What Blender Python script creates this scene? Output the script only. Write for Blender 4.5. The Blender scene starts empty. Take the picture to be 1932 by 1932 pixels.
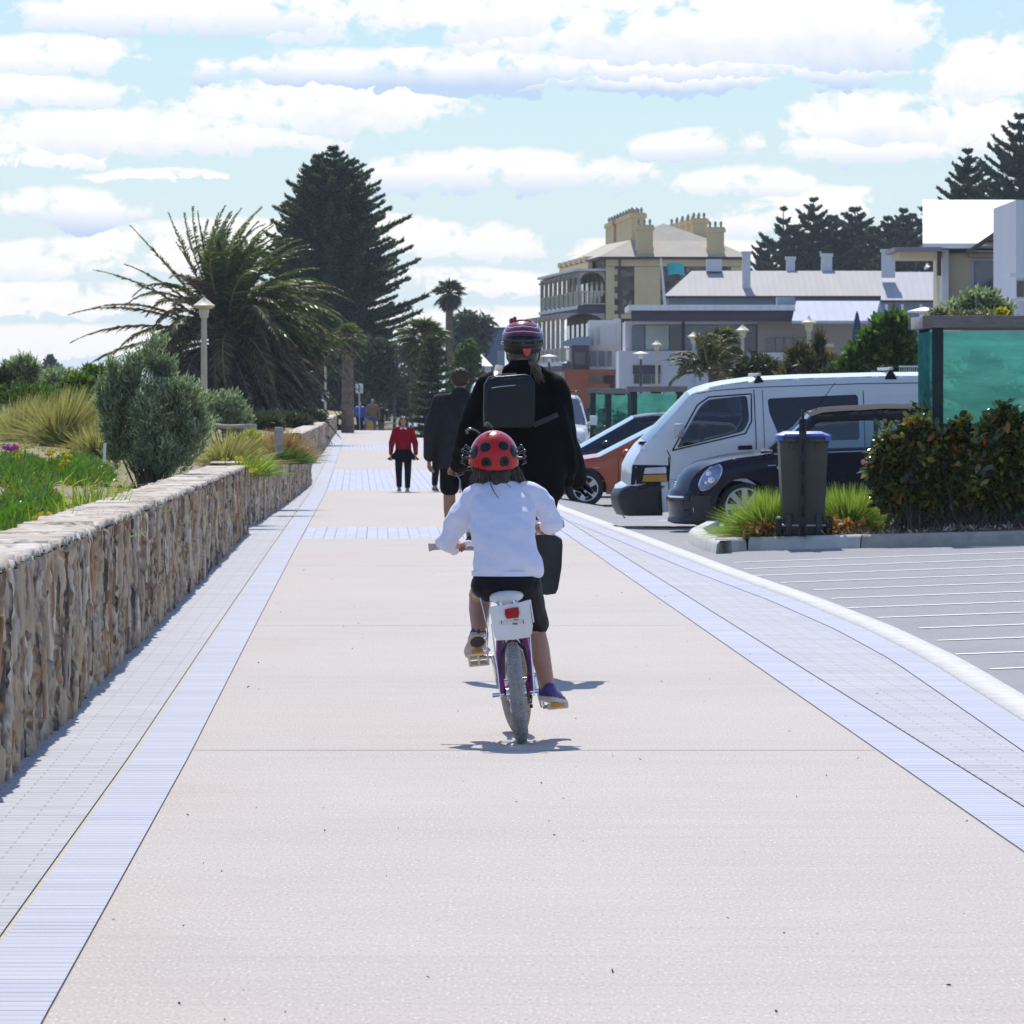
import bpy, bmesh, math, random
import numpy as np
from mathutils import Vector, Matrix, Euler, noise as mnoise
from mathutils.geometry import tessellate_polygon

R = math.radians
PI = math.pi
SC = bpy.context.scene
C = SC.collection
random.seed(11)
rng = np.random.default_rng(11)

# ---------------------------------------------------------------- camera model (metres)
F, EYE, YH, CXP = 11200.0, 1.6, 748.0, 966.0
def P(x, y, D):
    """point seen at photo position x,y when it stands D metres down the view"""
    return Vector(((x - CXP) / F * D, D, EYE - (y - YH) / F * D))
def G(x, y, z=0.0):
    D = (EYE - z) * F / (y - YH)
    return Vector(((x - CXP) / F * D, D, z))
def XP(x, D):
    return (x - CXP) / F * D
def ZP(y, D):
    return EYE - (y - YH) / F * D
def lerp(a, b, t):
    return a + (b - a) * t
def interp(pts, t):
    xs = [p[0] for p in pts]; ys = [p[1] for p in pts]
    return float(np.interp(t, xs, ys))

# ---------------------------------------------------------------- objects
def tag(o, label=None, cat=None, group=None, kind=None):
    if label: o['label'] = label
    if cat: o['category'] = cat
    if group: o['group'] = group
    if kind: o['kind'] = kind
    return o
def adopt(o, parent):
    if parent is not None:
        o.parent = parent
        if parent.type == 'EMPTY':
            o.matrix_parent_inverse = Matrix.Translation(-Vector(parent.location))
    return o
def thing(name, label, cat, loc=(0, 0, 0), group=None):
    o = bpy.data.objects.new(name, None)
    o.empty_display_size = 0.1
    o.location = loc
    C.objects.link(o)
    return tag(o, label, cat, group)
def dup(root, loc=None, rotz=None, scale=None, label=None, group=None):
    r = root.copy(); C.objects.link(r)
    if loc is not None: r.location = loc
    if rotz is not None: r.rotation_euler = (0, 0, rotz)
    if scale is not None: r.scale = scale if hasattr(scale, '__len__') else (scale,) * 3
    if label: r['label'] = label
    if group: r['group'] = group
    for ch in list(root.children):
        c = ch.copy(); C.objects.link(c); c.parent = r; c.matrix_parent_inverse = ch.matrix_parent_inverse.copy()
        for g in list(ch.children):
            d = g.copy(); C.objects.link(d); d.parent = c; d.matrix_parent_inverse = g.matrix_parent_inverse.copy()
    return r
def link_mesh(name, me, mat, parent=None, smooth=False):
    if mat is not None:
        if isinstance(mat, (list, tuple)):
            for m in mat: me.materials.append(m)
        else:
            me.materials.append(mat)
    if smooth:
        me.polygons.foreach_set('use_smooth', [True] * len(me.polygons))
    o = bpy.data.objects.new(name, me)
    C.objects.link(o)
    return adopt(o, parent)
def np_mesh(name, V, Fq, mat, parent=None, smooth=False, col=None, uv=None):
    """fast mesh from numpy arrays; Fq (n,4) or (n,3)"""
    V = np.asarray(V, np.float32).reshape(-1, 3); Fq = np.asarray(Fq, np.int32)
    k = Fq.shape[1]
    me = bpy.data.meshes.new(name)
    me.vertices.add(len(V)); me.vertices.foreach_set('co', V.ravel())
    me.loops.add(Fq.size); me.loops.foreach_set('vertex_index', Fq.ravel())
    me.polygons.add(len(Fq))
    me.polygons.foreach_set('loop_start', np.arange(0, Fq.size, k, dtype=np.int32))
    me.polygons.foreach_set('loop_total', np.full(len(Fq), k, np.int32))
    if col is not None:
        a = me.color_attributes.new('Col', 'FLOAT_COLOR', 'POINT')
        a.data.foreach_set('color', np.asarray(col, np.float32).ravel())
    if uv is not None:
        l = me.uv_layers.new(name='UVMap')
        l.data.foreach_set('uv', np.asarray(uv, np.float32)[Fq.ravel()].ravel())
    me.update(calc_edges=True); me.validate()
    return link_mesh(name, me, mat, parent, smooth)
def grid_faces(nu, nv):
    i = np.arange(nu - 1)[:, None]; j = np.arange(nv - 1)[None, :]
    a = i * nv + j
    return np.stack([a, a + nv, a + nv + 1, a + 1], -1).reshape(-1, 4)

def frame(d, up=Vector((0, 0, 1))):
    d = Vector(d).normalized()
    if abs(d.dot(up)) > 0.98: up = Vector((0, 1, 0))
    s = d.cross(up).normalized()
    u = s.cross(d).normalized()
    return s, u, d

class MB:
    """collects shapes into one mesh"""
    def __init__(s): s.v = []; s.f = []; s.m = []; s.mi = 0
    def add(s, vs, fs):
        b = len(s.v); s.v += [tuple(v) for v in vs]
        for f in fs: s.f.append(tuple(b + i for i in f)); s.m.append(s.mi)
        return s
    def box(s, c, d, rot=None):
        x, y, z = d[0] / 2, d[1] / 2, d[2] / 2
        vs = [Vector(p) for p in ((-x,-y,-z),(x,-y,-z),(x,y,-z),(-x,y,-z),(-x,-y,z),(x,-y,z),(x,y,z),(-x,y,z))]
        if rot is not None: vs = [rot @ v for v in vs]
        c = Vector(c)
        return s.add([c + v for v in vs], [(0,3,2,1),(4,5,6,7),(0,1,5,4),(1,2,6,5),(2,3,7,6),(3,0,4,7)])
    def bb(s, x0, x1, y0, y1, z0, z1):
        return s.box(((x0+x1)/2, (y0+y1)/2, (z0+z1)/2), (abs(x1-x0), abs(y1-y0), abs(z1-z0)))
    def bar(s, p, q, w, h, up=Vector((0,0,1))):
        p, q = Vector(p), Vector(q); a, u, d = frame(q - p, up)
        vs = []
        for e in (p, q):
            for i, j in ((-1,-1),(1,-1),(1,1),(-1,1)): vs.append(e + a*(i*w/2) + u*(j*h/2))
        return s.add(vs, [(0,1,2,3),(7,6,5,4),(0,4,5,1),(1,5,6,2),(2,6,7,3),(3,7,4,0)])
    def tube(s, pts, r, n=8, caps=True, closed=False):
        pts = [Vector(p) for p in pts]; k = len(pts)
        rs = r if hasattr(r, '__len__') else [r] * k
        b = len(s.v); prev = None
        for i, p in enumerate(pts):
            if closed: d = pts[(i+1) % k] - pts[i-1]
            else: d = pts[min(i+1, k-1)] - pts[max(i-1, 0)]
            if d.length < 1e-9: d = Vector((0,0,1))
            d.normalize()
            if prev is None: a, u, _ = frame(d)
            else:
                a = prev - d * prev.dot(d)
                if a.length < 1e-6: a, u, _ = frame(d)
                a.normalize(); u = a.cross(d)
            prev = a
            for j in range(n):
                t = 2*PI*j/n
                s.v.append(tuple(p + (a*math.cos(t) + u*math.sin(t)) * rs[i]))
        for i in range(k if closed else k-1):
            i2 = (i+1) % k
            for j in range(n):
                s.f.append((b+i*n+j, b+i*n+(j+1)%n, b+i2*n+(j+1)%n, b+i2*n+j)); s.m.append(s.mi)
        if caps and not closed:
            s.f.append(tuple(b+j for j in range(n))[::-1]); s.m.append(s.mi)
            s.f.append(tuple(b+(k-1)*n+j for j in range(n))); s.m.append(s.mi)
        return s
    def cyl(s, p, q, r0, r1=None, n=12): return s.tube([p, q], [r0, r0 if r1 is None else r1], n)
    def cap(s, p, r0, q, r1=None, n=12):
        """round-ended tapering limb"""
        r1 = r0 if r1 is None else r1
        p, q = Vector(p), Vector(q); d = q - p
        L = d.length
        if L < 1e-6: return s.ell(p, (r0,)*3)
        d /= L; pts = []; rs = []
        for t in (0.05, 0.3, 0.6, 0.85): pts.append(p - d*r0*math.cos(t*PI/2)); rs.append(max(r0*math.sin(t*PI/2), 1e-4))
        pts += [p, q]; rs += [r0, r1]
        for t in (0.85, 0.6, 0.3, 0.05): pts.append(q + d*r1*math.cos(t*PI/2)); rs.append(max(r1*math.sin(t*PI/2), 1e-4))
        return s.tube(pts, rs, n)
    def limb(s, pts, rs, n=12):
        for i in range(len(pts)-1): s.cap(pts[i], rs[i], pts[i+1], rs[i+1], n)
        return s
    def ell(s, c, r, rot=None, nu=14, nv=9, vmin=-90, vmax=90):
        c = Vector(c); b = []; fs = []
        for i in range(nv+1):
            e = R(lerp(vmin, vmax, i/nv)); e = max(min(e, PI/2-1e-3), -PI/2+1e-3)
            for j in range(nu):
                a = 2*PI*j/nu
                v = Vector((r[0]*math.cos(e)*math.cos(a), r[1]*math.cos(e)*math.sin(a), r[2]*math.sin(e)))
                if rot is not None: v = rot @ v
                b.append(c + v)
        for i in range(nv):
            for j in range(nu): fs.append((i*nu+j, i*nu+(j+1)%nu, (i+1)*nu+(j+1)%nu, (i+1)*nu+j))
        fs.append(tuple(range(nu))[::-1]); fs.append(tuple(nv*nu+j for j in range(nu)))
        return s.add(b, fs)
    def rings(s, rings, n=20, rot=None, power=2.0, close=True):
        """rings: (center, rx, ry) stacked; elliptical loft (world x / y axes, or rot)"""
        b = []; fs = []; k = len(rings)
        for c, rx, ry in rings:
            c = Vector(c)
            for j in range(n):
                a = 2*PI*j/n; ca, sa = math.cos(a), math.sin(a)
                e = 2.0/power
                v = Vector((rx*math.copysign(abs(ca)**e, ca), ry*math.copysign(abs(sa)**e, sa), 0))
                if rot is not None: v = rot @ v
                b.append(c + v)
        for i in range(k-1):
            for j in range(n): fs.append((i*n+j, i*n+(j+1)%n, (i+1)*n+(j+1)%n, (i+1)*n+j))
        if close:
            fs.append(tuple(range(n))[::-1]); fs.append(tuple((k-1)*n+j for j in range(n)))
        return s.add(b, fs)
    def lathe(s, prof, c=(0,0,0), axis=(0,0,1), n=24, close=False):
        """prof: (radius, height) along axis"""
        c = Vector(c); a, u, d = frame(axis); b = []; fs = []; k = len(prof)
        for r, h in prof:
            for j in range(n):
                t = 2*PI*j/n; b.append(c + d*h + (a*math.cos(t)+u*math.sin(t))*max(r, 1e-5))
        for i in range(k if close else k-1):
            i2 = (i+1) % k
            for j in range(n): fs.append((i*n+j, i*n+(j+1)%n, i2*n+(j+1)%n, i2*n+j))
        return s.add(b, fs)
    def prism(s, poly, thick, O=(0,0,0), ex=Vector((1,0,0)), ey=Vector((0,0,1))):
        """2D polygon in the (ex,ey) plane at O, extruded by thick along ex x ey (centred), ear-cut so it may be concave"""
        O, ex, ey = Vector(O), Vector(ex), Vector(ey); nz = ex.cross(ey).normalized()
        n = len(poly)
        f = [O + ex*p[0] + ey*p[1] - nz*thick/2 for p in poly]; g = [O + ex*p[0] + ey*p[1] + nz*thick/2 for p in poly]
        tris = tessellate_polygon([[Vector((p[0], p[1], 0)) for p in poly]])
        fs = [tuple(t) for t in tris] + [tuple(n+i for i in t) for t in tris]
        fs += [(i, (i+1)%n, n+(i+1)%n, n+i) for i in range(n)]
        return s.add(f+g, fs)
    def build(s, name, mat, parent=None, smooth=False, bevel=0, seg=2, fix=True, angle=35):
        me = bpy.data.meshes.new(name)
        me.from_pydata(s.v, [], s.f)
        if len(set(s.m)) > 1: me.polygons.foreach_set('material_index', s.m)
        if fix or bevel:
            bm = bmesh.new(); bm.from_mesh(me)
            if fix: bmesh.ops.recalc_face_normals(bm, faces=bm.faces)
            if bevel:
                ed = [e for e in bm.edges if len(e.link_faces) == 2 and e.calc_face_angle(0) > R(30)]
                bmesh.ops.bevel(bm, geom=ed, offset=bevel, segments=seg, profile=0.6, affect='EDGES', clamp_overlap=True)
            bm.to_mesh(me); bm.free()
        o = link_mesh(name, me, mat, parent, smooth or bool(bevel))
        if smooth or bevel: sharp(me, angle)
        return o
def sharp(me, angle=35):
    """smooth shading that keeps hard edges"""
    bm = bmesh.new(); bm.from_mesh(me)
    for e in bm.edges:
        e.smooth = not (len(e.link_faces) == 2 and e.calc_face_angle(0) > R(angle))
    bm.to_mesh(me); bm.free()
def organic(name, mb, mat, parent=None, voxel=0.008, smooth=6, wrinkle=None, clip=None, after=None):
    """one continuous skin grown round the shapes in mb"""
    me = bpy.data.meshes.new(name); me.from_pydata(mb.v, [], mb.f)
    bm = bmesh.new(); bm.from_mesh(me); bmesh.ops.recalc_face_normals(bm, faces=bm.faces); bm.to_mesh(me); bm.free()
    o = bpy.data.objects.new(name, me); C.objects.link(o)
    m = o.modifiers.new('r', 'REMESH'); m.mode = 'VOXEL'; m.voxel_size = voxel; m.adaptivity = 0
    if smooth:
        m = o.modifiers.new('s', 'SMOOTH'); m.factor = 0.5; m.iterations = smooth
    dg = bpy.context.evaluated_depsgraph_get()
    me2 = bpy.data.meshes.new_from_object(o.evaluated_get(dg))
    bpy.data.objects.remove(o); bpy.data.meshes.remove(me)
    if clip:                                      # clip: list of (point, normal) – what lies on the normal's side is cut off
        bm = bmesh.new(); bm.from_mesh(me2)
        for p, n in clip:
            geom = bm.verts[:] + bm.edges[:] + bm.faces[:]
            bmesh.ops.bisect_plane(bm, geom=geom, plane_co=Vector(p), plane_no=Vector(n), clear_outer=True)
        bm.to_mesh(me2); bm.free()
    if wrinkle:
        n = len(me2.vertices); co = np.empty(n*3, np.float32); no = np.empty(n*3, np.float32)
        me2.vertices.foreach_get('co', co); me2.vertices.foreach_get('normal', no)
        co = co.reshape(-1, 3); no = no.reshape(-1, 3); d = np.zeros(n, np.float32)
        for amp, sc in wrinkle:
            for i in range(n):
                q = co[i]; d[i] += amp * mnoise.noise(Vector((q[0]*sc[0], q[1]*sc[1], q[2]*sc[2])))
        co += no * d[:, None]; me2.vertices.foreach_set('co', co.ravel())
    if after: after(me2)
    me2.name = name; me2.materials.clear()
    return link_mesh(name, me2, mat, parent, True)

# ---------------------------------------------------------------- materials
def nt(m):
    m.use_nodes = True
    return m.node_tree, m.node_tree.nodes, m.node_tree.links
class NG:
    """small helper for wiring nodes"""
    def __init__(s, tree): s.t = tree; s.n = tree.nodes; s.l = tree.links
    def node(s, typ, ins=None, **kw):
        n = s.n.new(typ)
        for k, v in kw.items(): setattr(n, k, v)
        for k, v in (ins or {}).items():
            if hasattr(v, 'bl_idname') or isinstance(v, bpy.types.NodeSocket): s.l.new(v, n.inputs[k])
            else: n.inputs[k].default_value = v
        return n
    def math(s, op, a, b=None, c=None, clamp=False):
        n = s.n.new('ShaderNodeMath'); n.operation = op; n.use_clamp = clamp
        for i, v in enumerate((a, b, c)):
            if v is None: continue
            if isinstance(v, bpy.types.NodeSocket): s.l.new(v, n.inputs[i])
            else: n.inputs[i].default_value = v
        return n.outputs[0]
    def mix(s, fac, a, b, mode='MIX'):
        n = s.n.new('ShaderNodeMix'); n.data_type = 'RGBA'; n.blend_type = mode
        for i, v in ((0, fac), (6, a), (7, b)):
            if isinstance(v, bpy.types.NodeSocket): s.l.new(v, n.inputs[i])
            elif i == 0: n.inputs[0].default_value = v
            else: n.inputs[i].default_value = (*v[:3], 1)
        return n.outputs[2]
    def ramp(s, fac, stops, interp='LINEAR'):
        n = s.n.new('ShaderNodeValToRGB'); n.color_ramp.interpolation = interp
        e = n.color_ramp.elements
        while len(e) < len(stops): e.new(0.5)
        for i, (p, c) in enumerate(stops):
            e[i].position = p; e[i].color = (*c[:3], 1) if hasattr(c, '__len__') else (c, c, c, 1)
        s.l.new(fac, n.inputs[0])
        return n.outputs[0]
    def noise(s, scale, detail=4, rough=0.55, vec=None, dist=0.0):
        n = s.n.new('ShaderNodeTexNoise'); n.inputs['Scale'].default_value = scale
        n.inputs['Detail'].default_value = detail; n.inputs['Roughness'].default_value = rough
        n.inputs['Distortion'].default_value = dist
        if vec is not None: s.l.new(vec, n.inputs['Vector'])
        return n.outputs[0]
    def scaled(s, vec, sc):
        n = s.n.new('ShaderNodeMapping'); n.inputs['Scale'].default_value = sc
        s.l.new(vec, n.inputs['Vector'])
        return n.outputs[0]
    def obj(s):
        return s.n.new('ShaderNodeTexCoord').outputs['Object']
MATS = {}
def mat(name, col, rough=0.6, metal=0.0, var=0.12, vscale=6.0, bump=0.0, bscale=60.0, coat=0.0, spec=0.5, sheen=0.0, stretch=None):
    if name in MATS: return MATS[name]
    m = bpy.data.materials.new(name); t, n, l = nt(m); g = NG(t); b = n['Principled BSDF']
    b.inputs['Roughness'].default_value = rough; b.inputs['Metallic'].default_value = metal
    b.inputs['Specular IOR Level'].default_value = spec
    b.inputs['Coat Weight'].default_value = coat; b.inputs['Coat Roughness'].default_value = 0.05
    b.inputs['Sheen Weight'].default_value = sheen
    v = g.obj()
    if stretch: v = g.scaled(v, stretch)
    c = tuple(col)
    if var > 0:
        lo = tuple(max(x*(1-var), 0) for x in c); hi = tuple(min(x*(1+var), 1) for x in c)
        l.new(g.ramp(g.noise(vscale, 5, 0.6, v), [(0.3, lo), (0.7, hi)]), b.inputs['Base Color'])
    else: b.inputs['Base Color'].default_value = (*c, 1)
    if bump > 0:
        bn = g.node('ShaderNodeBump', {'Strength': 1.0, 'Distance': bump, 'Height': g.noise(bscale, 4, 0.6, v)})
        l.new(bn.outputs[0], b.inputs['Normal'])
    MATS[name] = m
    return m
def glass(name, tint=(0.6,0.7,0.75), refl=0.12, rough=0.02):
    if name in MATS: return MATS[name]
    m = bpy.data.materials.new(name); t, n, l = nt(m); g = NG(t)
    n.remove(n['Principled BSDF']); out = n['Material Output']
    tr = g.node('ShaderNodeBsdfTransparent', {'Color': (*tint, 1)})
    gl = g.node('ShaderNodeBsdfGlossy', {'Color': (1,1,1,1), 'Roughness': rough})
    lw = g.node('ShaderNodeLayerWeight', {'Blend': 0.25})
    fac = g.math('ADD', g.math('MULTIPLY', lw.outputs['Fresnel'], 0.8), refl, clamp=True)
    mx = g.node('ShaderNodeMixShader', {0: fac, 1: tr.outputs[0], 2: gl.outputs[0]})
    l.new(mx.outputs[0], out.inputs[0])
    MATS[name] = m
    return m
def leafmat(name, stops, transl=0.35, rough=0.5, spec=0.4, tcol=None, patch=None):
    """leaf colours vary leaf by leaf"""
    if name in MATS: return MATS[name]
    m = bpy.data.materials.new(name); t, n, l = nt(m); g = NG(t); b = n['Principled BSDF']; out = n['Material Output']
    geo = g.node('ShaderNodeNewGeometry')
    c = g.ramp(geo.outputs['Random Per Island'], stops)
    if patch:
        pn = g.noise(patch[0], 3, 0.6, g.obj())
        c = g.mix(g.ramp(pn, [(0.42, 0), (0.62, 1)]), c, g.mix(0.6, c, patch[1]))
    l.new(c, b.inputs['Base Color']); b.inputs['Roughness'].default_value = rough
    b.inputs['Specular IOR Level'].default_value = spec
    tr = g.node('ShaderNodeBsdfTranslucent'); 
    l.new(g.mix(1.0, c, tcol or (1.3,1.5,0.7), 'MULTIPLY'), tr.inputs['Color'])
    mx = g.node('ShaderNodeMixShader', {0: transl, 1: b.outputs[0], 2: tr.outputs[0]})
    l.new(mx.outputs[0], out.inputs[0])
    MATS[name] = m
    return m

# ---------------------------------------------------------------- foliage blades
def unit(v):
    return v / np.maximum(np.linalg.norm(v, axis=-1, keepdims=True), 1e-9)
def blades(pos, dirs, L, W, bend=None, roll=None, curl=0.0):
    """leaf blades as 2-segment strips (6 verts, 2 quads); pos,dirs (n,3); L,W (n,) ; bend (n,3) added towards the tip"""
    n = len(pos); d = unit(dirs)
    L = np.broadcast_to(L, (n,)); W = np.broadcast_to(W, (n,))
    r = rng.normal(size=(n, 3)) if roll is None else roll
    s = unit(np.cross(d, r)); 
    b = np.zeros((n, 3)) if bend is None else bend
    p0 = pos; p1 = pos + d*(L*0.5)[:, None] + b*0.3; p2 = pos + d*L[:, None] + b
    w0 = s*(W*0.28)[:, None]; w1 = s*(W*0.5)[:, None]; w2 = s*(W*0.10)[:, None]
    V = np.stack([p0-w0, p0+w0, p1-w1, p1+w1, p2-w2, p2+w2], 1).reshape(-1, 3)
    o = (np.arange(n)*6)[:, None, None]
    Fq = (np.array([[0,1,3,2],[2,3,5,4]])[None] + o).reshape(-1, 4)
    return V, Fq
def join(*parts):
    Vs, Fs, b = [], [], 0
    for V, Fq in parts:
        Vs.append(V); Fs.append(Fq + b); b += len(V)
    return np.concatenate(Vs), np.concatenate(Fs)
def tubes(paths, r0, r1, n=5):
    """tapering branches: paths list of (k,3) arrays -> V,F"""
    Vs, Fs, b = [], [], 0
    for p, a0, a1 in zip(paths, r0, r1):
        p = np.asarray(p, float); k = len(p)
        t = unit(np.gradient(p, axis=0)); ref = np.array([0.31, 0.87, 0.38])
        s = unit(np.cross(t, ref)); u = np.cross(s, t)
        rad = np.linspace(a0, a1, k)[:, None, None]
        an = np.arange(n)*2*PI/n
        ring = p[:, None, :] + rad*(np.cos(an)[None, :, None]*s[:, None, :] + np.sin(an)[None, :, None]*u[:, None, :])
        Vs.append(ring.reshape(-1, 3))
        i = np.arange(k-1)[:, None]*n; j = np.arange(n)[None, :]
        q = np.stack([i+j, i+(j+1) % n, i+n+(j+1) % n, i+n+j], -1).reshape(-1, 4)
        Fs.append(q+b); b += k*n
    return np.concatenate(Vs), np.concatenate(Fs)
def rdir(n, up=0.0):
    v = rng.normal(size=(n, 3)); v = unit(v); v[:, 2] += up
    return unit(v)
def fbm(x, y, sc=1.0, oct=4, seed=0.0):
    """value of smooth noise at arrays x,y"""
    out = np.empty(x.size); xf = x.ravel()*sc; yf = y.ravel()*sc
    for i in range(x.size):
        out[i] = mnoise.fractal(Vector((xf[i], yf[i], seed)), 0.8, 2.0, oct)
    return out.reshape(x.shape)
# ================================================================ camera, light, sky
cam = bpy.data.cameras.new('camera'); camo = bpy.data.objects.new('camera', cam); C.objects.link(camo)
camo.location = (0, 0, EYE); camo.rotation_euler = (R(90), 0, 0)
cam.sensor_width = 36; cam.lens = F/1932*36; cam.shift_y = -(966-YH)/1932
cam.clip_start = 0.5; cam.clip_end = 20000
cam.dof.use_dof = True; cam.dof.focus_distance = 29.0; cam.dof.aperture_fstop = 30.0
SC.camera = camo
SUN_EL, SUN_AZ = R(49), R(-5)           # sun ahead of the camera, a little to the left
sd = bpy.data.lights.new('sun', 'SUN'); so = bpy.data.objects.new('sun', sd); C.objects.link(so)
sd.energy = 4.8; sd.angle = R(0.53); sd.color = (1.0, 0.95, 0.88)
sv = Vector((math.sin(SUN_AZ)*math.cos(SUN_EL), math.cos(SUN_AZ)*math.cos(SUN_EL), math.sin(SUN_EL)))
so.rotation_euler = sv.to_track_quat('Z', 'Y').to_euler(); so.location = (0, 0, 60)

W = bpy.data.worlds.new('World'); SC.world = W; W.use_nodes = True
g = NG(W.node_tree); bg = g.n['Background']
sky = g.n.new('ShaderNodeTexSky'); sky.sky_type = 'NISHITA'; sky.sun_disc = False
sky.sun_elevation = SUN_EL; sky.sun_rotation = SUN_AZ
sky.air_density = 1.0; sky.dust_density = 0.4; sky.ozone_density = 1.5
gen = g.n.new('ShaderNodeTexCoord').outputs['Generated']
sep = g.node('ShaderNodeSeparateXYZ', {0: gen})
DEG = 180/PI
az = g.math('MULTIPLY', g.math('ARCTAN2', sep.outputs[0], sep.outputs[1]), DEG)
el = g.math('MULTIPLY', g.math('ARCSINE', sep.outputs[2]), DEG)
K = DEG/F                                # degrees of sky per photo pixel
cmb = g.node('ShaderNodeCombineXYZ', {0: az, 1: g.math('MULTIPLY', el, 1.25), 2: 0.0}).outputs[0]
n1 = g.noise(1.05, 8, 0.58, cmb)           # billows
n2 = g.noise(0.55, 5, 0.6, cmb)
n3 = g.noise(3.3, 8, 0.6, cmb, 0.35)
wx = g.math('ADD', az, g.math('MULTIPLY', g.math('SUBTRACT', n2, 0.5), 0.9))
wy = g.math('ADD', el, g.math('MULTIPLY', g.math('SUBTRACT', n1, 0.5), 0.50))
wy = g.math('ADD', wy, g.math('MULTIPLY', g.math('SUBTRACT', n3, 0.5), 0.22))
CL = [ # photo x, y, half width, half height, greyness of the base
 (250,252,330,52,.45), (590,190,250,68,.35), (95,105,190,48,.45), (20,168,200,36,.35), (60,290,170,26,.2),
 (420,20,360,60,.6), (860,20,430,85,.5), (1250,55,480,95,.55), (960,128,620,52,1.0), (1180,150,330,34,1.0), (1560,45,200,90,.5),
 (1690,225,230,62,.4), (1865,120,110,85,.3), (1640,275,170,40,.5), (1880,235,120,60,.3),
 (940,318,260,46,.55), (1330,268,130,32,.5), (1400,345,140,38,.5), (115,392,150,46,.7),
 (1450,412,130,36,.3), (150,485,260,42,.25), (430,445,240,40,.25), (870,455,160,44,.35), (860,530,220,30,.2),
 (1560,375,150,30,.25), (1260,470,200,30,.15), (700,420,120,26,.2), (300,330,120,14,.2), (60,560,300,36,.12), (500,560,260,30,.1), (120,640,330,34,.05), (1000,600,300,26,.05),
]
best = None
for (cx, cy, rx, ry, gr) in CL:
    caz, cel = (cx-CXP)*K, (YH-cy)*K; rx, ry = rx*1.12, ry*1.22
    du = g.math('MULTIPLY', g.math('SUBTRACT', wx, caz), 1/(rx*K))
    dv = g.math('MULTIPLY', g.math('SUBTRACT', wy, cel-ry*K*0.25), 1/(ry*K))
    lowv = g.math('MULTIPLY', g.math('MINIMUM', dv, 0.0), 0.9)          # flat bases
    dvv = g.math('ADD', dv, lowv)
    d = g.math('SUBTRACT', 1.0, g.math('ADD', g.math('MULTIPLY', du, du), g.math('MULTIPLY', dvv, dvv)))
    dark = g.math('MULTIPLY', g.math('SUBTRACT', 0.42, dv), gr*1.35)
    if best is None: best, shade = d, dark
    else:
        f = g.math('GREATER_THAN', d, best)
        sh2 = g.node('ShaderNodeMix', {0: f, 2: shade, 3: dark}).outputs[0]
        best = g.math('MAXIMUM', best, d); shade = sh2
# open sky elsewhere (overhead, behind) carries loose drifting cloud
gcl = g.node('ShaderNodeMapRange', {0: g.noise(2.2, 6, 0.6, gen), 1: 0.58, 2: 0.74}).outputs[0]
far = g.node('ShaderNodeMapRange', {0: el, 1: 6.0, 2: 14.0}).outputs[0]
thick = g.math('ADD', g.math('MINIMUM', best, 0.55), g.math('MULTIPLY', g.math('SUBTRACT', n1, 0.47), 4.2))
thick = g.math('ADD', thick, g.math('MULTIPLY', g.math('SUBTRACT', n3, 0.5), 2.7))
dens = g.node('ShaderNodeMapRange', {0: thick, 1: -0.05, 2: 0.55}).outputs[0]
dens.node.interpolation_type = 'SMOOTHSTEP'
dens = g.math('MAXIMUM', dens, g.math('MULTIPLY', gcl, far))
sh = g.math('ADD', g.math('ADD', shade, g.math('MULTIPLY', g.math('SUBTRACT', n1, 0.5), 1.2)), g.math('MULTIPLY', g.math('SUBTRACT', n3, 0.5), 0.8))
sh = g.node('ShaderNodeMapRange', {0: sh, 1: 0.15, 2: 0.95}).outputs[0]
ccol = g.mix(sh, (8.1, 7.95, 7.75), (4.3, 5.45, 7.3))
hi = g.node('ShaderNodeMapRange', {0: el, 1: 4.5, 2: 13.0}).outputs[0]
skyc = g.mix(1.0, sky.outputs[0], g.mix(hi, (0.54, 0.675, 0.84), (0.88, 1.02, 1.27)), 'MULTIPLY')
veil = g.node('ShaderNodeMapRange', {0: el, 1: 3.6, 2: 0.0, 3: 0.10, 4: 0.92}).outputs[0]
skyc = g.mix(veil, skyc, (5.6, 6.65, 7.6))
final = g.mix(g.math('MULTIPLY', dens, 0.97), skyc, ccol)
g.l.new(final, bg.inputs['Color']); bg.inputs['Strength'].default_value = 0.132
W.cycles.sampling_method = 'MANUAL'; W.cycles.sample_map_resolution = 1024
SC.view_settings.view_transform = 'Standard'; SC.view_settings.look = 'None'
SC.view_settings.exposure = 0.0; SC.view_settings.gamma = 1.0
SC.cycles.max_bounces = 8; SC.cycles.diffuse_bounces = 3; SC.cycles.glossy_bounces = 3
SC.cycles.transparent_max_bounces = 24; SC.cycles.transmission_bounces = 4
SC.cycles.use_denoising = True
SC.cycles.sample_clamp_indirect = 6.0

# ================================================================ ground, path, paving, car park
def flat(name, rows, z, m, uvfun=None, nx=1):
    """sheet from rows of (xl, xr, D)"""
    V, U = [], []
    for xl, xr, D in rows:
        for k in range(nx+1):
            x = lerp(xl, xr, k/nx); V.append((x, D, z if not callable(z) else z(x, D))); U.append((x-xl, D))
    return np_mesh(name, V, grid_faces(len(rows), nx+1), m, uv=U)
def xl(D): return interp([(8,-1.03),(15.2,-1.198),(26.3,-1.43),(41.5,-1.79),(63.5,-2.30),(98.5,-3.09),(280,-7.8)], D)
def xr(D): return interp([(8,2.10),(20.7,1.795),(63.5,.76),(100,-.13),(280,-4.6)], D)
def xk(D): return interp([(8,2.6),(25,2.75),(36,2.75),(40.7,2.67),(46.5,2.47),(54.3,2.10),(66.1,1.62),(85.7,.78),(130,-.35),(280,-4.1)], D)
def xw(D): return -1.562 - .0223*D                     # foot of the stone wall
Ds = list(np.concatenate([np.arange(8, 120, 1.5), np.arange(120, 281, 8), [280.4]]))

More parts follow.
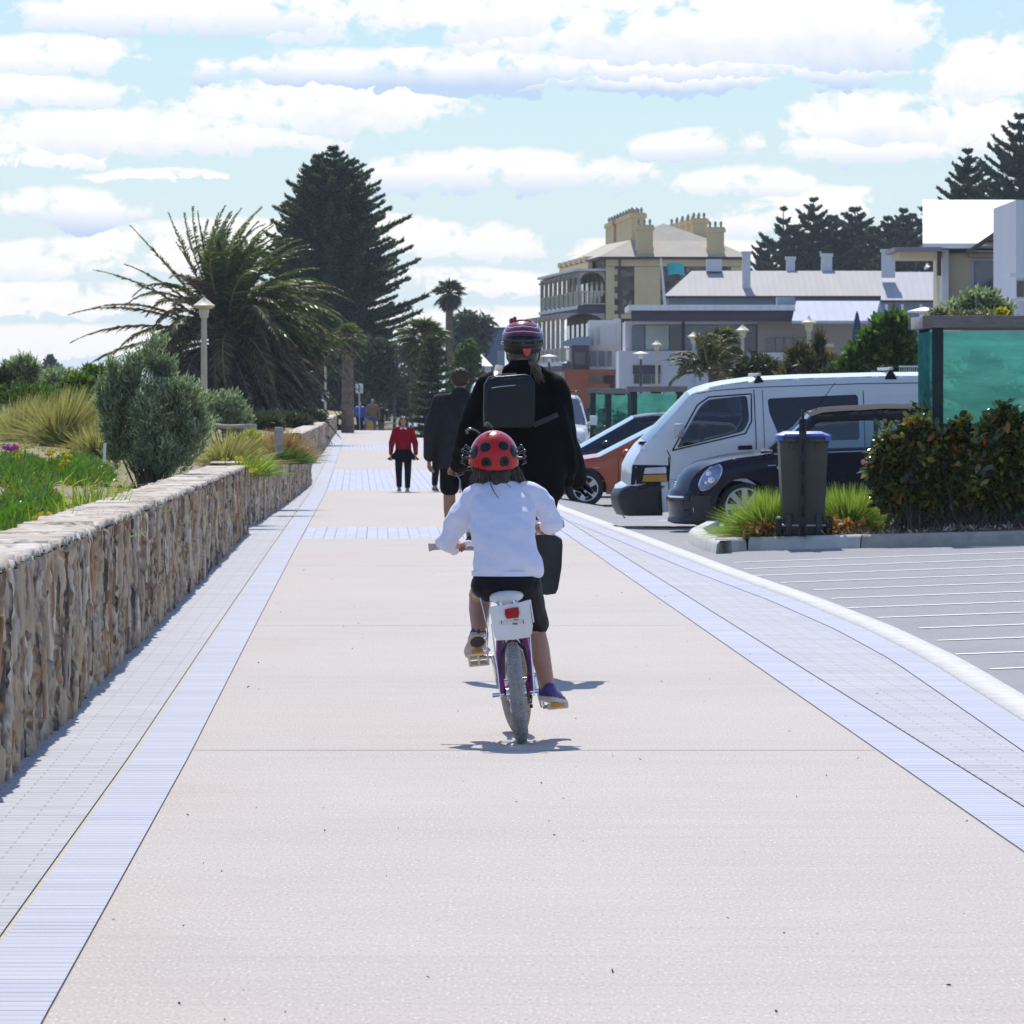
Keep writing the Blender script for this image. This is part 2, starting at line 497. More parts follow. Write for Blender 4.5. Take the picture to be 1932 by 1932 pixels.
def gmat(name, c1, c2, sc, bump=0.01, rough=0.9, extra=None):
    m = bpy.data.materials.new(name); t, n, l = nt(m); q = NG(t); b = n['Principled BSDF']
    v = q.obj(); c = q.ramp(q.noise(sc, 6, 0.65, v), [(0.3, c1), (0.7, c2)])
    if extra: c = extra(q, v, c)
    l.new(c, b.inputs['Base Color']); b.inputs['Roughness'].default_value = rough
    if bump:
        l.new(q.node('ShaderNodeBump', {'Strength': 1.0, 'Distance': bump, 'Height': q.noise(90, 4, 0.7, v)}).outputs[0], b.inputs['Normal'])
    return m
gm = gmat('grass_earth', (.10,.11,.045), (.17,.15,.08), 0.4)
tag(np_mesh('ground', [(-1300,-150,-.34),(1300,-150,-.34),(1300,2600,-.34),(-1300,2600,-.34)], [(0,1,2,3)], gm), kind='structure')

def conc(q, v, c):
    fine = q.noise(1.0, 6, 0.7, q.scaled(v, (0.45, 9, 1)))             # broom strokes across the path
    c = q.mix(q.ramp(fine, [(0.48, 0.0), (0.72, 0.55)]), c, (.365,.325,.295))
    big = q.noise(0.55, 4, 0.6, q.scaled(v, (1, .35, 1)))
    c = q.mix(q.ramp(big, [(0.40, 0.0), (0.75, 0.6)]), c, (.475,.455,.43))
    bay = q.noise(0.8, 2, 0.5, q.scaled(v, (.05, .16, 1)))             # each pour a shade of its own
    c = q.mix(q.ramp(bay, [(0.4, 0.0), (0.6, 0.45)]), c, (.50,.43,.375))
    st = q.noise(2.6, 5, 0.7, v)
    c = q.mix(q.ramp(st, [(0.60, 0.0), (0.78, 0.35)]), c, (.56,.53,.50))
    sp = q.noise(1.0, 2, 0.5, q.scaled(v, (95, 22, 1)))
    c = q.mix(q.ramp(sp, [(0.28, 0.6), (0.44, 0.0)]), c, (.27,.235,.205))
    c = q.mix(q.ramp(sp, [(0.60, 0.0), (0.72, 0.8)]), c, (.68,.65,.62))
    return c
mconc = gmat('pale_concrete', (.435,.385,.350), (.485,.440,.405), 0.9, bump=0.0015, extra=conc)
mjoint = mat('joint_dirt', (.27,.25,.21), 0.95, var=0.25, vscale=20)
bands = [(66.9, 72.6), (101.0, 131.0), (178.0, 199.0)]
joints = [26.85, 41.5, 56.2]
cuts = [8.0] + joints + [66.9]
def slabs():
    segs = []; e = 8.0; stops = sorted(joints + [b for p in bands for b in p])
    lo = 8.0
    edges = []
    for j in joints: edges.append((lo, j-.012)); lo = j+.012
    edges.append((lo, bands[0][0])); edges.append((bands[0][1], bands[1][0])); edges.append((bands[1][1], bands[2][0])); edges.append((bands[2][1], 280.4))
    return edges
V, Fq, b0 = [], [], 0
for a, bnd in slabs():
    dd = [a] + [d for d in Ds if a < d < bnd] + [bnd]
    for d in dd: V += [(xl(d), d, 0.0), (xr(d), d, 0.0)]
    Fq.append(grid_faces(len(dd), 2) + b0); b0 += 2*len(dd)
tag(np_mesh('path', V, np.concatenate(Fq)[:, ::-1], mconc), kind='structure')
flat('path_joints', [(xl(d)-.004, xr(d)+.02, d) for d in Ds], -.004, mjoint)
tag(bpy.data.objects['path_joints'], kind='structure')
# the tiny stones and twigs lying on the concrete
def paver(name, bw, rh, off, c1, c2, lw=.17, cw=.03, swap=False):
    """paving bricks: rows across the path, row joints drawn wide and dark, the shade of their bevelled edges painted in; every brick a shade of its own"""
    m = bpy.data.materials.new(name); t, n, l = nt(m); q = NG(t); b = n['Principled BSDF']
    s = q.node('ShaderNodeSeparateXYZ', {0: q.n.new('ShaderNodeUVMap').outputs[0]})
    u, v = (s.outputs[1], s.outputs[0]) if swap else (s.outputs[0], s.outputs[1])
    r = q.math('DIVIDE', v, rh); row = q.math('FLOOR', r); fr = q.math('FRACT', r)
    uu = q.math('ADD', q.math('DIVIDE', u, bw), q.math('MULTIPLY', q.math('MODULO', row, 2.0), off))
    fu = q.math('FRACT', uu)
    wn = q.n.new('ShaderNodeTexWhiteNoise'); wn.noise_dimensions = '2D'
    l.new(q.node('ShaderNodeCombineXYZ', {0: q.math('FLOOR', uu), 1: row, 2: 0.0}).outputs[0], wn.inputs['Vector'])
    wr = q.n.new('ShaderNodeTexWhiteNoise'); wr.noise_dimensions = '1D'; l.new(row, wr.inputs['W'])
    o = q.obj(); c = q.mix(wn.outputs[0], c1, c2)
    c = q.mix(q.ramp(q.noise(1.3, 5, .7, o), [(.42, 0), (.7, .5)]), c, (.50,.50,.53))
    c = q.mix(q.ramp(q.noise(240, 2, .5, o), [(.32, .6), (.45, 0)]), c, (.25,.25,.29))
    jr = q.math('MULTIPLY', q.math('LESS_THAN', fr, lw), q.math('MULTIPLY_ADD', q.math('POWER', wr.outputs[0], 1.6), .66, .30))  # row joint widened by painted bevel shade, its strength differing by row
    ju = q.math('MULTIPLY', q.math('LESS_THAN', fu, cw), .55)
    j = q.math('MAXIMUM', jr, ju)
    c = q.mix(j, c, (.16,.16,.19))
    l.new(c, b.inputs['Base Color']); b.inputs['Roughness'].default_value = .85
    l.new(q.node('ShaderNodeBump', {'Strength': .5, 'Distance': .004, 'Height': q.math('SUBTRACT', 1.0, j)}).outputs[0], b.inputs['Normal'])
    return m
PC1, PC2 = (.40,.42,.52), (.47,.485,.58)
m_sold = paver('soldier_pavers', .6, .118, 0.0, PC1, PC2, .20, .0)
m_stag = paver('staggered_pavers', .23, .118, .5, (.385,.39,.43), (.46,.46,.49), .20, .035)
m_band = paver('cross_pavers', .9, .122, .37, PC1, PC2, .10, .10, swap=True)
def strip(name, fa, fb, m, z=0.0, dd=None):
    dd = dd or Ds
    return tag(flat(name, [(fa(d), fb(d), d) for d in dd], z, m), kind='structure')
for i, (a, bnd) in enumerate(bands):
    strip('paving', xl, xr, m_band, 0.0, list(np.linspace(a, bnd, 8)))
strip('paving', lambda d: xl(d)-.252, lambda d: xl(d)-.007, m_sold)
strip('paving', lambda d: min(xw(d), xl(d)-.4)-.9, lambda d: xl(d)-.272, m_stag)
strip('paving', lambda d: xr(d)+.012, lambda d: xr(d)+.255, m_sold)
strip('paving', lambda d: xr(d)+.265, lambda d: max(xk(d)-.22-.23, xr(d)+.28), m_stag, 0.0, [d for d in Ds if d < 100])
strip('paving', lambda d: max(xk(d)-.22-.22, xr(d)+.27), lambda d: xk(d)-.232, m_sold)
msand = mat('joint_sand', (.50,.46,.38), .95, var=.2, vscale=30)
strip('paving_joints', lambda d: xl(d)-.9-.6, lambda d: xk(d)-.1, msand, -.008)
strip('paving_joints', lambda d: xr(d)+.005, lambda d: xk(d)-.16, mjoint, -.0045)
# kerb: a pale flush concrete edge
mk = mat('kerb_concrete', (.60,.59,.56), .9, var=.14, vscale=5, bump=.002)
V = []
for d in Ds:
    x = xk(d); V += [(x-.222, d, -.02), (x-.222, d, .008), (x-.02, d, .010), (x, d, -.02)]
tag(np_mesh('kerb', V, grid_faces(len(Ds), 4)[:, ::-1], mk), kind='structure')
ng = 170; gd = rng.uniform(13.5**.5, 60**.5, ng)**2; gx = np.array([rng.uniform(xl(d), xk(d)) for d in gd])
V, Fq = blades(np.stack([gx, gd, np.full(ng,.004)],1), rdir(ng,.1), rng.uniform(.004,.018,ng), rng.uniform(.003,.008,ng))
tag(np_mesh('grit', V, Fq, mat('grit_dark', (.09,.075,.06), .9, var=.5, vscale=40)), kind='stuff')
# car park
def zp(x, D):
    s = min(max(x-xk(D), 0), 7.5)*.036
    f = 1-min(max((D-68.5)/4.0, 0), 1); f = f*f*(3-2*f)
    h = min(max((D-75)/12, 0), 1); h = h*h*(3-2*h)
    return s*f - .012 - .17*h*min(max((x-xk(D))/1.0, 0), 1)
def asph(q, v, c):
    sp = q.noise(150, 2, .6, v)
    c = q.mix(q.ramp(sp, [(.36, .8), (.46, 0)]), c, (.13,.13,.135))
    c = q.mix(q.ramp(sp, [(.56, 0), (.68, .8)]), c, (.50,.50,.52))
    c = q.mix(q.ramp(q.noise(.5, 4, .6, v), [(.4, 0), (.7, .5)]), c, (.31,.31,.325))
    return c
masph = gmat('worn_asphalt', (.225,.225,.24), (.285,.285,.30), 3.0, bump=.004, extra=asph)
V = []; dd = list(np.arange(8, 62, 3)) + list(np.arange(62, 72, .5)) + list(np.arange(73, 140, 4)) + [180, 280, 420]
for d in dd:
    for k in range(13):
        x = xk(d)-.03 + (0, .5, 1, 2, 3, 4, 5, 6, 7.5, 10, 20, 40, 90)[k]; V.append((x, d, zp(x, d)))
tag(np_mesh('car_park', V, grid_faces(len(dd), 13)[:, ::-1], masph), kind='structure')
mline = mat('road_paint', (.82,.82,.80), .7, var=.12, vscale=25)
V, Fq, b0 = [], [], 0
for i, d in enumerate(np.linspace(28.9, 57.3, 15)):
    x0 = xk(d) + (.03, .10, .16, .07)[i % 4]
    xs = np.linspace(x0, x0+7.3, 12)
    for x in xs:
        dd_ = d + (x-x0)*.024
        V += [(x, dd_-.05, zp(x, dd_-.05)+.005), (x, dd_+.05, zp(x, dd_+.05)+.005)]
    Fq.append(grid_faces(12, 2)+b0); b0 += 24
for d in np.arange(73.5, 140, 2.7):                    # bays on the far side
    x0 = xk(d)+1.05
    V += [(x0, d-.05, zp(x0,d)+.006), (x0, d+.05, zp(x0,d)+.006), (x0+5, d+.05, zp(x0+5,d)+.006), (x0+5, d-.05, zp(x0+5,d)+.006)]
    Fq.append(np.array([[0, 3, 2, 1]])[:, ::-1]+b0); b0 += 4
tag(np_mesh('bay_markings', V, np.concatenate(Fq)[:, ::-1], mline), kind='structure')
# ================================================================ people and bicycles
SKIN = mat('skin_light', (.46,.25,.17), .5, var=.10, vscale=14)
SKIN2 = mat('skin_tan', (.36,.19,.12), .5, var=.10, vscale=14)
BLACKRUB = mat('black_rubber', (.018,.018,.02), .7, var=.2, vscale=30)
CHROME = mat('chrome', (.75,.76,.78), .12, 1.0, var=.05)
STEEL = mat('grey_steel', (.42,.43,.45), .35, .9, var=.1)
BLACKPL = mat('black_plastic', (.02,.02,.022), .35, var=.15, vscale=30)
BLACKGL = mat('black_gloss', (.008,.008,.010), .15, var=.1, coat=.3)
WHITEPL = mat('white_plastic', (.78,.78,.77), .35, var=.05, vscale=20)

def pm(p, up=0.0):                                     # small helper: Vector from tuple
    return Vector(p)
def head(mb, c, r, fwd, up=Vector((0,0,1))):
    """skull, jaw, nose, ears; r = half width of the skull; fwd = where the face looks"""
    c = Vector(c); f = Vector(fwd).normalized(); s = f.cross(up).normalized(); u = s.cross(f).normalized()
    M = Matrix((s, f, u)).transposed()
    mb.ell(c + u*r*.25, (r, r*1.22, r*1.15), M)
    mb.ell(c - u*r*.55 + f*r*.35, (r*.72, r*.80, r*.85), M)
    mb.cap(c + f*r*1.18 + u*r*.12, r*.10, c + f*r*1.42 - u*r*.28, r*.17, 8)
    for k in (-1, 1): mb.ell(c + s*(k*r*1.0) - u*r*.12 - f*r*.05, (r*.12, r*.22, r*.34), M)
    return M
def eyes_mouth(c, r, fwd, parent, up=Vector((0,0,1))):
    c = Vector(c); f = Vector(fwd).normalized(); s = f.cross(up).normalized(); u = s.cross(f).normalized()
    M = Matrix((s, f, u)).transposed()
    for k in (-1, 1):
        e = MB(); e.ell(c + s*(k*r*.40) + u*r*.15 + f*r*1.08, (r*.15, r*.10, r*.08), M, 8, 6)
        e.build('eye', mat('eye_dark', (.03,.022,.02), .25, var=0), parent, True)
    e = MB(); e.ell(c - u*r*.72 + f*r*1.11, (r*.30, r*.07, r*.06), M, 8, 6)
    e.build('mouth', mat('lip', (.38,.13,.11), .5, var=0), parent, True)
def hand(mb, wrist, dirv, palmn, size, curl=0.5, side=1, spread=.12):
    """palm with four unequal fingers and a thumb leaving the side of the palm"""
    d = Vector(dirv).normalized(); n = Vector(palmn); n = (n - d*n.dot(d)).normalized(); s = d.cross(n)*side
    w = Vector(wrist); L = size
    k = w + d*L*.46
    for t in (-.30, -.1, .1, .30):
        mb.cap(w + s*(t*L*.22) , L*.085, k + s*(t*L*.62), L*.082, 8)
    for i, (t, ln) in enumerate(((-.31, .40), (-.1, .47), (.11, .44), (.31, .34))):
        p0 = k + s*(t*L*.66); a = curl
        d1 = (d*math.cos(a*.7) + n*math.sin(a*.7)); d2 = (d*math.cos(a*1.9) + n*math.sin(a*1.9)); d3 = (d*math.cos(a*2.9) + n*math.sin(a*2.9))
        d1 = d1 + s*(t*spread)
        p1 = p0 + d1*L*ln*.45; p2 = p1 + d2*L*ln*.32; p3 = p2 + d3*L*ln*.25
        mb.limb([p0, p1, p2, p3], [L*.056, L*.053, L*.048, L*.042], 7)
    b = w + d*L*.16 - s*L*.17
    t1 = b + (d*.55 - s*.65 + n*.45).normalized()*L*.24; t2 = t1 + (d*.8 - s*.05 + n*.65).normalized()*L*.2
    mb.limb([b, t1, t2], [L*.085, L*.066, L*.05], 7)
def shoe(heel, toe, w, h, parent, upper, sole, up=Vector((0,0,1)), name='shoe'):
    """low sneaker lying along heel->toe on its sole; up = top of the foot"""
    heel, toe = Vector(heel), Vector(toe); d = (toe-heel); L = d.length; d.normalize()
    s = d.cross(up).normalized(); u = s.cross(d).normalized()
    M = Matrix((s, d, u)).transposed()
    b = MB()
    secs = [(0.00,.30,.62,.62),(.05,.42,1.0,1.0),(.20,.46,1.12,1.08),(.38,.44,.86,1.0),(.58,.50,.62,.9),(.78,.52,.46,.75),(.93,.40,.36,.55),(1.0,.18,.22,.3)]
    nn = 14; vs = []; fs = []
    for t, hw, hh, q in secs:
        c = heel + d*(t*L) + u*(.24*h)
        for j in range(nn):
            a = 2*PI*j/nn; x = math.cos(a)*hw*w; z = math.sin(a)
            z = z*hh*h*.8 if z > 0 else z*.2*h
            vs.append(c + s*x*(1-.25*max(math.sin(a),0)) + u*z)
    for i in range(len(secs)-1):
        for j in range(nn): fs.append((i*nn+j, i*nn+(j+1) % nn, (i+1)*nn+(j+1) % nn, (i+1)*nn+j))
    fs += [tuple(range(nn)), tuple((len(secs)-1)*nn+j for j in range(nn))]
    b.add(vs, fs); o = b.build(name, upper, parent, True, angle=60)
    k = MB(); vs = []; fs = []
    out = [(t, hw*1.04+.02) for t, hw, _, _ in secs]
    n = len(out)
    for z in (0.0, .26*h):
        for t, hw in out: vs.append(heel + d*((t*1.04-.02)*L) + s*hw*w + u*z)
        for t, hw in out[::-1]: vs.append(heel + d*((t*1.04-.02)*L) - s*hw*w + u*z)
    m = 2*n
    fs = [tuple(range(m))[::-1], tuple(m+i for i in range(m))] + [(i, (i+1) % m, m+(i+1) % m, m+i) for i in range(m)]
    k.add(vs, fs); k.build('sole', sole, o, True, bevel=.004)
    return o
def wheel_parts(parent, c, axis, r, tr, tyre, rim, spokes=20, hubr=.02, rimw=.012, hubw=.05):
    """bicycle wheel: tyre > rim > spokes"""
    a, u, d = frame(axis); c = Vector(c)
    ring = [c + (a*math.cos(t)+u*math.sin(t))*(r-tr) for t in np.arange(40)*2*PI/40]
    b = MB(); b.tube(ring, tr, 12, closed=True); ty = b.build('tyre', tyre, parent, True)
    b = MB(); ring2 = [c + (a*math.cos(t)+u*math.sin(t))*(r-2*tr-.004) for t in np.arange(40)*2*PI/40]
    b.tube(ring2, rimw, 8, closed=True); rm = b.build('rim', rim, parent, True)
    b = MB(); b.cyl(c - d*hubw, c + d*hubw, hubr, n=12)
    for i in range(spokes):
        t = 2*PI*i/spokes; p = c + d*(hubw*.8*(1 if i % 2 else -1)) + (a*math.cos(t+.3)+u*math.sin(t+.3))*hubr
        b.cyl(p, c + (a*math.cos(t)+u*math.sin(t))*(r-2*tr-.008), .0013, n=4)
    b.build('spokes', STEEL, parent, True)
    return ty

# ---------------------------------------------------------------- the child's bicycle
B0 = G(985, 1402); DC = B0.y                            # where the rear tyre meets the path
LEAN = R(-5.6)                                          # bicycle leaning to the left
bike = thing('child_bicycle', 'small magenta bicycle with white saddle and tail box under the child in white', 'bicycle', B0)
bike_parts_world = Matrix.Translation(B0) @ Matrix.Rotation(LEAN, 4, 'Y')
def BL(x, y, z):                                        # bicycle frame -> world
    return bike_parts_world @ Vector((x, y, z))
def Q(px, py, dy): return P(px, py, DC+dy)
rr, tr = .232, .034
mtyre = mat('worn_grey_tyre', (.33,.32,.31), .9, var=.25, vscale=40, bump=.003, bscale=120)
mtyre2 = mat('dusty_tan_tyre', (.42,.36,.27), .9, var=.25, vscale=40, bump=.003, bscale=120)
mmag = mat('magenta_paint', (.30,.010,.15), .3, var=.1, coat=.3)
mpurp = mat('purple_paint', (.022,.010,.055), .3, var=.1, coat=.3)
AX = (bike_parts_world.to_3x3() @ Vector((1,0,0)))
w = thing('tmp', '', '')
bpy.data.objects.remove(w)
def bwheel(parent, c, axis, tyre):
    e = MB(); a, u, d = frame(axis); c = Vector(c)
    ring = [c + (a*math.cos(t)+u*math.sin(t))*(rr-tr) for t in np.arange(48)*2*PI/48]
    e.tube(ring, tr, 14, closed=True)
    for i in range(64):                                 # tread knobs
        t = 2*PI*i/64
        for k in (-.55, 0, .55):
            tt = t + (PI/64 if k == 0 else 0); o = (a*math.cos(tt)+u*math.sin(tt))
            e.bar(c + o*(rr-tr) + (o*math.cos(k)+d*math.sin(k))*(tr-.003), c + o*(rr-tr) + (o*math.cos(k)+d*math.sin(k))*(tr+.0035), .010, .012, d)
    ty = e.build('tyre', tyre, parent, True)
    b = MB(); ring2 = [c + (a*math.cos(t)+u*math.sin(t))*(rr-2*tr-.002) for t in np.arange(40)*2*PI/40]
    b.tube(ring2, .014, 8, closed=True); b.build('rim', CHROME, parent, True)
    b = MB(); b.cyl(c-d*.04, c+d*.04, .022, n=14)
    for i in range(20):
        t = 2*PI*i/20; p = c + d*(.03*(1 if i % 2 else -1)) + (a*math.cos(t+.4)+u*math.sin(t+.4))*.02
        b.cyl(p, c + (a*math.cos(t)+u*math.sin(t))*(rr-2*tr-.01), .0014, n=4)
    b.build('spokes', STEEL, parent, True)
bwheel(bike, BL(0, 0, rr+.003), AX, mtyre)
STEER = R(12)
FW = BL(-.012, .86, rr+.002)
axf = bike_parts_world.to_3x3() @ (Matrix.Rotation(STEER, 3, 'Z') @ Vector((1,0,0)))
bwheel(bike, FW, axf, mtyre2)
f = MB()                                                # frame tubes
BBp = (0, .38, .27); ST = (0, .20, .60); HT0 = (0, .70, .52); HT1 = (0, .67, .66)
f.cyl(BL(*BBp), BL(*ST), .017); f.cyl(BL(0,.20,.58), BL(*HT1), .017)
f.cyl(BL(*BBp), BL(*HT0), .020); f.cyl(BL(*HT0), BL(*HT1), .022)
for k in (-1, 1):
    f.tube([BL(k*.066,0,rr), BL(k*.072,.05,.36), BL(k*.060,.10,.47), BL(k*.035,.16,.55), BL(k*.01,.19,.57)], .0155, 8)
    f.tube([BL(k*.062,0,rr), BL(k*.052,.2,.25), BL(k*.02,.36,.27)], .011, 8)
f.build('frame', mmag, bike, True)
f = MB()
for k in (-1, 1):
    hub = FW + axf*k*.055; top = BL(0, .70, .50) + axf*k*.05
    f.tube([hub, FW + axf*k*.055 + Vector((0,-.05,.2)), top, BL(0,.69,.53)], .012, 8)
f.build('fork', mpurp, bike, True)
f = MB()                                                # rear arch and brake in dark purple
f.tube([BL(-.058,.02,rr), BL(-.066,.03,.33), BL(-.055,.05,.43), BL(0,.06,.485), BL(.055,.05,.43), BL(.066,.03,.33), BL(.058,.02,rr)], .009, 8)
f.build('brake_arch', mpurp, bike, True)
f = MB()                                                # chrome mudguard stays and rack struts
for k in (-1, 1):
    f.cyl(BL(k*.078,-.01,rr-.02), BL(k*.086,.02,.56), .0032, n=6)
    f.cyl(BL(k*.078,-.01,rr-.02), BL(k*.05,.2,.60), .003, n=6)
f.cyl(BL(-.115,0,rr), BL(-.06,0,rr), .010); f.cyl(BL(.06,0,rr), BL(.10,0,rr), .010)
f.cyl(BL(-.05,.0,rr), BL(.05,0,rr), .028)
f.build('axle_stays', CHROME, bike, True)
f = MB()                                                # chain side: sprocket, chain, tensioner
f.lathe([(.05,-.006),(.055,0),(.05,.006)], BL(.05,0,rr), AX, 20)
f.lathe([(.075,-.004),(.08,0),(.075,.004)], BL(.062,.38,.27), AX, 24)
f.bar(BL(.06,0,rr+.05), BL(.066,.38,.345), .008, .01); f.bar(BL(.06,0,rr-.05), BL(.066,.38,.195), .008, .01)
for z in np.linspace(.165, .30, 4): f.cyl(BL(.052,.01,z), BL(.066,.01,z), .009, n=8)
f.build('drivetrain', BLACKPL, bike, True)
# cranks and pedals
CR = MB(); CR.cyl(BL(-.085,.38,.27), BL(.085,.38,.27), .014)
CR.bar(BL(-.088,.38,.26), BL(-.100,.375,.40), .016, .022); CR.bar(BL(.088,.38,.28), BL(.112,.385,.135), .016, .022)
CR.build('cranks', CHROME, bike, bevel=.003)
morange = mat('amber_reflector', (.75,.30,.02), .2, var=.1, vscale=60)
mcream = mat('cream_plastic', (.62,.58,.48), .5, var=.15, vscale=30)
def pedal(c, pitch):
    b = MB(); M = (bike_parts_world.to_3x3() @ Matrix.Rotation(pitch, 3, 'X'))
    c = Vector(c)
    for y in (-.045, .045): b.box(c + M @ Vector((0,y,0)), (.095,.012,.026), M)
    for x in (-.044, 0, .044): b.box(c + M @ Vector((x,0,0)), (.010,.09,.022), M)
    b.cyl(c + M @ Vector((-.05,0,0)), c + M @ Vector((.05,0,0)), .008)
    p = b.build('pedal', mcream, bike, bevel=.002)
    b = MB(); b.box(c + M @ Vector((0,-.0525,.0)), (.060,.006,.017), M); b.build('reflector', morange, p, bevel=.001)
PL = BL(-.165, .375, .395); PR = BL(.182, .385, .135)
for a_, e_ in ((BL(-.10,.375,.395), PL), (BL(.112,.385,.135), PR)): MB().cyl(a_, e_, .009).build('pedal_axle', STEEL, bike, True)
pedal(PL, R(-38)); pedal(PR, R(-6))
# saddle
b = MB(); SD = BL(-.006, .14, .676)
M3 = bike_parts_world.to_3x3()
b.ell(SD + M3 @ Vector((0,0,0)), (.082,.085,.036), M3, 18, 10); b.ell(SD + M3 @ Vector((0,.10,.004)), (.034,.11,.026), M3, 14, 8)
sdl = organic('saddle', b, mat('white_vinyl', (.80,.80,.79), .4, var=.04), bike, .008, 5)
b = MB()
for k in (-1, 1):
    b.tube([SD + M3 @ Vector((k*.05,-.06,-.02)), SD + M3 @ Vector((k*.03,-.05,-.055)), SD + M3 @ Vector((k*.02,.03,-.05)), SD + M3 @ Vector((k*.015,.12,-.02))], .004, 6)
    b.lathe([(.011,0),(.013,.01),(.013,.03),(.011,.045)], SD + M3 @ Vector((k*.032,-.05,-.062)), M3 @ Vector((0,0,1)), 10)
b.cyl(BL(0,.19,.55), BL(-.004,.16,.62), .013)
b.build('saddle_rails', CHROME, bike, True)
# white tail box with red reflector and a clear label strip
TB = Q(964, 1173, -.07)
b = MB(); rows = []
b.prism([(-.093,.075),(-.05,.079),(0,.080),(.05,.084),(.090,.092),(.094,.09),(.098,-.03),(.090,-.062),(.078,-.078),(.0,-.082),(-.072,-.078),(-.082,-.06)], .075, TB, M3 @ Vector((1,0,0)), M3 @ Vector((0,0,1)))
box = b.build('tail_box', mat('scuffed_white_plastic', (.80,.80,.80), .4, var=.06, vscale=9), bike, bevel=.009, seg=3)
b = MB(); b.prism([(.083,.09),(.097,.092),(.103,-.01),(.096,-.014),(.092,.07)], .09, TB + M3 @ Vector((.004,.0,0)), M3 @ Vector((1,0,0)), M3 @ Vector((0,0,1)))
b.build('box_flange', WHITEPL, bike, bevel=.002)
b = MB(); b.prism([(-.031,.022),(.031,.026),(.034,.0),(.028,-.022),(-.026,-.024),(-.034,-.002)], .016, Q(966, 1157, -.112), M3 @ Vector((1,0,0)), M3 @ Vector((0,0,1)))
rf = b.build('rear_reflector', mat('red_reflector', (.40,.008,.005), .25, var=.3, vscale=160, spec=.3), bike, bevel=.004)
b = MB(); b.box(Q(967, 1174, -.109), (.108,.004,.019), M3); b.build('label_strip', mat('clear_strip', (.70,.68,.64), .3, var=.08, vscale=70), box, bevel=.001)
for x_, y_, w_, h_ in ((968.5,1177,.0055,.0075),(971.7,1177,.0055,.0075),(974.9,1177,.0055,.0075),(946,1174,.003,.016),(988,1174,.003,.016),(974,1169.5,.020,.0025)):
    MB().box(Q(x_, y_, -.1135), (w_,.002,h_), M3).build('label_mark', mat('dark_print', (.08,.07,.06), .6, var=0), box)
b = MB(); b.tube([Q(906,1128,.03), Q(914,1160,.0), Q(921,1196,-.02), Q(918,1230,0)], .003, 6); b.tube([Q(926,1128,.05), Q(921,1175,.0), Q(916,1222,.02)], .0022, 5)
b.ell(Q(917,1201,0.0), (.012,.012,.014)); b.ell(Q(918,1226,0.0), (.018,.014,.012))
b.build('brake_cable', CHROME, bike, True)
# handlebar
hb = MB()
pts = [Q(836,1030,.66), Q(870,1026,.66), Q(884,1024,.68), Q(897,1027,.70), Q(907,1036,.71), Q(915,1050,.71), Q(921,1068,.70), Q(928,1084,.69), Q(938,1088,.69), Q(950,1080,.69), Q(962,1062,.69), Q(972,1040,.69), Q(984,1018,.68), Q(1000,1004,.66), Q(1022,996,.63), Q(1040,990,.61)]
hb.tube(pts, .0135, 10); hb.cyl(Q(938,1086,.69), BL(0,.67,.66), .015)
hbo = hb.build('handlebar', WHITEPL, bike, True)
mgrip = mat('grey_grip', (.40,.37,.33), .7, var=.2, vscale=50)
for a_, b_ in ((Q(808.5,1032,.655), Q(870,1027,.66)), (Q(1062,987,.60), Q(1012,999,.645))):
    k = MB(); d = (b_-a_)
    k.tube([a_, a_+d*.06, a_+d*.1, a_+d*.5, b_], [.021,.021,.0175,.0165,.0165], 12)
    k.build('grip', mgrip, bike, True)
k = MB()                                                # stickers / bell / lever on the right half of the bar
k.tube([Q(985,1012,.64), Q(1006,1008,.60), Q(1030,1004,.585), Q(1049,1000,.575)], .006, 6)
k.build('brake_lever', CHROME, bike, True)
k = MB(); k.lathe([(.0,.016),(.016,.012),(.022,0),(.022,-.008),(.0,-.01)], Q(990,996,.62), (0,-.3,1), 16); k.cyl(Q(990,996,.62), Q(990,1004,.64), .006)
k.build('bell', CHROME, bike, True)

# ---------------------------------------------------------------- the child
child = thing('person', 'child in a white long-sleeved top and spotted red helmet riding the small magenta bicycle', 'person', (B0.x, B0.y+.2, 0))
HIPL, HIPR = Q(928,1098,.20), Q(982,1096,.21)
KNL, ANL = Q(905,1122,.54), Q(903,1188,.36)
KNR, ANR = Q(1008,1186,.46), Q(1033,1294,.36)
SHL, SHR = Q(900,938,.42), Q(998,934,.42)
ELL, WRL = Q(846,1020,.42), Q(858,1030,.58)
ELR, WRR = Q(1042,985,.40), Q(1033,992,.56)
NECK, HEAD = Q(946,905,.45), Q(932,866,.49)
body = MB()
body.limb([HIPL, KNL], [.070,.052], 12); body.limb([KNL, lerp(KNL,ANL,.4), ANL], [.050,.050,.034], 12)
body.limb([HIPR, KNR], [.072,.052], 12); body.limb([KNR, lerp(KNR,ANR,.33), ANR], [.049,.051,.034], 12)
body.cap(ANL, .034, Q(902,1218,.42), .030); body.cap(ANR, .034, Q(1043,1314,.44), .030)
body.rings([(Q(953,1110,.19),.09,.07),(Q(952,1080,.20),.125,.09),(Q(951,1020,.26),.115,.085),(Q(949,965,.35),.125,.09),(Q(947,930,.42),.11,.075),(Q(946,915,.44),.06,.05)], 20)
body.limb([SHL, ELL, WRL], [.042,.036,.025]); body.limb([SHR, ELR, WRR], [.042,.036,.025])
body.cap(NECK, .042, HEAD, .040)
head(body, HEAD, .072, Vector((-.12,1,-.12)))
hand(body, WRL, Vector((.35,1,.12)), Vector((.1,.2,-1)), .125, 1.0, -1)
hand(body, WRR, Vector((-.45,.75,.15)), Vector((.0,.4,-1)), .125, 1.0, 1)
bodyo = organic('body', body, SKIN, child, .0055, 4)
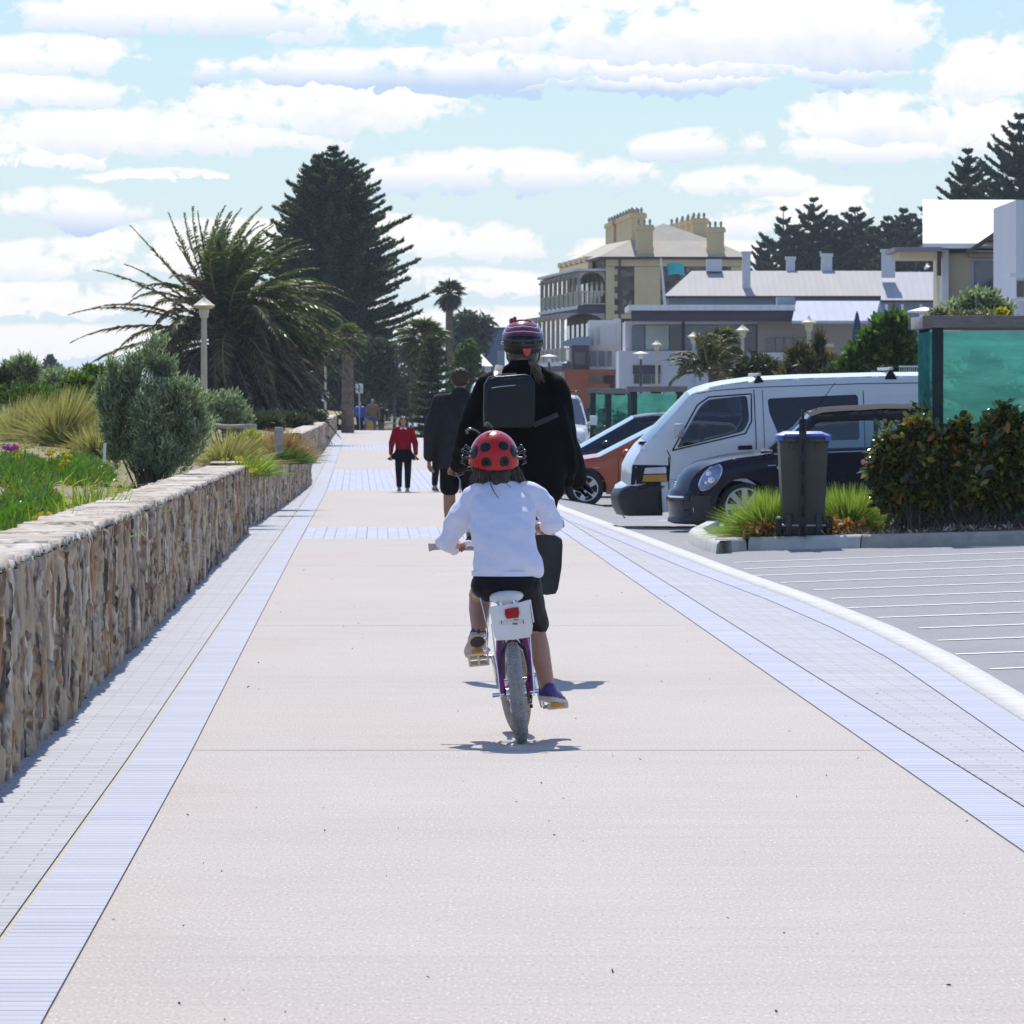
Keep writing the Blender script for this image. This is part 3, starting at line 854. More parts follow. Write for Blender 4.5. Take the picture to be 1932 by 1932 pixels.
eyes_mouth(HEAD, .072, Vector((-.12,1,-.12)), child)
# white long-sleeved top
sh = MB()
sh.rings([(Q(954,1084,.185),.158,.108),(Q(954,1070,.19),.158,.110),(Q(953,1040,.22),.150,.112),(Q(951,1000,.27),.149,.112),(Q(950,965,.33),.153,.112),(Q(949,938,.39),.142,.098),(Q(948,920,.425),.105,.078),(Q(947,908,.445),.066,.058)], 26)
sh.limb([SHL, lerp(SHL,ELL,.5)+Vector((-.012,0,.012)), ELL, WRL], [.066,.060,.052,.041], 14)
sh.limb([SHR, lerp(SHR,ELR,.5)+Vector((.014,0,.014)), ELR, WRR], [.066,.060,.052,.041], 14)
sh.ell(SHL+Vector((0,0,.006)), (.066,.062,.056)); sh.ell(SHR+Vector((0,0,.006)), (.066,.062,.056))
def shirt_folds(me):
    n = len(me.vertices); co = np.empty(n*3, np.float32); no = co.copy()
    me.vertices.foreach_get('co', co); me.vertices.foreach_get('normal', no); co = co.reshape(-1,3); no = no.reshape(-1,3)
    d = np.zeros(n)
    for i in range(n):
        x, y, z = co[i]
        xr_ = x-B0.x
        # diagonal drag folds across the lower back, finer crumple at the elbows and hem
        q = Vector((xr_*6+z*9, xr_*3-z*3, y*3)); a = mnoise.noise(q)
        lowb = max(0, min(1, (1.12-z)/.28))
        d[i] += .021*a*(.35+lowb) + .006*mnoise.noise(q*2.3)
        q2 = Vector((xr_*22+5, z*16, y*12)); arm = min(1, max(0, (abs(xr_+.08)-.15)/.06))
        d[i] += .010*mnoise.noise(q2)*(.30+1.0*arm)
        rd = max(0, 1-abs(z-1.05)/.04)
    hz = co[:,2] < .80
    co += no*d[:,None]
    me.vertices.foreach_set('co', co.ravel())
def z_of(px_y, dy=.2): return ZP(px_y, DC+dy)
top = organic('long_sleeved_top', sh, mat('white_cotton', (.78,.79,.93), .95, var=.03, vscale=30, spec=.1), child, .006, 5,
              clip=[((0,0,z_of(1083.5)), (-.04,0,-1)), (NECK+Vector((0,0,.004)), (0,-.25,1))], after=shirt_folds)
hem = MB()                                             # stitched hem band
hem.rings([(Q(954,1086.5,.184),.1575,.106),(Q(954,1077,.186),.1585,.108)], 40, close=False)
hem.build('hem', MATS['white_cotton'], top, True)
# black cycling shorts
so_ = MB()
so_.rings([(Q(954,1070,.19),.135,.098),(Q(955,1090,.185),.146,.105),(Q(956,1112,.185),.135,.10),(Q(957,1124,.20),.10,.08)], 22)
so_.limb([HIPL+Vector((-.012,0,-.01)), lerp(HIPL,KNL,.55)+Vector((-.002,0,.016))], [.084,.066], 14)
so_.limb([HIPR+Vector((.012,0,-.01)), lerp(HIPR,KNR,.5)+Vector((.006,0,0)), KNR+Vector((.004,.0,.022))], [.086,.078,.066], 14)
dR = (KNR-HIPR).normalized()
organic('shorts', so_, mat('black_lycra', (.0055,.0055,.011), .6, var=.15, vscale=12, spec=.2), child, .006, 4,
        clip=[(KNR+Vector((0,0,.012)), dR*1.0)] if False else None, wrinkle=[(.004,(14,14,14))])
# shoes
mshoe = mat('purple_suede', (.10,.055,.22), .75, var=.25, vscale=30); msole = mat('cream_sole', (.55,.51,.44), .8, var=.15, vscale=25)
shL = shoe(Q(903,1200,.315), Q(893,1243,.47), .088, .078, child, mshoe, msole, up=Vector((-.05,.62,.80)))
shR = shoe(Q(1030,1322,.30), Q(1057,1329,.50), .090, .080, child, mshoe, msole, up=Vector((0.05,-.05,1)))
msock = mat('grey_sock', (.22,.2,.24), .9, var=.1)
b = MB(); b.cap(ANL+Vector((0,.005,-.012)), .036, ANL+Vector((0,.01,-.035)), .037); b.build('sock', msock, child, True)
b = MB(); b.cap(ANR+Vector((.003,.005,-.006)), .037, ANR+Vector((.008,.015,-.03)), .038); b.build('sock', msock, child, True)
b = MB()                                               # dark rubber patch and stripe on the sole that faces back, laces
msd = mat('dark_sole_rubber', (.05,.045,.05), .8, var=.2)
dL = (Q(893,1243,.47)-Q(903,1200,.315)).normalized(); uL = Vector((-.05,.62,.80)); sL = dL.cross(uL).normalized(); uL = sL.cross(dL)
ML = Matrix((sL, dL, uL)).transposed(); cs = lerp(Q(903,1200,.315), Q(893,1243,.47), .24)
b.ell(cs - uL*.004, (.034,.045,.006), ML, 16, 6); b.build('sole_patch', msd, shL, True)
b = MB()
for k in range(4):
    t = .45+.09*k; c = lerp(Q(1030,1322,.30), Q(1057,1329,.50), t) + Vector((0,0,.072-.1*(t-.45)))
    b.tube([c+Vector((-.022,0,-.006)), c+Vector((0,0,.004)), c+Vector((.022,0,-.006))], .0035, 6)
b.tube([Q(1049,1309,.40), Q(1057,1305,.39), Q(1061,1311,.39)], .0035, 6)
b.build('laces', mat('lilac_lace', (.62,.58,.70), .8, var=0), shR, True)
b = MB(); b.box(Q(903,1191,.312), (.012,.008,.02)); b.build('heel_tab', msd, shL, bevel=.002)
b = MB(); b.box(Q(1032,1309,.292), (.012,.008,.02)); b.build('heel_tab', msd, shR, bevel=.002)
# hair: brown bob under the helmet with wisps
hair = MB(); hair.ell(Q(938,884,.47), (.086,.085,.045)); hair.ell(Q(945,893,.45), (.066,.05,.028))
for (x0, y0, x1, y1, r0) in ((899,884,893,914,.013),(906,887,904,908,.018),(977,884,979,900,.012),(925,890,926,903,.024),(955,890,957,902,.024),(940,891,941,904,.026),(932,893,936,909,.030),(950,893,950,908,.030)):
    hair.cap(Q(x0,y0,.45), r0, Q(x1,y1,.43), r0*.55, 8)
hair.cap(Q(936,896,.405), .030, Q(937,910,.385), .022, 8); hair.cap(Q(952,896,.405), .030, Q(952,909,.385), .020, 8)
mhair = mat('brown_hair', (.045,.030,.022), .6, var=.5, vscale=90, stretch=(1,1,.12), bump=.004, bscale=160)
hr = organic('hair', hair, mhair, child, .006, 3)
N = 260
st = rng.uniform(-1, 1, N); pos = np.array([Q(938+46*a, 886, .43 if abs(a) < .8 else .46) for a in st])
dirs = np.stack([st*.12+rng.normal(0,.1,N), rng.normal(-.08,.06,N), np.full(N, -1.0)], 1)
V, Fq = blades(pos, dirs, rng.uniform(.05,.085,N), .006, bend=np.stack([st*.012, np.zeros(N), np.zeros(N)], 1))
np_mesh('strands', V, Fq, mat('blond_brown_strand', (.12,.085,.058), .5, var=.4, vscale=60), hr)
b = MB(); b.tube([Q(925,912,.34), Q(929,922,.31), Q(935,932,.30), Q(944,944,.295)], [.0035,.003,.002,.0008], 6)
b.tube([Q(952,908,.345), Q(958,915,.335), Q(966,921,.33)], [.002,.0015,.0006], 5)
b.build('hair_wisp', mhair, hr, True)

# ---------------------------------------------------------------- ladybird helmet
HC = Q(931.5, 864, .485)                                # centre of the dome
helm = thing('bicycle_helmet', 'shiny red child helmet with black ladybird spots and curly feelers', 'helmet', HC)
hx, hy, hz = .116, .134, .130
tilt = Matrix.Rotation(R(2), 3, 'Y') @ Matrix.Rotation(R(6), 3, 'X')
def hpt(a, e, k=1.0):
    v = Vector((hx*k*math.cos(e)*math.cos(a), hy*k*math.cos(e)*math.sin(a), hz*k*math.sin(e)))
    return HC + tilt @ v
nu, nv = 64, 30; V = []
for i in range(nv+1):
    for j in range(nu):
        a = 2*PI*j/nu
        emin = -.16 - .20*max(0, -math.sin(a))**1.5*(1+.15*math.cos(2*a)) + .10*max(0, math.sin(a))     # lower at the nape, raised above the brow
        emin -= .05*abs(math.cos(a))**4
        e = lerp(emin, PI/2-.01, (i/nv)**.95)
        flare = 1 + .03*max(0, 1-i/3)
        V.append(hpt(a, e, flare))
Fq = [(i*nu+j, i*nu+(j+1) % nu, (i+1)*nu+(j+1) % nu, (i+1)*nu+j) for i in range(nv) for j in range(nu)]
inner = [tuple(HC + (Vector(v)-HC)*.90) for v in V]
m0 = MB(); m0.add(V, Fq + [tuple(nv*nu+j for j in range(nu))]); m0.add(inner, [f[::-1] for f in Fq])
m0.f += [(j, nu*(nv+1)+j, nu*(nv+1)+(j+1) % nu, (j+1) % nu) for j in range(nu)]; m0.m += [0]*nu
mred = mat('red_gloss', (.48,.008,.008), .28, var=.06, vscale=8, coat=.35, spec=.3)
shell = m0.build('shell', mred, helm, True, fix=False, angle=60)
mblk = mat('black_spot', (.010,.010,.014), .35, var=.1, coat=.15, spec=.3)
def spot(ax, ay, rx, ry, k, material, parent, name='spot', kin=None):
    """round patch lying on the dome; ax = angle round from the back, ay = elevation"""
    V = [hpt(ax-PI/2, ay, k)]; rings_ = 5; n = 28; Fs = []
    for i in range(1, rings_+1):
        t = i/rings_
        for j in range(n):
            q = 2*PI*j/n; kk = k if i < rings_ else 1.0005
            V.append(hpt(ax-PI/2 + rx*t*math.cos(q)/math.cos(ay), ay + ry*t*math.sin(q), kk))
    for j in range(n): Fs.append((0, 1+j, 1+(j+1) % n))
    for i in range(rings_-1):
        for j in range(n): Fs.append((1+i*n+j, 1+(i+1)*n+j, 1+(i+1)*n+(j+1) % n, 1+i*n+(j+1) % n))
    o = MB(); o.add(V, Fs); return o.build(name, material, parent, True, fix=False, angle=60)
def ang(px, py):
    X = (px-931.5)/409*1.0; Z = (862-py)/409
    e = math.asin(max(-1, min(1, Z/hz))); a = math.asin(max(-1, min(1, X/(hx*math.cos(e)))))
    return a, e
for px, py, rx, ry in ((917.5,867,.235,.225),(953,864,.225,.225),(914.5,836,.245,.205),(950,832.5,.235,.20),(892,848,.30,.26),(970.5,844,.28,.25)):
    a, e = ang(px, py)
    s_ = spot(a, e, rx, ry, 1.012, mblk, helm)
    if py > 860:                                       # the lower spots carry air vents
        spot(a+.012, e+.035, rx*.46, ry*.46, 1.02, mat('vent_dark', (.002,.002,.002), .9, var=0), s_, 'vent')
for (px, py) in ((922,815),(943,813)):
    a, e = ang(px, py); spot(a, e, .06, .045, 1.01, mat('slot_red', (.16,.005,.01), .4, var=0), helm, 'vent')
b = MB()                                               # the two curly feelers
b.tube([Q(906,818,.47), Q(899,812,.47), Q(890,809,.47), Q(884,809.5,.47), Q(880.5,813,.47), Q(881.5,816,.47), Q(884.5,816,.47)], [.004,.0045,.0055,.007,.0085,.009,.007], 10)
b.build('feeler', mat('silver_black', (.16,.16,.15), .2, .6, var=.1), helm, True)
b = MB(); b.tube([Q(930,809,.47), Q(926.5,803,.47), Q(922,798.5,.47), Q(918,798,.47), Q(916.5,801,.47), Q(918.5,803.5,.47)], [.0035,.004,.0055,.007,.008,.007], 10)
b.build('feeler', MATS['silver_black'], helm, True)
for k in (-1, 1):                                      # three jointed shiny legs on each side
    for i in range(3):
        b = MB(); y0 = 848+i*8; dy = .46+.04*(i-1)
        p0 = Q(931.5+k*44, y0, dy); p1 = Q(931.5+k*(52+2*i), y0-6+3*i, dy-.01); p2 = Q(931.5+k*(58+i*.5), y0+2+3*i, dy-.02); p3 = Q(931.5+k*(55-i), y0+9+2*i, dy-.02)
        b.tube([p0, p1, p2, p3], [.007,.006,.006,.003], 8); b.ell(p1, (.008,)*3); b.ell(p2, (.008,)*3)
        b.build('leg', BLACKGL, helm, True)
b = MB()
for k in (-1, 1):
    b.tube([Q(931.5+k*42,872,.50), Q(931.5+k*38,893,.53), Q(931.5+k*20,908,.56)], .006, 6)
b.build('strap', BLACKPL, helm, True)

# ---------------------------------------------------------------- the woman riding ahead
M0 = G(982, 1281); DM = M0.y
def K2(px, py, dy): return P(px, py, DM+dy)
mbike = thing('bicycle', 'black adult bicycle with a dark pannier ridden by the woman with the rucksack', 'bicycle', M0)
LN2 = Matrix.Translation(M0) @ Matrix.Rotation(R(1), 4, 'Y')
def ML2(x, y, z): return LN2 @ Vector((x, y, z))
wheel_parts(mbike, ML2(0,0,.343), (1,0,0), .343, .019, BLACKRUB, STEEL, 24)
wheel_parts(mbike, ML2(0,1.06,.343), (1,0,.03), .343, .019, BLACKRUB, STEEL, 24)
f = MB()
for p, q, r in (((0,.42,.30),(0,.28,.82),.016),((0,.30,.76),(0,.86,.86),.016),((0,.42,.30),(0,.87,.78),.019),((0,.88,.72),(0,.85,.92),.018)): f.cyl(ML2(*p), ML2(*q), r)
for k in (-1, 1):
    f.cyl(ML2(k*.06,0,.343), ML2(k*.02,.29,.74), .008); f.cyl(ML2(k*.06,0,.343), ML2(k*.02,.42,.30), .010); f.cyl(ML2(k*.05,1.06,.343), ML2(k*.04,.90,.74), .012)
f.build('frame', BLACKGL, mbike, True)
f = MB(); f.ell(ML2(0,.20,.93), (.08,.10,.04)); f.ell(ML2(0,.33,.935), (.035,.13,.03)); organic('saddle', f, BLACKPL, mbike, .01, 3)
f = MB(); f.cyl(ML2(0,.28,.8), ML2(0,.24,.92), .013); f.cyl(ML2(0,.85,.9), ML2(0,.83,1.12), .014)
f.build('posts', CHROME, mbike, True)
f = MB(); hbL, hbR = K2(858,888,.66), K2(1100,918,.62)
f.tube([hbL, K2(885,884,.70), K2(940,876,.80), ML2(0,.83,1.12), K2(1020,886,.80), K2(1075,906,.68), hbR], .0125, 10); f.build('handlebar', BLACKPL, mbike, True)
f = MB(); f.tube([K2(1075,906,.66), K2(1094,906,.62), K2(1110,922,.60), K2(1119,931,.58)], [.014,.020,.018,.012], 10)
f.tube([K2(1082,922,.64), K2(1097,926,.62), K2(1108,938,.60)], [.008,.012,.008], 8); f.build('brake_lever', BLACKGL, mbike, True)
f = MB(); f.tube([K2(872,868,.62), K2(878,862,.63), K2(884,864,.64)], .012, 8); f.tube([hbL, K2(868,905,.5), K2(868,930,.35)], .004, 6); f.build('brake_cable', STEEL, mbike, True)
f = MB()                                               # rear rack
for k in (-.055, 0, .055): f.tube([ML2(k,-.22,.845), ML2(k,.22,.845)], .006, 6)
for y in (-.22, -.05, .18): f.cyl(ML2(-.06,y,.845), ML2(.06,y,.845), .006)
for k in (-1, 1): f.cyl(ML2(k*.07,0,.343), ML2(k*.058,-.16,.84), .005); f.cyl(ML2(k*.07,0,.343), ML2(k*.058,.1,.84), .005)
f.build('rack', mat('cream_alloy', (.62,.58,.46), .4, .3, var=.1), mbike, True)
for i, y in enumerate((.40, .44)):
    pass
f = MB(); f.cyl(ML2(-.06,.42,.30), ML2(.06,.42,.30), .016); f.bar(ML2(-.055,.42,.3), ML2(-.06,.25,.31), .016, .024); f.bar(ML2(.055,.42,.3), ML2(.06,.59,.29), .016, .024)
f.build('cranks', STEEL, mbike, bevel=.003)
for px_, s_ in (((-.095,.25,.305), 1), ((.095,.59,.285), 1)):
    f = MB(); f.box(ML2(*px_), (.075,.09,.025)); f.build('pedal', BLACKPL, mbike, bevel=.004)
pan = thing('pannier_bag', 'dark green pannier hanging on the right of the rear rack', 'bag', K2(1032,1062,.05))
f = MB(); rows = []
O = K2(1031,1064,-.0)
f.prism([(-.082,.165),(-.02,.172),(.05,.16),(.088,.138),(.092,.11),(.086,-.02),(.066,-.14),(.052,-.168),(.0,-.176),(-.03,-.170),(-.075,-.02)], .26, O + Vector((0,.1,0)), (1,0,0), (0,0,1))
po = f.build('bag', mat('dark_green_canvas', (.020,.026,.022), .65, var=.35, vscale=7, bump=.004, bscale=40), pan, bevel=.022, seg=3)
f = MB(); f.tube([O + Vector((-.08,-.035,.168)), O + Vector((0,-.035,.176)), O + Vector((.045,-.035,.166))], .007, 8); f.build('trim', mat('straw_trim', (.45,.38,.22), .6, var=.1), pan, True)
f = MB(); 
for x in (-.055, -.01, .035): f.box(O + Vector((x,-.035,.187)), (.03,.02,.012))
f.box(O + Vector((-.06,-.03,.22)), (.07,.05,.06)); f.build('clips', mat('silver_clip', (.62,.63,.64), .3, .5, var=.1), pan, bevel=.005)

wom = thing('person', 'woman in a loose black jacket with a slim black rucksack riding ahead of the child', 'person', (M0.x, M0.y+.2, 0))
wb = MB()
wHC = K2(987, 652, .42); wN = K2(986, 690, .36)
wSL, wSR = K2(917,742,.34), K2(1050,744,.34)
wEL, wWL = K2(881,832,.40), K2(866,878,.60)
wER, wWR = K2(1066,835,.38), K2(1090,905,.58)
wb.rings([(K2(982,948,.20),.15,.11),(K2(982,915,.2),.17,.12),(K2(983,850,.25),.14,.11),(K2(984,780,.31),.16,.12),(K2(985,730,.35),.16,.10),(K2(986,708,.36),.08,.07)], 18)
wb.limb([wSL,wEL,wWL],[.055,.042,.028]); wb.limb([wSR,wER,wWR],[.055,.042,.028]); wb.cap(wN,.055,wHC,.052)
head(wb, wHC, .078, Vector((0,1,-.05)))
hand(wb, wWL, Vector((-.1,1,-.15)), Vector((0,.2,-1)), .17, 1.0, -1); hand(wb, wWR, Vector((.15,1,-.2)), Vector((0,.2,-1)), .17, 1.0, 1)
wHL, wHR = ML2(-.09,.24,1.0), ML2(.09,.24,1.0)
wKL, wAL = ML2(-.07,.60,.78), ML2(-.07,.24,.40); wKR, wAR = ML2(.07,.68,.76), ML2(.07,.56,.40)
wb.limb([wHL,wKL,wAL],[.095,.055,.036]); wb.limb([wHR,wKR,wAR],[.095,.055,.036])
organic('body', wb, SKIN2, wom, .009, 4); eyes_mouth(wHC, .078, Vector((0,1,-.05)), wom)
mjk = mat('black_jacket_cloth', (.0045,.0045,.0052), .85, var=.25, vscale=6, spec=.12, bump=.002, bscale=200)
jk = MB()
jk.rings([(K2(988,948,.19),.19,.14),(K2(987,930,.19),.235,.16),(K2(985,895,.22),.255,.17),(K2(983,850,.25),.245,.165),(K2(983,790,.30),.235,.155),(K2(984,745,.34),.215,.13),(K2(985,722,.35),.15,.105),(K2(986,703,.36),.092,.085),(K2(986,688,.365),.082,.082),(K2(986,679,.37),.076,.078)], 26)
jk.limb([wSL, lerp(wSL,wEL,.5), wEL, wWL],[.085,.080,.072,.054],14); jk.limb([wSR, lerp(wSR,wER,.5), wER, wWR],[.085,.084,.080,.062],14)
jk.limb([K2(1040,780,.30), K2(1062,880,.30), K2(1068,905,.32)],[.10,.09,.05],14)
jk.cap(K2(966,704,.355), .060, K2(921,729,.34), .078); jk.cap(K2(1006,704,.355), .060, K2(1046,730,.34), .078); jk.ell(K2(986,696,.345), (.11,.09,.045)); jk.rings([(K2(981,890,.25),.25,.12),(K2(981,800,.31),.26,.11),(K2(983,740,.345),.23,.09)],20)
organic('jacket', jk, mjk, wom, .010, 5, wrinkle=[(.012,(7,7,5)),(.005,(20,20,14))])
tr_ = MB(); tr_.limb([wHL,wKL,lerp(wKL,wAL,.85)],[.11,.07,.05]); tr_.limb([wHR,wKR,lerp(wKR,wAR,.85)],[.11,.07,.05]); tr_.rings([(ML2(0,.2,.90),.14,.10),(ML2(0,.2,1.0),.19,.13),(ML2(0,.22,1.15),.16,.12)], 18)
organic('trousers', tr_, mat('black_trouser', (.005,.005,.006), .85, var=.2, spec=.12), wom, .011, 4)
shoe(wAL+Vector((0,-.10,-.065)), wAL+Vector((0,.15,-.075)), .10, .09, wom, BLACKPL, BLACKRUB); shoe(wAR+Vector((0,-.10,-.075)), wAR+Vector((0,.15,-.09)), .10, .09, wom, BLACKPL, BLACKRUB)
hm = MB(); hm.ell(K2(986,672,.40), (.088,.08,.075)); hm.limb([K2(1004,688,.31), K2(1014,698,.285), K2(1020,708,.27)],[.032,.026,.010])
mfair = mat('fair_hair', (.13,.095,.060), .55, var=.5, vscale=60, stretch=(1,1,.3), bump=.004, bscale=140)
who = organic('hair', hm, mfair, wom, .008, 3)
N = 70
pos = np.array([K2(rng.uniform(1000,1016), rng.uniform(688,700), .27) for _ in range(N)])
V, Fq = blades(pos, np.stack([rng.normal(.5,.25,N), rng.normal(-.1,.1,N), np.full(N,-1.0)],1), rng.uniform(.05,.10,N), .007)
np_mesh('strands', V, Fq, mfair, who)
# cycling helmet
H2 = K2(986.5, 645, .41)
wh = thing('bicycle_helmet', 'red and white striped cycling helmet with black vents worn by the woman', 'helmet', H2)
hx2, hy2, hz2 = .126, .150, .130
def w2(a, e, k=1.0): return H2 + Matrix.Rotation(R(8), 3, 'X') @ Vector((hx2*k*math.cos(e)*math.cos(a), hy2*k*math.cos(e)*math.sin(a), hz2*k*math.sin(e)))
def domepatch(a0, a1, e0, e1, k0, k1, nu=40, nv=10, shape=None):
    V, Fs = [], []
    for kk in (k1, k0):
        for i in range(nv+1):
            for j in range(nu+1):
                s = j/nu; t = i/nv; a = lerp(a0, a1, s); e = lerp(e0, e1, t)
                if shape: a, e = shape(a, e, s, t)
                V.append(w2(a, e, kk))
    m = (nu+1)*(nv+1)
    for i in range(nv):
        for j in range(nu):
            q = (i*(nu+1)+j, i*(nu+1)+j+1, (i+1)*(nu+1)+j+1, (i+1)*(nu+1)+j)
            Fs.append(q); Fs.append(tuple(m+x for x in q)[::-1])
    for j in range(nu):
        Fs.append((j+1, j, m+j, m+j+1)); t = nv*(nu+1); Fs.append((t+j, t+j+1, m+t+j+1, m+t+j))
    for i in range(nv):
        p = i*(nu+1); Fs.append((p, p+nu+1, m+p+nu+1, m+p)); p += nu; Fs.append((p+nu+1, p, m+p, m+p+nu+1))
    o = MB(); o.add(V, Fs); return o
domepatch(0, 2*PI, -.02, PI/2-.02, .80, .93, 48, 14).build('liner', mat('black_foam', (.016,.016,.018), .7, var=.2), wh, True, fix=False, angle=60)
domepatch(-PI*.93, -PI*.07, -.46, .10, .80, .925, 30, 8).build('liner', mat('black_foam', (1,1,1)), wh, True, fix=False, angle=60)
def chev(a, e, s, t): return a, e - .16*abs(math.sin((a+PI/2)*1.5)) + .03*math.cos(a*6)
for e0, e1, mm in ((.58,.66,mat('red_stripe', (.36,.012,.035), .25, var=.05, coat=.4)), (.66,.71,mat('white_stripe', (.60,.58,.66), .25, var=.03, coat=.4)), (.71,.82,mat('violet_shell', (.050,.012,.06), .25, var=.1, coat=.5)), (.82,.93,mat('red_stripe', (1,1,1))), (.93,.98,mat('white_stripe',(1,1,1))), (.98,1.10,mat('violet_shell',(1,1,1))), (1.10,1.28,mat('red_stripe', (1,1,1))), (.46,.58,mat('violet_shell',(1,1,1)))):
    domepatch(-PI-.2, .2, e0, e1, .90, 1.0, 48, 4, chev).build('stripe', mm, wh, True, fix=False, angle=60)
domepatch(.2, PI-.2, .05, 1.25, .90, 1.0, 40, 10).build('front_shell', MATS['red_stripe'], wh, True, fix=False, angle=60)
for e0, e1, k in ((.14,.26,.985),(-.06,.06,.975),(-.24,-.12,.93)):
    domepatch(-PI*.97, -PI*.03, e0, e1, .86, k, 40, 3).build('rib', mat('black_shell', (.018,.018,.02), .35, var=.1, coat=.3), wh, True, fix=False, angle=60)
for j in range(5):
    a = -PI*.9 + j*PI*.8/4
    domepatch(a-.09, a+.09, -.06, .30, .86, .99, 4, 6).build('rib', MATS['black_shell'], wh, True, fix=False, angle=60)
domepatch(-PI*.72, -PI*.28, -.44, -.32, .86, .92, 20, 3).build('cradle', mat('grey_cradle', (.16,.16,.17), .5, var=.1), wh, True, fix=False)
b = MB(); b.prism([(-.026,.020),(.026,.020),(.018,-.012),(0,-.026),(-.018,-.012)], .03, K2(994,664,.285), (1,0,0), (0,0,1)); b.build('rear_light', mat('red_lens', (.65,.02,.02), .2, var=.1, coat=.6), wh, bevel=.004)
b = MB(); b.ell(K2(967,606,.42), (.020,.022,.022)); b.ell(K2(971,602,.41), (.012,.012,.016)); b.cyl(K2(968,612,.42), K2(970,620,.41), .008); b.build('topknot', mat('orange_red_knob', (.35,.05,.02), .4, var=.3, vscale=60), wh, True)
b = MB(); b.tube([w2(-PI*.86,.02,1.0)+Vector((math.cos(t)*.010,0,math.sin(t)*.008)) for t in np.arange(16)*2*PI/16], .0022, 6, closed=True); b.build('emblem', mat('white_print', (.8,.8,.8), .5, var=0), wh, True)
for s_ in (-1, 1): MB().tube([K2(987+s_*31,662,.42), K2(987+s_*30,676,.45), K2(987+s_*22,690,.45)], .005, 6).build('strap', BLACKPL, wh, True)
# rucksack
rk = thing('rucksack', 'slim black leather rucksack slung on the left of the woman’s back'.replace('’', "'"), 'rucksack', K2(961,760,.08))
O = K2(961, 758, .10); ex = Vector((1,0,.03)).normalized(); ey = Vector((.03,-.0,1)).normalized()
prof = [(-.135,.10),(-.120,.132),(-.085,.145),(0,.150),(.085,.155),(.120,.140),(.142,.10),(.148,-.08),(.140,-.140),(.115,-.155),(0,-.150),(-.11,-.150),(-.138,-.13),(-.140,-.05)]
b = MB(); b.prism(prof, .10, O, ex, ey)
mle = mat('black_leather', (.005,.005,.010), .36, var=.2, spec=.35, vscale=9, bump=.003, bscale=26)
rb = b.build('bag', mle, rk, bevel=.028, seg=4)
b = MB(); b.prism([(x*.93, y*.93-.006) for x, y in prof], .03, O - Vector((0,.050,0)), ex, ey); b.build('front_panel', mle, rb, bevel=.012, seg=3)
b = MB(); b.tube([O+Vector((-.10,-.068,.078)), O+Vector((-.05,-.069,.086)), O+Vector((.035,-.069,.094))], .0032, 6); b.build('zip', CHROME, rb, True)
b = MB(); b.tube([O+Vector((-.141,-.03,.1)), O+Vector((-.115,-.04,.142)), O+Vector((-.05,-.045,.156)), O+Vector((.04,-.045,.160))], .004, 6); b.tube([O+Vector((-.142,-.03,.1)), O+Vector((-.146,-.03,-.05)), O+Vector((-.143,-.03,-.14))], .003, 6); b.build('piping', mat('grey_piping', (.20,.20,.22), .4, var=.1), rb, True)
b = MB(); b.bar(K2(938,711,.16), K2(939,702,.24), .05, .010, Vector((0,-1,0))); b.bar(K2(939,702,.24), K2(943,690,.34), .05, .010, Vector((0,-1,.5))); b.build('strap', mat('black_webbing', (.03,.03,.033), .7, var=.1), rk, bevel=.003); b = MB()
b.bar(K2(1006,802,.12), K2(1040,788,.15), .03, .008, Vector((0,-1,0))); b.bar(K2(1040,788,.15), K2(1052,782,.19), .028, .008, Vector((0,-1,0)))
b.build('strap', mat('black_webbing', (.03,.03,.033), .7, var=.1), rk, bevel=.003)
b = MB(); b.bar(K2(936,712,.150), K2(937,702,.225), .022, .014, Vector((0,-1,0))); b.build('buckle', mat('white_buckle', (.6,.62,.68), .3, .4, var=.05), rk, bevel=.003)

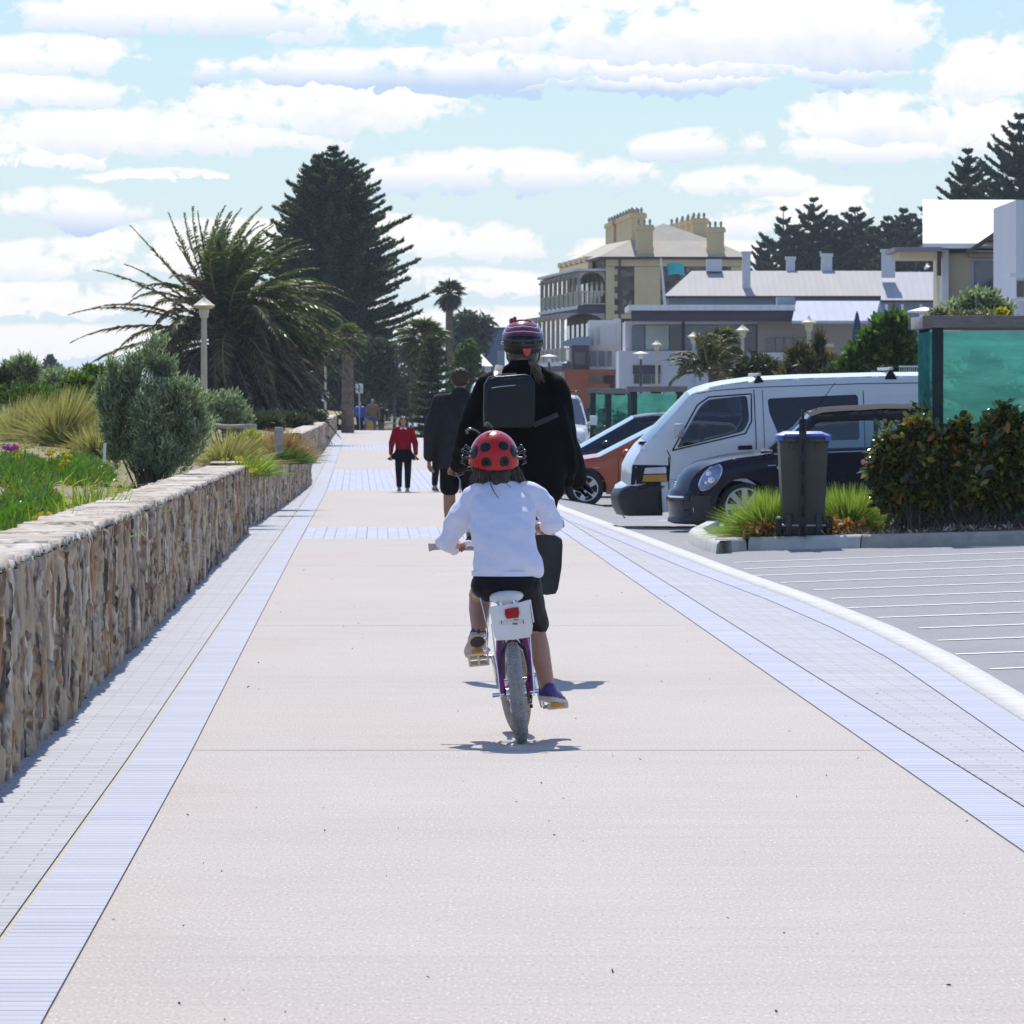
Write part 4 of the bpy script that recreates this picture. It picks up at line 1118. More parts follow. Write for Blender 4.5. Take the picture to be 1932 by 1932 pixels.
# ---------------------------------------------------------------- people on foot
def walker(name, label, base, Hh, face, mats, pose=None, garments=('top','legs'), group=None, vox=.012, skin=SKIN, hairm=None, hairlong=False, skirt=None, sleeve=1.0, wide=1.0, legs_long=1.0, bare_calf=False, bulky=1.0, headturn=0.0):
    """standing / walking figure of height Hh facing 'face' degrees (0 = away from the camera)"""
    t = thing('person', label, 'person', base, group); base = Vector(base)
    Rz = Matrix.Rotation(R(-face), 3, 'Z')
    def J(x, y, z): return base + Rz @ Vector((x*Hh*wide, y*Hh, z*Hh))
    p = dict(step=.09, armL=(-.02,-.02), armR=(.02,.03), bend=0.0, spread=.055)
    if pose: p.update(pose)
    st = p['step']; bd = p['bend']
    HL, HR = J(-.055,0,.52), J(.055,0,.52)
    KL, KR = J(-.06,st*.6,.285), J(.06,-st*.15,.28)
    AL, AR = J(-p['spread'],st*.9,.052), J(p['spread'],-st*1.0,.065)
    SL, SR = J(-.108,bd*.9,.800), J(.108,bd*.9,.800)
    EL, WL = J(-.155+p['armL'][0],.0+p['armL'][1]+bd*.5,.64), J(-.165+p['armL'][0]*1.7,.04+p['armL'][1]*2+bd*.3,.49)
    ER, WR = J(.155+p['armR'][0],.0+p['armR'][1]+bd*.5,.64), J(.165+p['armR'][0]*1.7,.04+p['armR'][1]*2+bd*.3,.49)
    if 'WL' in p: EL, WL = J(*p['EL']), J(*p['WL'])
    NK, HD = J(0,bd,.845), J(0,.015+bd*1.25,.925-.02*abs(bd)*10)
    b = MB()
    b.limb([HL,KL,lerp(KL,AL,.35),AL],[.052*Hh,.034*Hh,.034*Hh,.021*Hh]); b.limb([HR,KR,lerp(KR,AR,.35),AR],[.052*Hh,.034*Hh,.034*Hh,.021*Hh])
    fw = Rz @ Vector((0,1,0))
    b.cap(AL,.02*Hh, AL+fw*.07*Hh-Vector((0,0,.028*Hh)),.02*Hh); b.cap(AR,.02*Hh, AR+fw*.07*Hh-Vector((0,0,.028*Hh)),.02*Hh)
    b.rings([(J(0,0,.49),.075*Hh,.055*Hh),(J(0,0,.55),.088*Hh,.06*Hh),(J(0,bd*.4,.66),.075*Hh,.052*Hh),(J(0,bd*.7,.76),.092*Hh,.058*Hh),(J(0,bd*.9,.81),.09*Hh,.05*Hh),(J(0,bd,.845),.04*Hh,.036*Hh)], 14, Rz)
    b.limb([SL,EL,WL],[.032*Hh,.025*Hh,.018*Hh]); b.limb([SR,ER,WR],[.032*Hh,.025*Hh,.018*Hh]); b.cap(NK,.03*Hh,HD,.028*Hh)
    hd = Rz @ (Matrix.Rotation(R(headturn),3,'Z') @ Vector((0,1,-.08)))
    head(b, HD, .044*Hh, hd)
    for wv, sd in ((WL,-1),(WR,1)): hand(b, wv, fw*.25+Vector((0,0,-1)), -fw*.2+(Rz @ Vector((-sd,0,0))), .10*Hh, .5, sd)
    organic('body', b, skin, t, vox*.6, 3); eyes_mouth(HD, .044*Hh, hd, t)
    q = bulky
    if 'top' in garments:
        k = MB()
        k.rings([(J(0,0,p.get('hem',.47)),.104*Hh*q,.072*Hh*q),(J(0,0,.56),.106*Hh*q,.074*Hh*q),(J(0,bd*.4,.66),.102*Hh*q,.070*Hh*q),(J(0,bd*.7,.76),.110*Hh*q,.070*Hh*q),(J(0,bd*.9,.815),.094*Hh*q,.058*Hh),(J(0,bd,.85),.048*Hh,.045*Hh)], 18, Rz)
        k.cap(lerp(NK,SL,.25)-Vector((0,0,.008*Hh)), .036*Hh, SL+Vector((0,0,.004*Hh)), .042*Hh*q); k.cap(lerp(NK,SR,.25)-Vector((0,0,.008*Hh)), .036*Hh, SR+Vector((0,0,.004*Hh)), .042*Hh*q)
        e = lerp(EL,WL,.9*sleeve); f_ = lerp(ER,WR,.9*sleeve)
        k.limb([SL,EL,e],[.045*Hh*q,.038*Hh*q,.030*Hh*q]); k.limb([SR,ER,f_],[.045*Hh*q,.038*Hh*q,.030*Hh*q])
        organic('top', k, mats['top'], t, vox, 4, wrinkle=[(.008*Hh,(9/Hh,9/Hh,7/Hh))])
    if 'legs' in garments:
        k = MB(); L2 = p.get('leglen', .93)
        k.limb([HL,KL,lerp(KL,AL,L2)] if L2 > 0 else [HL,lerp(HL,KL,.8)],[.062*Hh*q,.046*Hh,.036*Hh] if L2 > 0 else [.060*Hh,.056*Hh]); k.limb([HR,KR,lerp(KR,AR,L2)] if L2 > 0 else [HR,lerp(HR,KR,.8)],[.062*Hh*q,.046*Hh,.036*Hh] if L2 > 0 else [.060*Hh,.056*Hh])
        k.rings([(J(0,0,.47),.085*Hh,.062*Hh),(J(0,0,.53),.096*Hh,.068*Hh),(J(0,0,.58),.088*Hh,.062*Hh)], 14, Rz)
        organic('trousers' if L2 > 0 else 'shorts', k, mats['legs'], t, vox, 3)
    if skirt:
        k = MB(); n = 40; vs = []; fs = []
        for i, (z, r) in enumerate(((.56,.100),(.52,.118),(.47,.142),(.425,.195))):
            for j in range(n):
                a = 2*PI*j/n; rp = r*(1+ (.10*math.sin(a*9) if i > 1 else 0)); vs.append(J(math.cos(a)*rp, math.sin(a)*rp*.8, z+.012*math.sin(a*9+1)*(i > 1)))
        for i in range(3):
            for j in range(n): fs.append((i*n+j, i*n+(j+1) % n, (i+1)*n+(j+1) % n, (i+1)*n+j))
        k.add(vs, fs); k.build('skirt', skirt, t, True, fix=False, angle=80)
    shoe(AL-fw*.035*Hh-Vector((0,0,.052*Hh)), AL+fw*.11*Hh-Vector((0,0,.052*Hh)), .058*Hh, .05*Hh, t, mats['shoe'], mats.get('sole', BLACKRUB))
    shoe(AR-fw*.035*Hh-Vector((0,0,.052*Hh)), AR+fw*.11*Hh-Vector((0,0,.060*Hh)), .058*Hh, .05*Hh, t, mats['shoe'], mats.get('sole', BLACKRUB))
    hf = hd.normalized(); k = MB(); r = .044*Hh
    k.ell(HD-hf*r*(.10 if hairlong else .22)+Vector((0,0,r*.52)), (r*1.14,r*1.22,r*1.06)); k.ell(HD-hf*r*.55+Vector((0,0,-r*.05)), (r*.98,r*.75,r*.75))
    if hairlong:
        k.ell(HD-hf*r*.6-Vector((0,0,r*.8)), (r*.98,r*.6,r*.9))
        for s_ in (-1,1): k.cap(HD+hf.cross(Vector((0,0,1)))*s_*r*.9+Vector((0,0,r*.3)), r*.45, HD+hf.cross(Vector((0,0,1)))*s_*r*1.05-Vector((0,0,r*1.0)), r*.38)
    organic('hair', k, hairm or mhair, t, vox*.6, 2, wrinkle=[(.012*r/.07,(60,60,60))])
    return t, dict(HD=HD, NK=NK, J=J, Rz=Rz, SL=SL, SR=SR, AL=AL, AR=AR, KL=KL, KR=KR, WL=WL)
# man in the dark jacket
MM = G(868, 1031)
mdg = mat('charcoal_fleece', (.026,.027,.031), .9, var=.2, vscale=8, spec=.15, bump=.003, bscale=90)
mbs = mat('black_shorts', (.0065,.0065,.008), .85, var=.2, spec=.15)
mt, J_ = walker('man', 'tall man with cropped brown hair in a charcoal jacket and black shorts walking away', MM, 1.915, 0,
    dict(top=mdg, legs=mbs, shoe=BLACKPL), pose=dict(step=.07, hem=.43, leglen=0, armL=(-.005,.0), armR=(.0,.02)), bulky=1.17, skin=SKIN2, vox=.012, wide=1.0,
    hairm=mat('short_brown_hair', (.055,.033,.02), .7, var=.3, vscale=80, bump=.004, bscale=120))
b = MB(); b.ell(J_['J'](0,-.02,.855), (.10,.09,.06)); b.ell(J_['J'](0,-.04,.83), (.14,.06,.07)); organic('collar', b, mdg, mt, .012, 3)
b = MB(); b.prism([(-.052,.012),(.052,.018),(.055,-.006),(-.048,-.013)], .006, P(888,766,MM.y-.152), (1,0,0), (0,0,1)); b.build('back_logo', mat('pale_blue_print', (.20,.24,.55), .6, var=.2, vscale=60), mt)
for a_ in (J_['AL'], J_['AR']):
    b = MB(); b.cyl(a_+Vector((0,0,.03)), a_+Vector((0,.0,.13)), .052, .058, 14); b.build('sock', mat('white_sock', (.62,.63,.72), .9, var=.05), mt, True)
# girl in red walking towards us
GR = G(761, 928)
mrd = mat('red_knit', (.26,.006,.018), .9, var=.15, vscale=20, spec=.15)
gt, J_ = walker('girl', 'girl in a red jumper, black skirt and leggings walking towards us', GR, 1.28, 180,
    dict(top=mrd, legs=mat('black_legging', (.008,.008,.012), .8, var=.1, spec=.2), shoe=mat('grey_runner', (.16,.17,.22), .7, var=.3, vscale=30), sole=WHITEPL), pose=dict(step=.07, hem=.53, armL=(.0,.01), armR=(.0,.0), bend=.012), bulky=1.0, vox=.010,
    skirt=mat('black_skirt', (.007,.007,.009), .85, var=.1, spec=.15), hairm=mat('auburn_hair', (.055,.028,.018), .5, var=.4, vscale=70), hairlong=True)
b = MB(); c = J_['NK']
for s_ in (-1,1): b.prism([(0,.0),(s_*.045,.018),(s_*.06,-.02),(s_*.02,-.055)], .02, c+Vector((0,-.052,-.012)), (1,0,0), (0,0,1))
b.build('collar', mat('white_collar', (.75,.74,.76), .8, var=0), gt, bevel=.004)
# her companion, hidden but for a leg behind the man
walker('companion', 'person in black leggings half hidden behind the man in the charcoal jacket', G(833, 927), 1.50, 165,
    dict(top=mat('navy_top', (.02,.02,.045), .8, var=.1), legs=MATS['black_legging'], shoe=mat('tan_shoe', (.25,.13,.09), .7, var=.2)), pose=dict(step=.10, leglen=.9), vox=.014)
# far group at the crest
def far(px, D): return (XP(px, D), D, -.33)
walker('far', 'person in a bright blue jacket and dark trousers far down the path', far(679,306), 1.66, 5, dict(top=mat('blue_nylon', (.03,.09,.52), .5, var=.1), legs=mbs, shoe=BLACKPL), pose=dict(EL=(-.17,-.05,.66), WL=(-.225,.0,.70), hem=.50, bend=.03), vox=.016, bulky=1.2, hairm=mat('grey_blond_hair', (.4,.34,.26), .6, var=.2))
walker('far', 'bare-headed man in a tan jumper and blue jeans far down the path', far(703,304), 1.80, -3, dict(top=mat('tan_wool', (.26,.16,.075), .9, var=.1), legs=mat('blue_denim', (.10,.14,.30), .85, var=.2), shoe=BLACKPL), pose=dict(step=.06, hem=.48), vox=.016, bulky=1.18, hairm=mat('grey_hair', (.35,.33,.3), .6, var=.2))
walker('far', 'person in a long black coat at the right of the far group', far(719,305), 1.56, 8, dict(top=mat('black_coat', (.016,.016,.026), .8, var=.1), legs=mat('brown_trouser', (.16,.12,.09), .8, var=.1), shoe=BLACKPL), pose=dict(step=.05, hem=.40), vox=.016, bulky=1.15)
walker('far', 'small child in pale blue between the two adults far down the path', far(691,307), 1.05, 0, dict(top=mat('pale_blue_cotton', (.30,.34,.62), .8, var=.1), legs=mat('denim_light', (.2,.24,.45), .8, var=.1), shoe=WHITEPL), pose=dict(step=.06), vox=.014)
yc = far(698, 303.5)
b = MB(); b.prism([(-.22,-.02),(.22,-.02),(.15,.60),(.05,.68),(-.05,.68),(-.15,.60)], .05, (yc[0],yc[1]-.12,yc[2]+.03), (1,0,0), Vector((0,.2,1)).normalized()); b.prism([(-.22,-.02),(.22,-.02),(.15,.60),(.05,.68),(-.05,.68),(-.15,.60)], .05, (yc[0],yc[1]+.16,yc[2]+.03), (1,0,0), Vector((0,-.2,1)).normalized())
tag(b.build('floor_sign', mat('yellow_plastic', (.75,.42,.02), .5, var=.05), bevel=.01), 'yellow folding floor sign beside the far group', 'sign')
# ================================================================ stone walls
def stone_mat(name):
    m = bpy.data.materials.new(name); t, n, l = nt(m); q = NG(t); b = n['Principled BSDF']
    at = q.n.new('ShaderNodeVertexColor'); at.layer_name = 'Col'
    v = q.obj()
    streak = q.noise(1.0, 5, .7, q.scaled(v, (26, 26, 2.2)))
    c = q.mix(q.ramp(streak, [(.35, .0), (.7, .55)]), at.outputs[0], q.mix(1.0, at.outputs[0], (.45,.40,.36), 'MULTIPLY'))
    rust = q.noise(2.3, 5, .7, q.scaled(v, (1.2, 1.2, .8)))
    c = q.mix(q.ramp(rust, [(.56, 0), (.72, .65)]), c, (.30,.15,.06))
    pale = q.noise(9, 4, .7, v)
    c = q.mix(q.ramp(pale, [(.60, 0), (.78, .5)]), c, (.55,.50,.44))
    l.new(c, b.inputs['Base Color']); b.inputs['Roughness'].default_value = .9
    l.new(q.node('ShaderNodeBump', {'Strength': 1.0, 'Distance': .012, 'Height': q.noise(1.0, 5, .7, q.scaled(v, (40, 40, 8)))}).outputs[0], b.inputs['Normal'])
    return m
m_wall = stone_mat('split_stone'); 
PAL = np.array([(.56,.41,.25),(.50,.42,.32),(.70,.62,.50),(.075,.066,.062),(.42,.21,.08),(.24,.15,.09),(.60,.49,.34),(.36,.30,.24)])
PW = np.array([.20,.18,.14,.10,.10,.10,.12,.06])
CAPPAL = np.array([(.62,.55,.46),(.68,.63,.56),(.56,.49,.40),(.64,.60,.55),(.52,.42,.31)])
def n1d(a, sc, seed):
    return np.array([mnoise.noise(Vector((float(x)*sc, seed, seed*.37))) for x in a])
def stone_field(S, Z, seed, wlo, whi, hlo, hhi, depth, jag):
    """S,Z grids -> (offset, colour index array rgb) of upright split stones"""
    r = np.random.default_rng(seed)
    s0, s1 = S.min(), S.max()
    z1 = Z.max()+.3
    wob = np.zeros_like(S)
    for i in range(0, S.shape[1]):
        wob[:, i] = .5*n1d(S[:, i], 7.0, Z[0, i]*4+seed) + .35*n1d(S[:, i], 23.0, Z[0, i]*15+seed)
    Sw = S + wob*jag
    edges = [s0-.5]
    while edges[-1] < s1+.5: edges.append(edges[-1]+r.uniform(wlo, whi)*r.choice([.6,1,1.5]))
    edges = np.array(edges); col = np.clip(np.searchsorted(edges, Sw)-1, 0, len(edges)-2)
    off = np.zeros_like(S); rgb = np.zeros(S.shape+(3,)); dist = np.ones_like(S)
    us = (Sw-edges[col])/(edges[col+1]-edges[col])
    for c in np.unique(col):
        mk_ = col == c
        br = [-.3]
        while br[-1] < z1: br.append(br[-1]+r.uniform(hlo, hhi))
        br = np.array(br); zz = Z[mk_] + .05*r.normal() + .04*(us[mk_]-.5)*r.normal()
        k = np.clip(np.searchsorted(br, zz)-1, 0, len(br)-2)
        base = r.normal(0, depth, len(br)); tl = r.normal(0, depth*1.1, len(br)); tz = r.normal(0, depth*1.3, len(br))
        vz = (zz-br[k])/(br[k+1]-br[k]); u = us[mk_]
        e = np.minimum(np.minimum(u, 1-u)*(edges[c+1]-edges[c]), np.minimum(vz, 1-vz)*(br[k+1]-br[k])*.6)
        groove = -np.clip(1-e/.012, 0, 1)*depth*1.6
        off[mk_] = base[k] + tl[k]*(u-.5) + tz[k]*(vz-.5) + groove
        ci = r.choice(len(PAL), len(br), p=PW); rgb[mk_] = PAL[ci][k] * (1+r.normal(0,.10,len(br)))[k][:, None]
        rgb[mk_] *= (1-.72*np.clip(1-e/.010, 0, 1))[:, None]
    return off, np.clip(rgb, .004, .9)
def wall(name, label, line, Dr, ztop, thick, seed, ds=.028, end=True):
    """dry-stone wall; line(D)->x of its path-side foot, ztop(D)"""
    D0, D1 = Dr; S = np.arange(D0, D1+ds, ds); nz = 34
    zf = np.linspace(0, 1, nz)
    SS = np.repeat(S[:, None], nz, 1); top = np.array([ztop(d) for d in S]) + .018*n1d(S, 6, seed)
    ZZ = zf[None, :]*top[:, None] - .03*(1-zf[None, :])
    off, rgb = stone_field(SS, ZZ, seed, .03, .11, .09, .46, .0115, .15)
    fx = np.array([line(d) for d in S])
    lump = .022*n1d(S, .7, seed+5)[:, None] + np.array([[.010*mnoise.noise(Vector((s*11, z*3, seed))) + .006*mnoise.noise(Vector((s*31, z*9, seed))) for z in np.linspace(0,1,nz)] for s in S])
    batter = .012*zf[None, :]**1.0
    X = fx[:, None] + off + lump + batter
    V = np.stack([X, SS, ZZ], -1).reshape(-1, 3)
    root = thing('stone_wall', label, 'wall', (line((D0+D1)/2), (D0+D1)/2, 0))
    cols = np.concatenate([rgb.reshape(-1, 3), np.ones((len(V), 1))], 1)
    np_mesh('stone_face', V, grid_faces(len(S), nz)[:, ::-1], m_wall, root, False, col=cols)
    # capping of flat stones laid across the wall
    nx = 14; xf = np.linspace(0, 1, nx)
    r = np.random.default_rng(seed+50)
    SS = np.repeat(S[:, None], nx, 1)
    wob = np.stack([.5*n1d(S, 5, x*3+seed) for x in xf], 1)
    Sw = SS + wob*.14 + .05*(xf[None, :]-.5)
    ed = [D0-.5]
    while ed[-1] < D1+.5: ed.append(ed[-1]+r.uniform(.05,.30)*r.choice([.5,1,1.6]))
    ed = np.array(ed); k = np.clip(np.searchsorted(ed, Sw)-1, 0, len(ed)-2)
    u = (Sw-ed[k])/(ed[k+1]-ed[k]); 
    brk = r.uniform(.25,.8,len(ed)); half = (xf[None, :] > brk[k]).astype(int); idx = k*2+half
    hgt = r.normal(0,.0065,len(ed)*2+4); tl = r.normal(0,.008,len(ed)*2+4)
    e = np.minimum(u, 1-u)*(ed[k+1]-ed[k]); e = np.minimum(e, np.abs(xf[None, :]-brk[k])*.45+.004)
    dz = hgt[idx] + tl[idx]*(u-.5) - .014*np.clip(1-e/.012, 0, 1)
    over = r.normal(.012,.010,len(ed))
    XX = fx[:, None] + .012 + np.where(xf[None, :] < .02, 1, 1-xf[None, :]*.0)*over[k]*(xf[None, :] < .5) + off[:, -1:]*.6 - xf[None, :]*thick
    ZZ = top[:, None] + .030 + dz
    ZZ[:, 0] -= .03; XX[:, 0] = XX[:, 1] + .004
    ZZ[:, -1] -= .12
    ci = r.choice(len(CAPPAL), len(ed)*2+4); c = CAPPAL[ci][idx]*(1+r.normal(0,.10,len(ed)*2+4))[idx][..., None]
    c = c*(1-.75*np.clip(1-e/.016, 0, 1))[..., None]
    V = np.stack([XX, SS, ZZ], -1).reshape(-1, 3)
    np_mesh('capping', V, grid_faces(len(S), nx), m_cap, root, False, col=np.concatenate([c.reshape(-1,3), np.ones((len(V),1))], 1))
    if end:                                            # the wall's end facing us / away
        for dd, sgn, nm in ((D0, 1, 'near'), (D1, -1, 'far')):
            nu_, nv_ = 18, 24; U, Vv = np.meshgrid(np.linspace(0,1,nu_), np.linspace(0,1,nv_), indexing='ij')
            o2, rg = stone_field(U*thick, Vv*ztop(dd), seed+9, .08,.22,.15,.4,.012,.06)
            PV = np.stack([line(dd)-U*thick*1.08-.02*Vv+.03, dd - sgn*o2, Vv*(ztop(dd)+.03)], -1).reshape(-1,3)
            fc = grid_faces(nu_, nv_)
            np_mesh('stone_end', PV, fc, m_wall, root, False, col=np.concatenate([rg.reshape(-1,3), np.ones((len(PV),1))],1))
    return root
m_cap = bpy.data.materials.new('cap_stone'); t, n, l = nt(m_cap); q = NG(t)
at = q.n.new('ShaderNodeVertexColor'); at.layer_name = 'Col'; v = q.obj()
c = q.mix(q.ramp(q.noise(1.0, 5, .7, q.scaled(v, (5, 26, 20))), [(.38, 0), (.7, .45)]), at.outputs[0], (.40,.32,.23))
c = q.mix(q.ramp(q.noise(14, 4, .7, v), [(.6, 0), (.75, .4)]), c, (.30,.28,.26))
l.new(c, n['Principled BSDF'].inputs['Base Color']); n['Principled BSDF'].inputs['Roughness'].default_value = .9
l.new(q.node('ShaderNodeBump', {'Strength': 1.0, 'Distance': .012, 'Height': q.noise(1.0, 5, .7, q.scaled(v, (8, 40, 20)))}).outputs[0], n['Principled BSDF'].inputs['Normal'])
wall('A', 'long pale split-stone wall running beside the path nearest to us', xw, (11, 69.4), lambda d: interp([(11,.92),(24.5,.875),(45,.82),(69.7,.755)], d), .47, 3)
def xw2(d): return interp([(72.6,-3.28),(74.2,-3.22),(90,-3.40),(107,-3.66),(114,-3.88),(121,-4.32)], d)
wall('B', 'short curving stretch of stone wall beyond the gap in the near wall', xw2, (72.4, 120), lambda d: interp([(72,.76),(90,.68),(107,.60),(120,.56)], d), .45, 8, .04)
def xw3(d): return interp([(124,-4.42),(134,-4.62),(170,-5.45),(230,-7.0),(274,-8.1)], d)
wall('C', 'farthest stretch of stone wall leading up to the far palm trunk', xw3, (124, 272), lambda d: interp([(124,.80),(160,.76),(272,.72)], d), .5, 13, .09)

# ================================================================ dune behind the wall
def wall_back(d): return (xw(d) if d < 70 else xw2(d) if d < 122 else xw3(d)) - .40
def dune_z(x, D):
    off = wall_back(D)-x
    a = min(max(off/3.0, 0), 1)
    return .66 + .22*a + .10*mnoise.noise(Vector((x*.35, D*.08, 2))) + .04*mnoise.noise(Vector((x*1.3, D*.4, 5))) + (.45*max(0, min(1, (off-6)/10)) if D > 70 else 0)
V = []; dd = list(np.arange(20, 140, 1.2)) + list(np.arange(140, 420, 8))
for d in dd:
    for k in range(30):
        o = (0,.15,.3,.5,.75,1,1.3,1.6,2,2.4,2.8,3.2,3.6,4,4.5,5,5.6,6.2,7,8,9,10,12,14,17,20,26,36,60,140)[k]
        x = wall_back(d)-o; V.append((x, d, dune_z(x, d)))
def dunec(q, v, c):
    c = q.mix(q.ramp(q.noise(.9, 5, .65, q.scaled(v, (1,.35,1))), [(.42, 0), (.62, .9)]), c, (.20,.20,.045))
    c = q.mix(q.ramp(q.noise(2.2, 4, .7, v), [(.58, 0), (.7, .7)]), c, (.09,.12,.03))
    return c
mdune = gmat('sandy_soil', (.30,.22,.12), (.42,.34,.20), 5, bump=.02, extra=dunec)
tag(np_mesh('dune', V, grid_faces(len(dd), 30), mdune), kind='structure')

# ---------------------------------------------------------------- generators
def stalks(base, n, L, spread, W, lean=(0,0,0), droop=.35, rad=.15):
    """grass tuft: arching blades from one base"""
    a = rng.uniform(0, 2*PI, n); k = np.abs(rng.normal(0, spread, n))
    pos = np.array(base)[None] + np.stack([np.cos(a)*rad*rng.random(n), np.sin(a)*rad*rng.random(n), np.zeros(n)], 1)
    d = np.stack([np.cos(a)*k, np.sin(a)*k, np.ones(n)], 1) + np.array(lean)[None]
    ln = L*rng.uniform(.5, 1.1, n)
    b = unit(np.stack([np.cos(a), np.sin(a), np.full(n, -.9)], 1))*(ln*droop*np.clip(k,.2,1.2))[:, None] + np.array(lean)[None]*(ln*.5)[:, None]
    return blades(pos, d, ln, W*rng.uniform(.7,1.3,n), bend=b)
def shrub(name, label, base, lobes, n, L, W, leafm, stems=10, stem_r=.012, upward=.6, cat='shrub', group=None, core=None, shell=.55, stemm=None, part='foliage', gaps=None):
    """lobes: (centre, radii); leaves on twigs through each lobe, thicker near its surface, real stems from the base"""
    t = thing(name, label, cat, base, group); base = np.array(base, float)
    vol = np.array([r[0]*r[1]*r[2] for c, r in lobes])**(2/3); vol /= vol.sum()
    Vs = []; ntw = max(int(n/9), 10); pos_all = []; dir_all = []
    for (c, r), w in zip(lobes, vol):
        m = int(ntw*w)+4; d = rdir(m, .25); rad = shell + (1-shell)*rng.random(m)**.6
        # clumpy surface
        cl = np.array([1+.42*mnoise.noise(Vector((x*3.6+c[0], y*3.6+c[1], z*3.6))) for x, y, z in d])
        tip = np.array(c)[None] + d*np.array(r)[None]*(rad*cl)[:, None]
        if gaps is not None:
            kp = np.array([mnoise.noise(Vector(tuple(q_*gaps[0]))) > gaps[1] for q_ in tip]); d, tip = d[kp], tip[kp]; m = len(d)
            if m == 0: continue
        out = unit(d*np.array([1,1,.8])[None] + np.array([0,0,upward])[None])
        for k in range(9):
            s = (k+.5)/9
            pp = tip - out*(L*2.6*(1-s))[..., None] if np.ndim(L) else tip - out*(L*2.6*(1-s))
            pos_all.append(pp + rng.normal(0, L*.16, (m,3))); dir_all.append(unit(out*1.0 + rng.normal(0,.55,(m,3))))
    pos = np.concatenate(pos_all); dr = np.concatenate(dir_all); m = len(pos)
    keep = pos[:,2] > base[2]-.05; pos, dr = pos[keep], dr[keep]; m = len(pos)
    V, Fq = blades(pos, dr, L*rng.uniform(.7,1.25,m), W*rng.uniform(.7,1.3,m))
    np_mesh(part, V, Fq, leafm, t)
    paths = []
    for i in range(stems):
        c, r = lobes[rng.choice(len(lobes), p=vol)]; e = np.array(c) + rdir(1,.3)[0]*np.array(r)*.75
        b0 = base + np.array([rng.normal(0,.06), rng.normal(0,.06), -.03]); mid = lerp(b0, e, .5) + rng.normal(0,.04,3)*np.linalg.norm(e-b0)
        paths.append(np.array([b0, lerp(b0,mid,.5)+rng.normal(0,.01,3), mid, lerp(mid,e,.5), e]))
    V, Fq = tubes(paths, [stem_r]*stems, [stem_r*.25]*stems)
    np_mesh('stem', V, Fq, stemm or mat('grey_bark', (.14,.115,.095), .9, var=.3, vscale=30), t, True)
    return t
lf_grey = leafmat('grey_green_leaf', [(0,(.11,.145,.085)),(.35,(.20,.255,.16)),(.7,(.31,.37,.26)),(1,(.44,.49,.38))], .30, .6)
lf_green = leafmat('mid_green_leaf', [(0,(.03,.06,.015)),(.4,(.05,.10,.02)),(.75,(.085,.15,.03)),(1,(.16,.22,.05))], .35, .45)
lf_olive = leafmat('olive_leaf', [(0,(.035,.045,.02)),(.5,(.065,.075,.035)),(1,(.12,.12,.06))], .25, .6)
lf_olive2 = leafmat('dark_olive_leaf', [(0,(.035,.045,.02)),(.5,(.065,.075,.035)),(1,(.12,.12,.06))], .2, .6)
lf_straw = leafmat('straw_blade', [(0,(.20,.16,.07)),(.4,(.34,.28,.13)),(.75,(.46,.40,.22)),(1,(.16,.18,.05))], .4, .6)
lf_lime = leafmat('lime_blade', [(0,(.10,.16,.02)),(.4,(.18,.25,.03)),(.8,(.27,.33,.05)),(1,(.36,.36,.10))], .45, .5)
lf_succ = leafmat('succulent_leaf', [(0,(.05,.12,.015)),(.5,(.09,.20,.02)),(.85,(.15,.27,.03)),(1,(.30,.12,.03))], .3, .35)
lf_moss = leafmat('ground_cover_leaf', [(0,(.14,.13,.02)),(.5,(.24,.21,.03)),(1,(.34,.28,.06))], .35, .6)
lf_russet = leafmat('russet_blade', [(0,(.22,.11,.06)),(.5,(.36,.20,.12)),(1,(.46,.32,.18))], .35, .6)
def pz(px, py, D): return P(px, py, D)
def Lb(px, py, D, rx, ry, rz=None):
    """lobe from photo pixels: centre, half sizes in px"""
    k = D/F; return (tuple(P(px, py, D)), (rx*k, (rx if rz is None else rz)*k, ry*k))
# big grey-green bush behind the near wall
D_ = 60
base = (XP(285,D_), D_, .62)
shrub('coastal_shrub', 'large grey-green rounded bush leaning over the near stone wall in front of the palm', base,
   [Lb(296,668,D_,30,42),Lb(315,690,D_,26,44),Lb(252,700,D_-.1,24,50),Lb(216,715,D_,34,46),Lb(222,765,D_,44,56),Lb(345,745,D_-.2,48,40),Lb(352,795,D_-.1,52,60),Lb(285,775,D_-.3,46,66),Lb(222,825,D_,36,44),Lb(310,845,D_-.2,74,38),Lb(196,745,D_,20,40)],
   60000, .056, .0125, lf_grey, 60, .013, upward=1.5, shell=.25, gaps=(5.5,-.06))
D_ = 88; LOWS = ((500,800,150,34,14),(555,798,165,36,16),(590,790,190,26,16),(520,790,185,40,16))
for i, (px, py, dd_, rx, ry) in enumerate(LOWS): shrub('dune_shrub', ('low dark shrub right of the wooden rail posts','low dark shrub under the palm skirt near the wall bend','low dark shrub against the far wall below the palm','low dark shrub behind the reddish tussock')[i], (XP(px,dd_),dd_,.8), [Lb(px,py,dd_,rx,ry),Lb(px+rx*.5,py+4,dd_,rx*.6,ry*.7)], 2600, .16, .05, lf_olive2, 6, .02, group='scrub on the dune')
shrub('coastal_shrub', 'smaller blue-green rounded bush just right of the lamp post foot', (XP(425,D_),D_,.7),
   [Lb(425,775,D_,46,38),Lb(400,765,D_,28,26),Lb(452,790,D_,26,24)], 14000, .06, .013, lf_grey, 10, .015, upward=1.0)
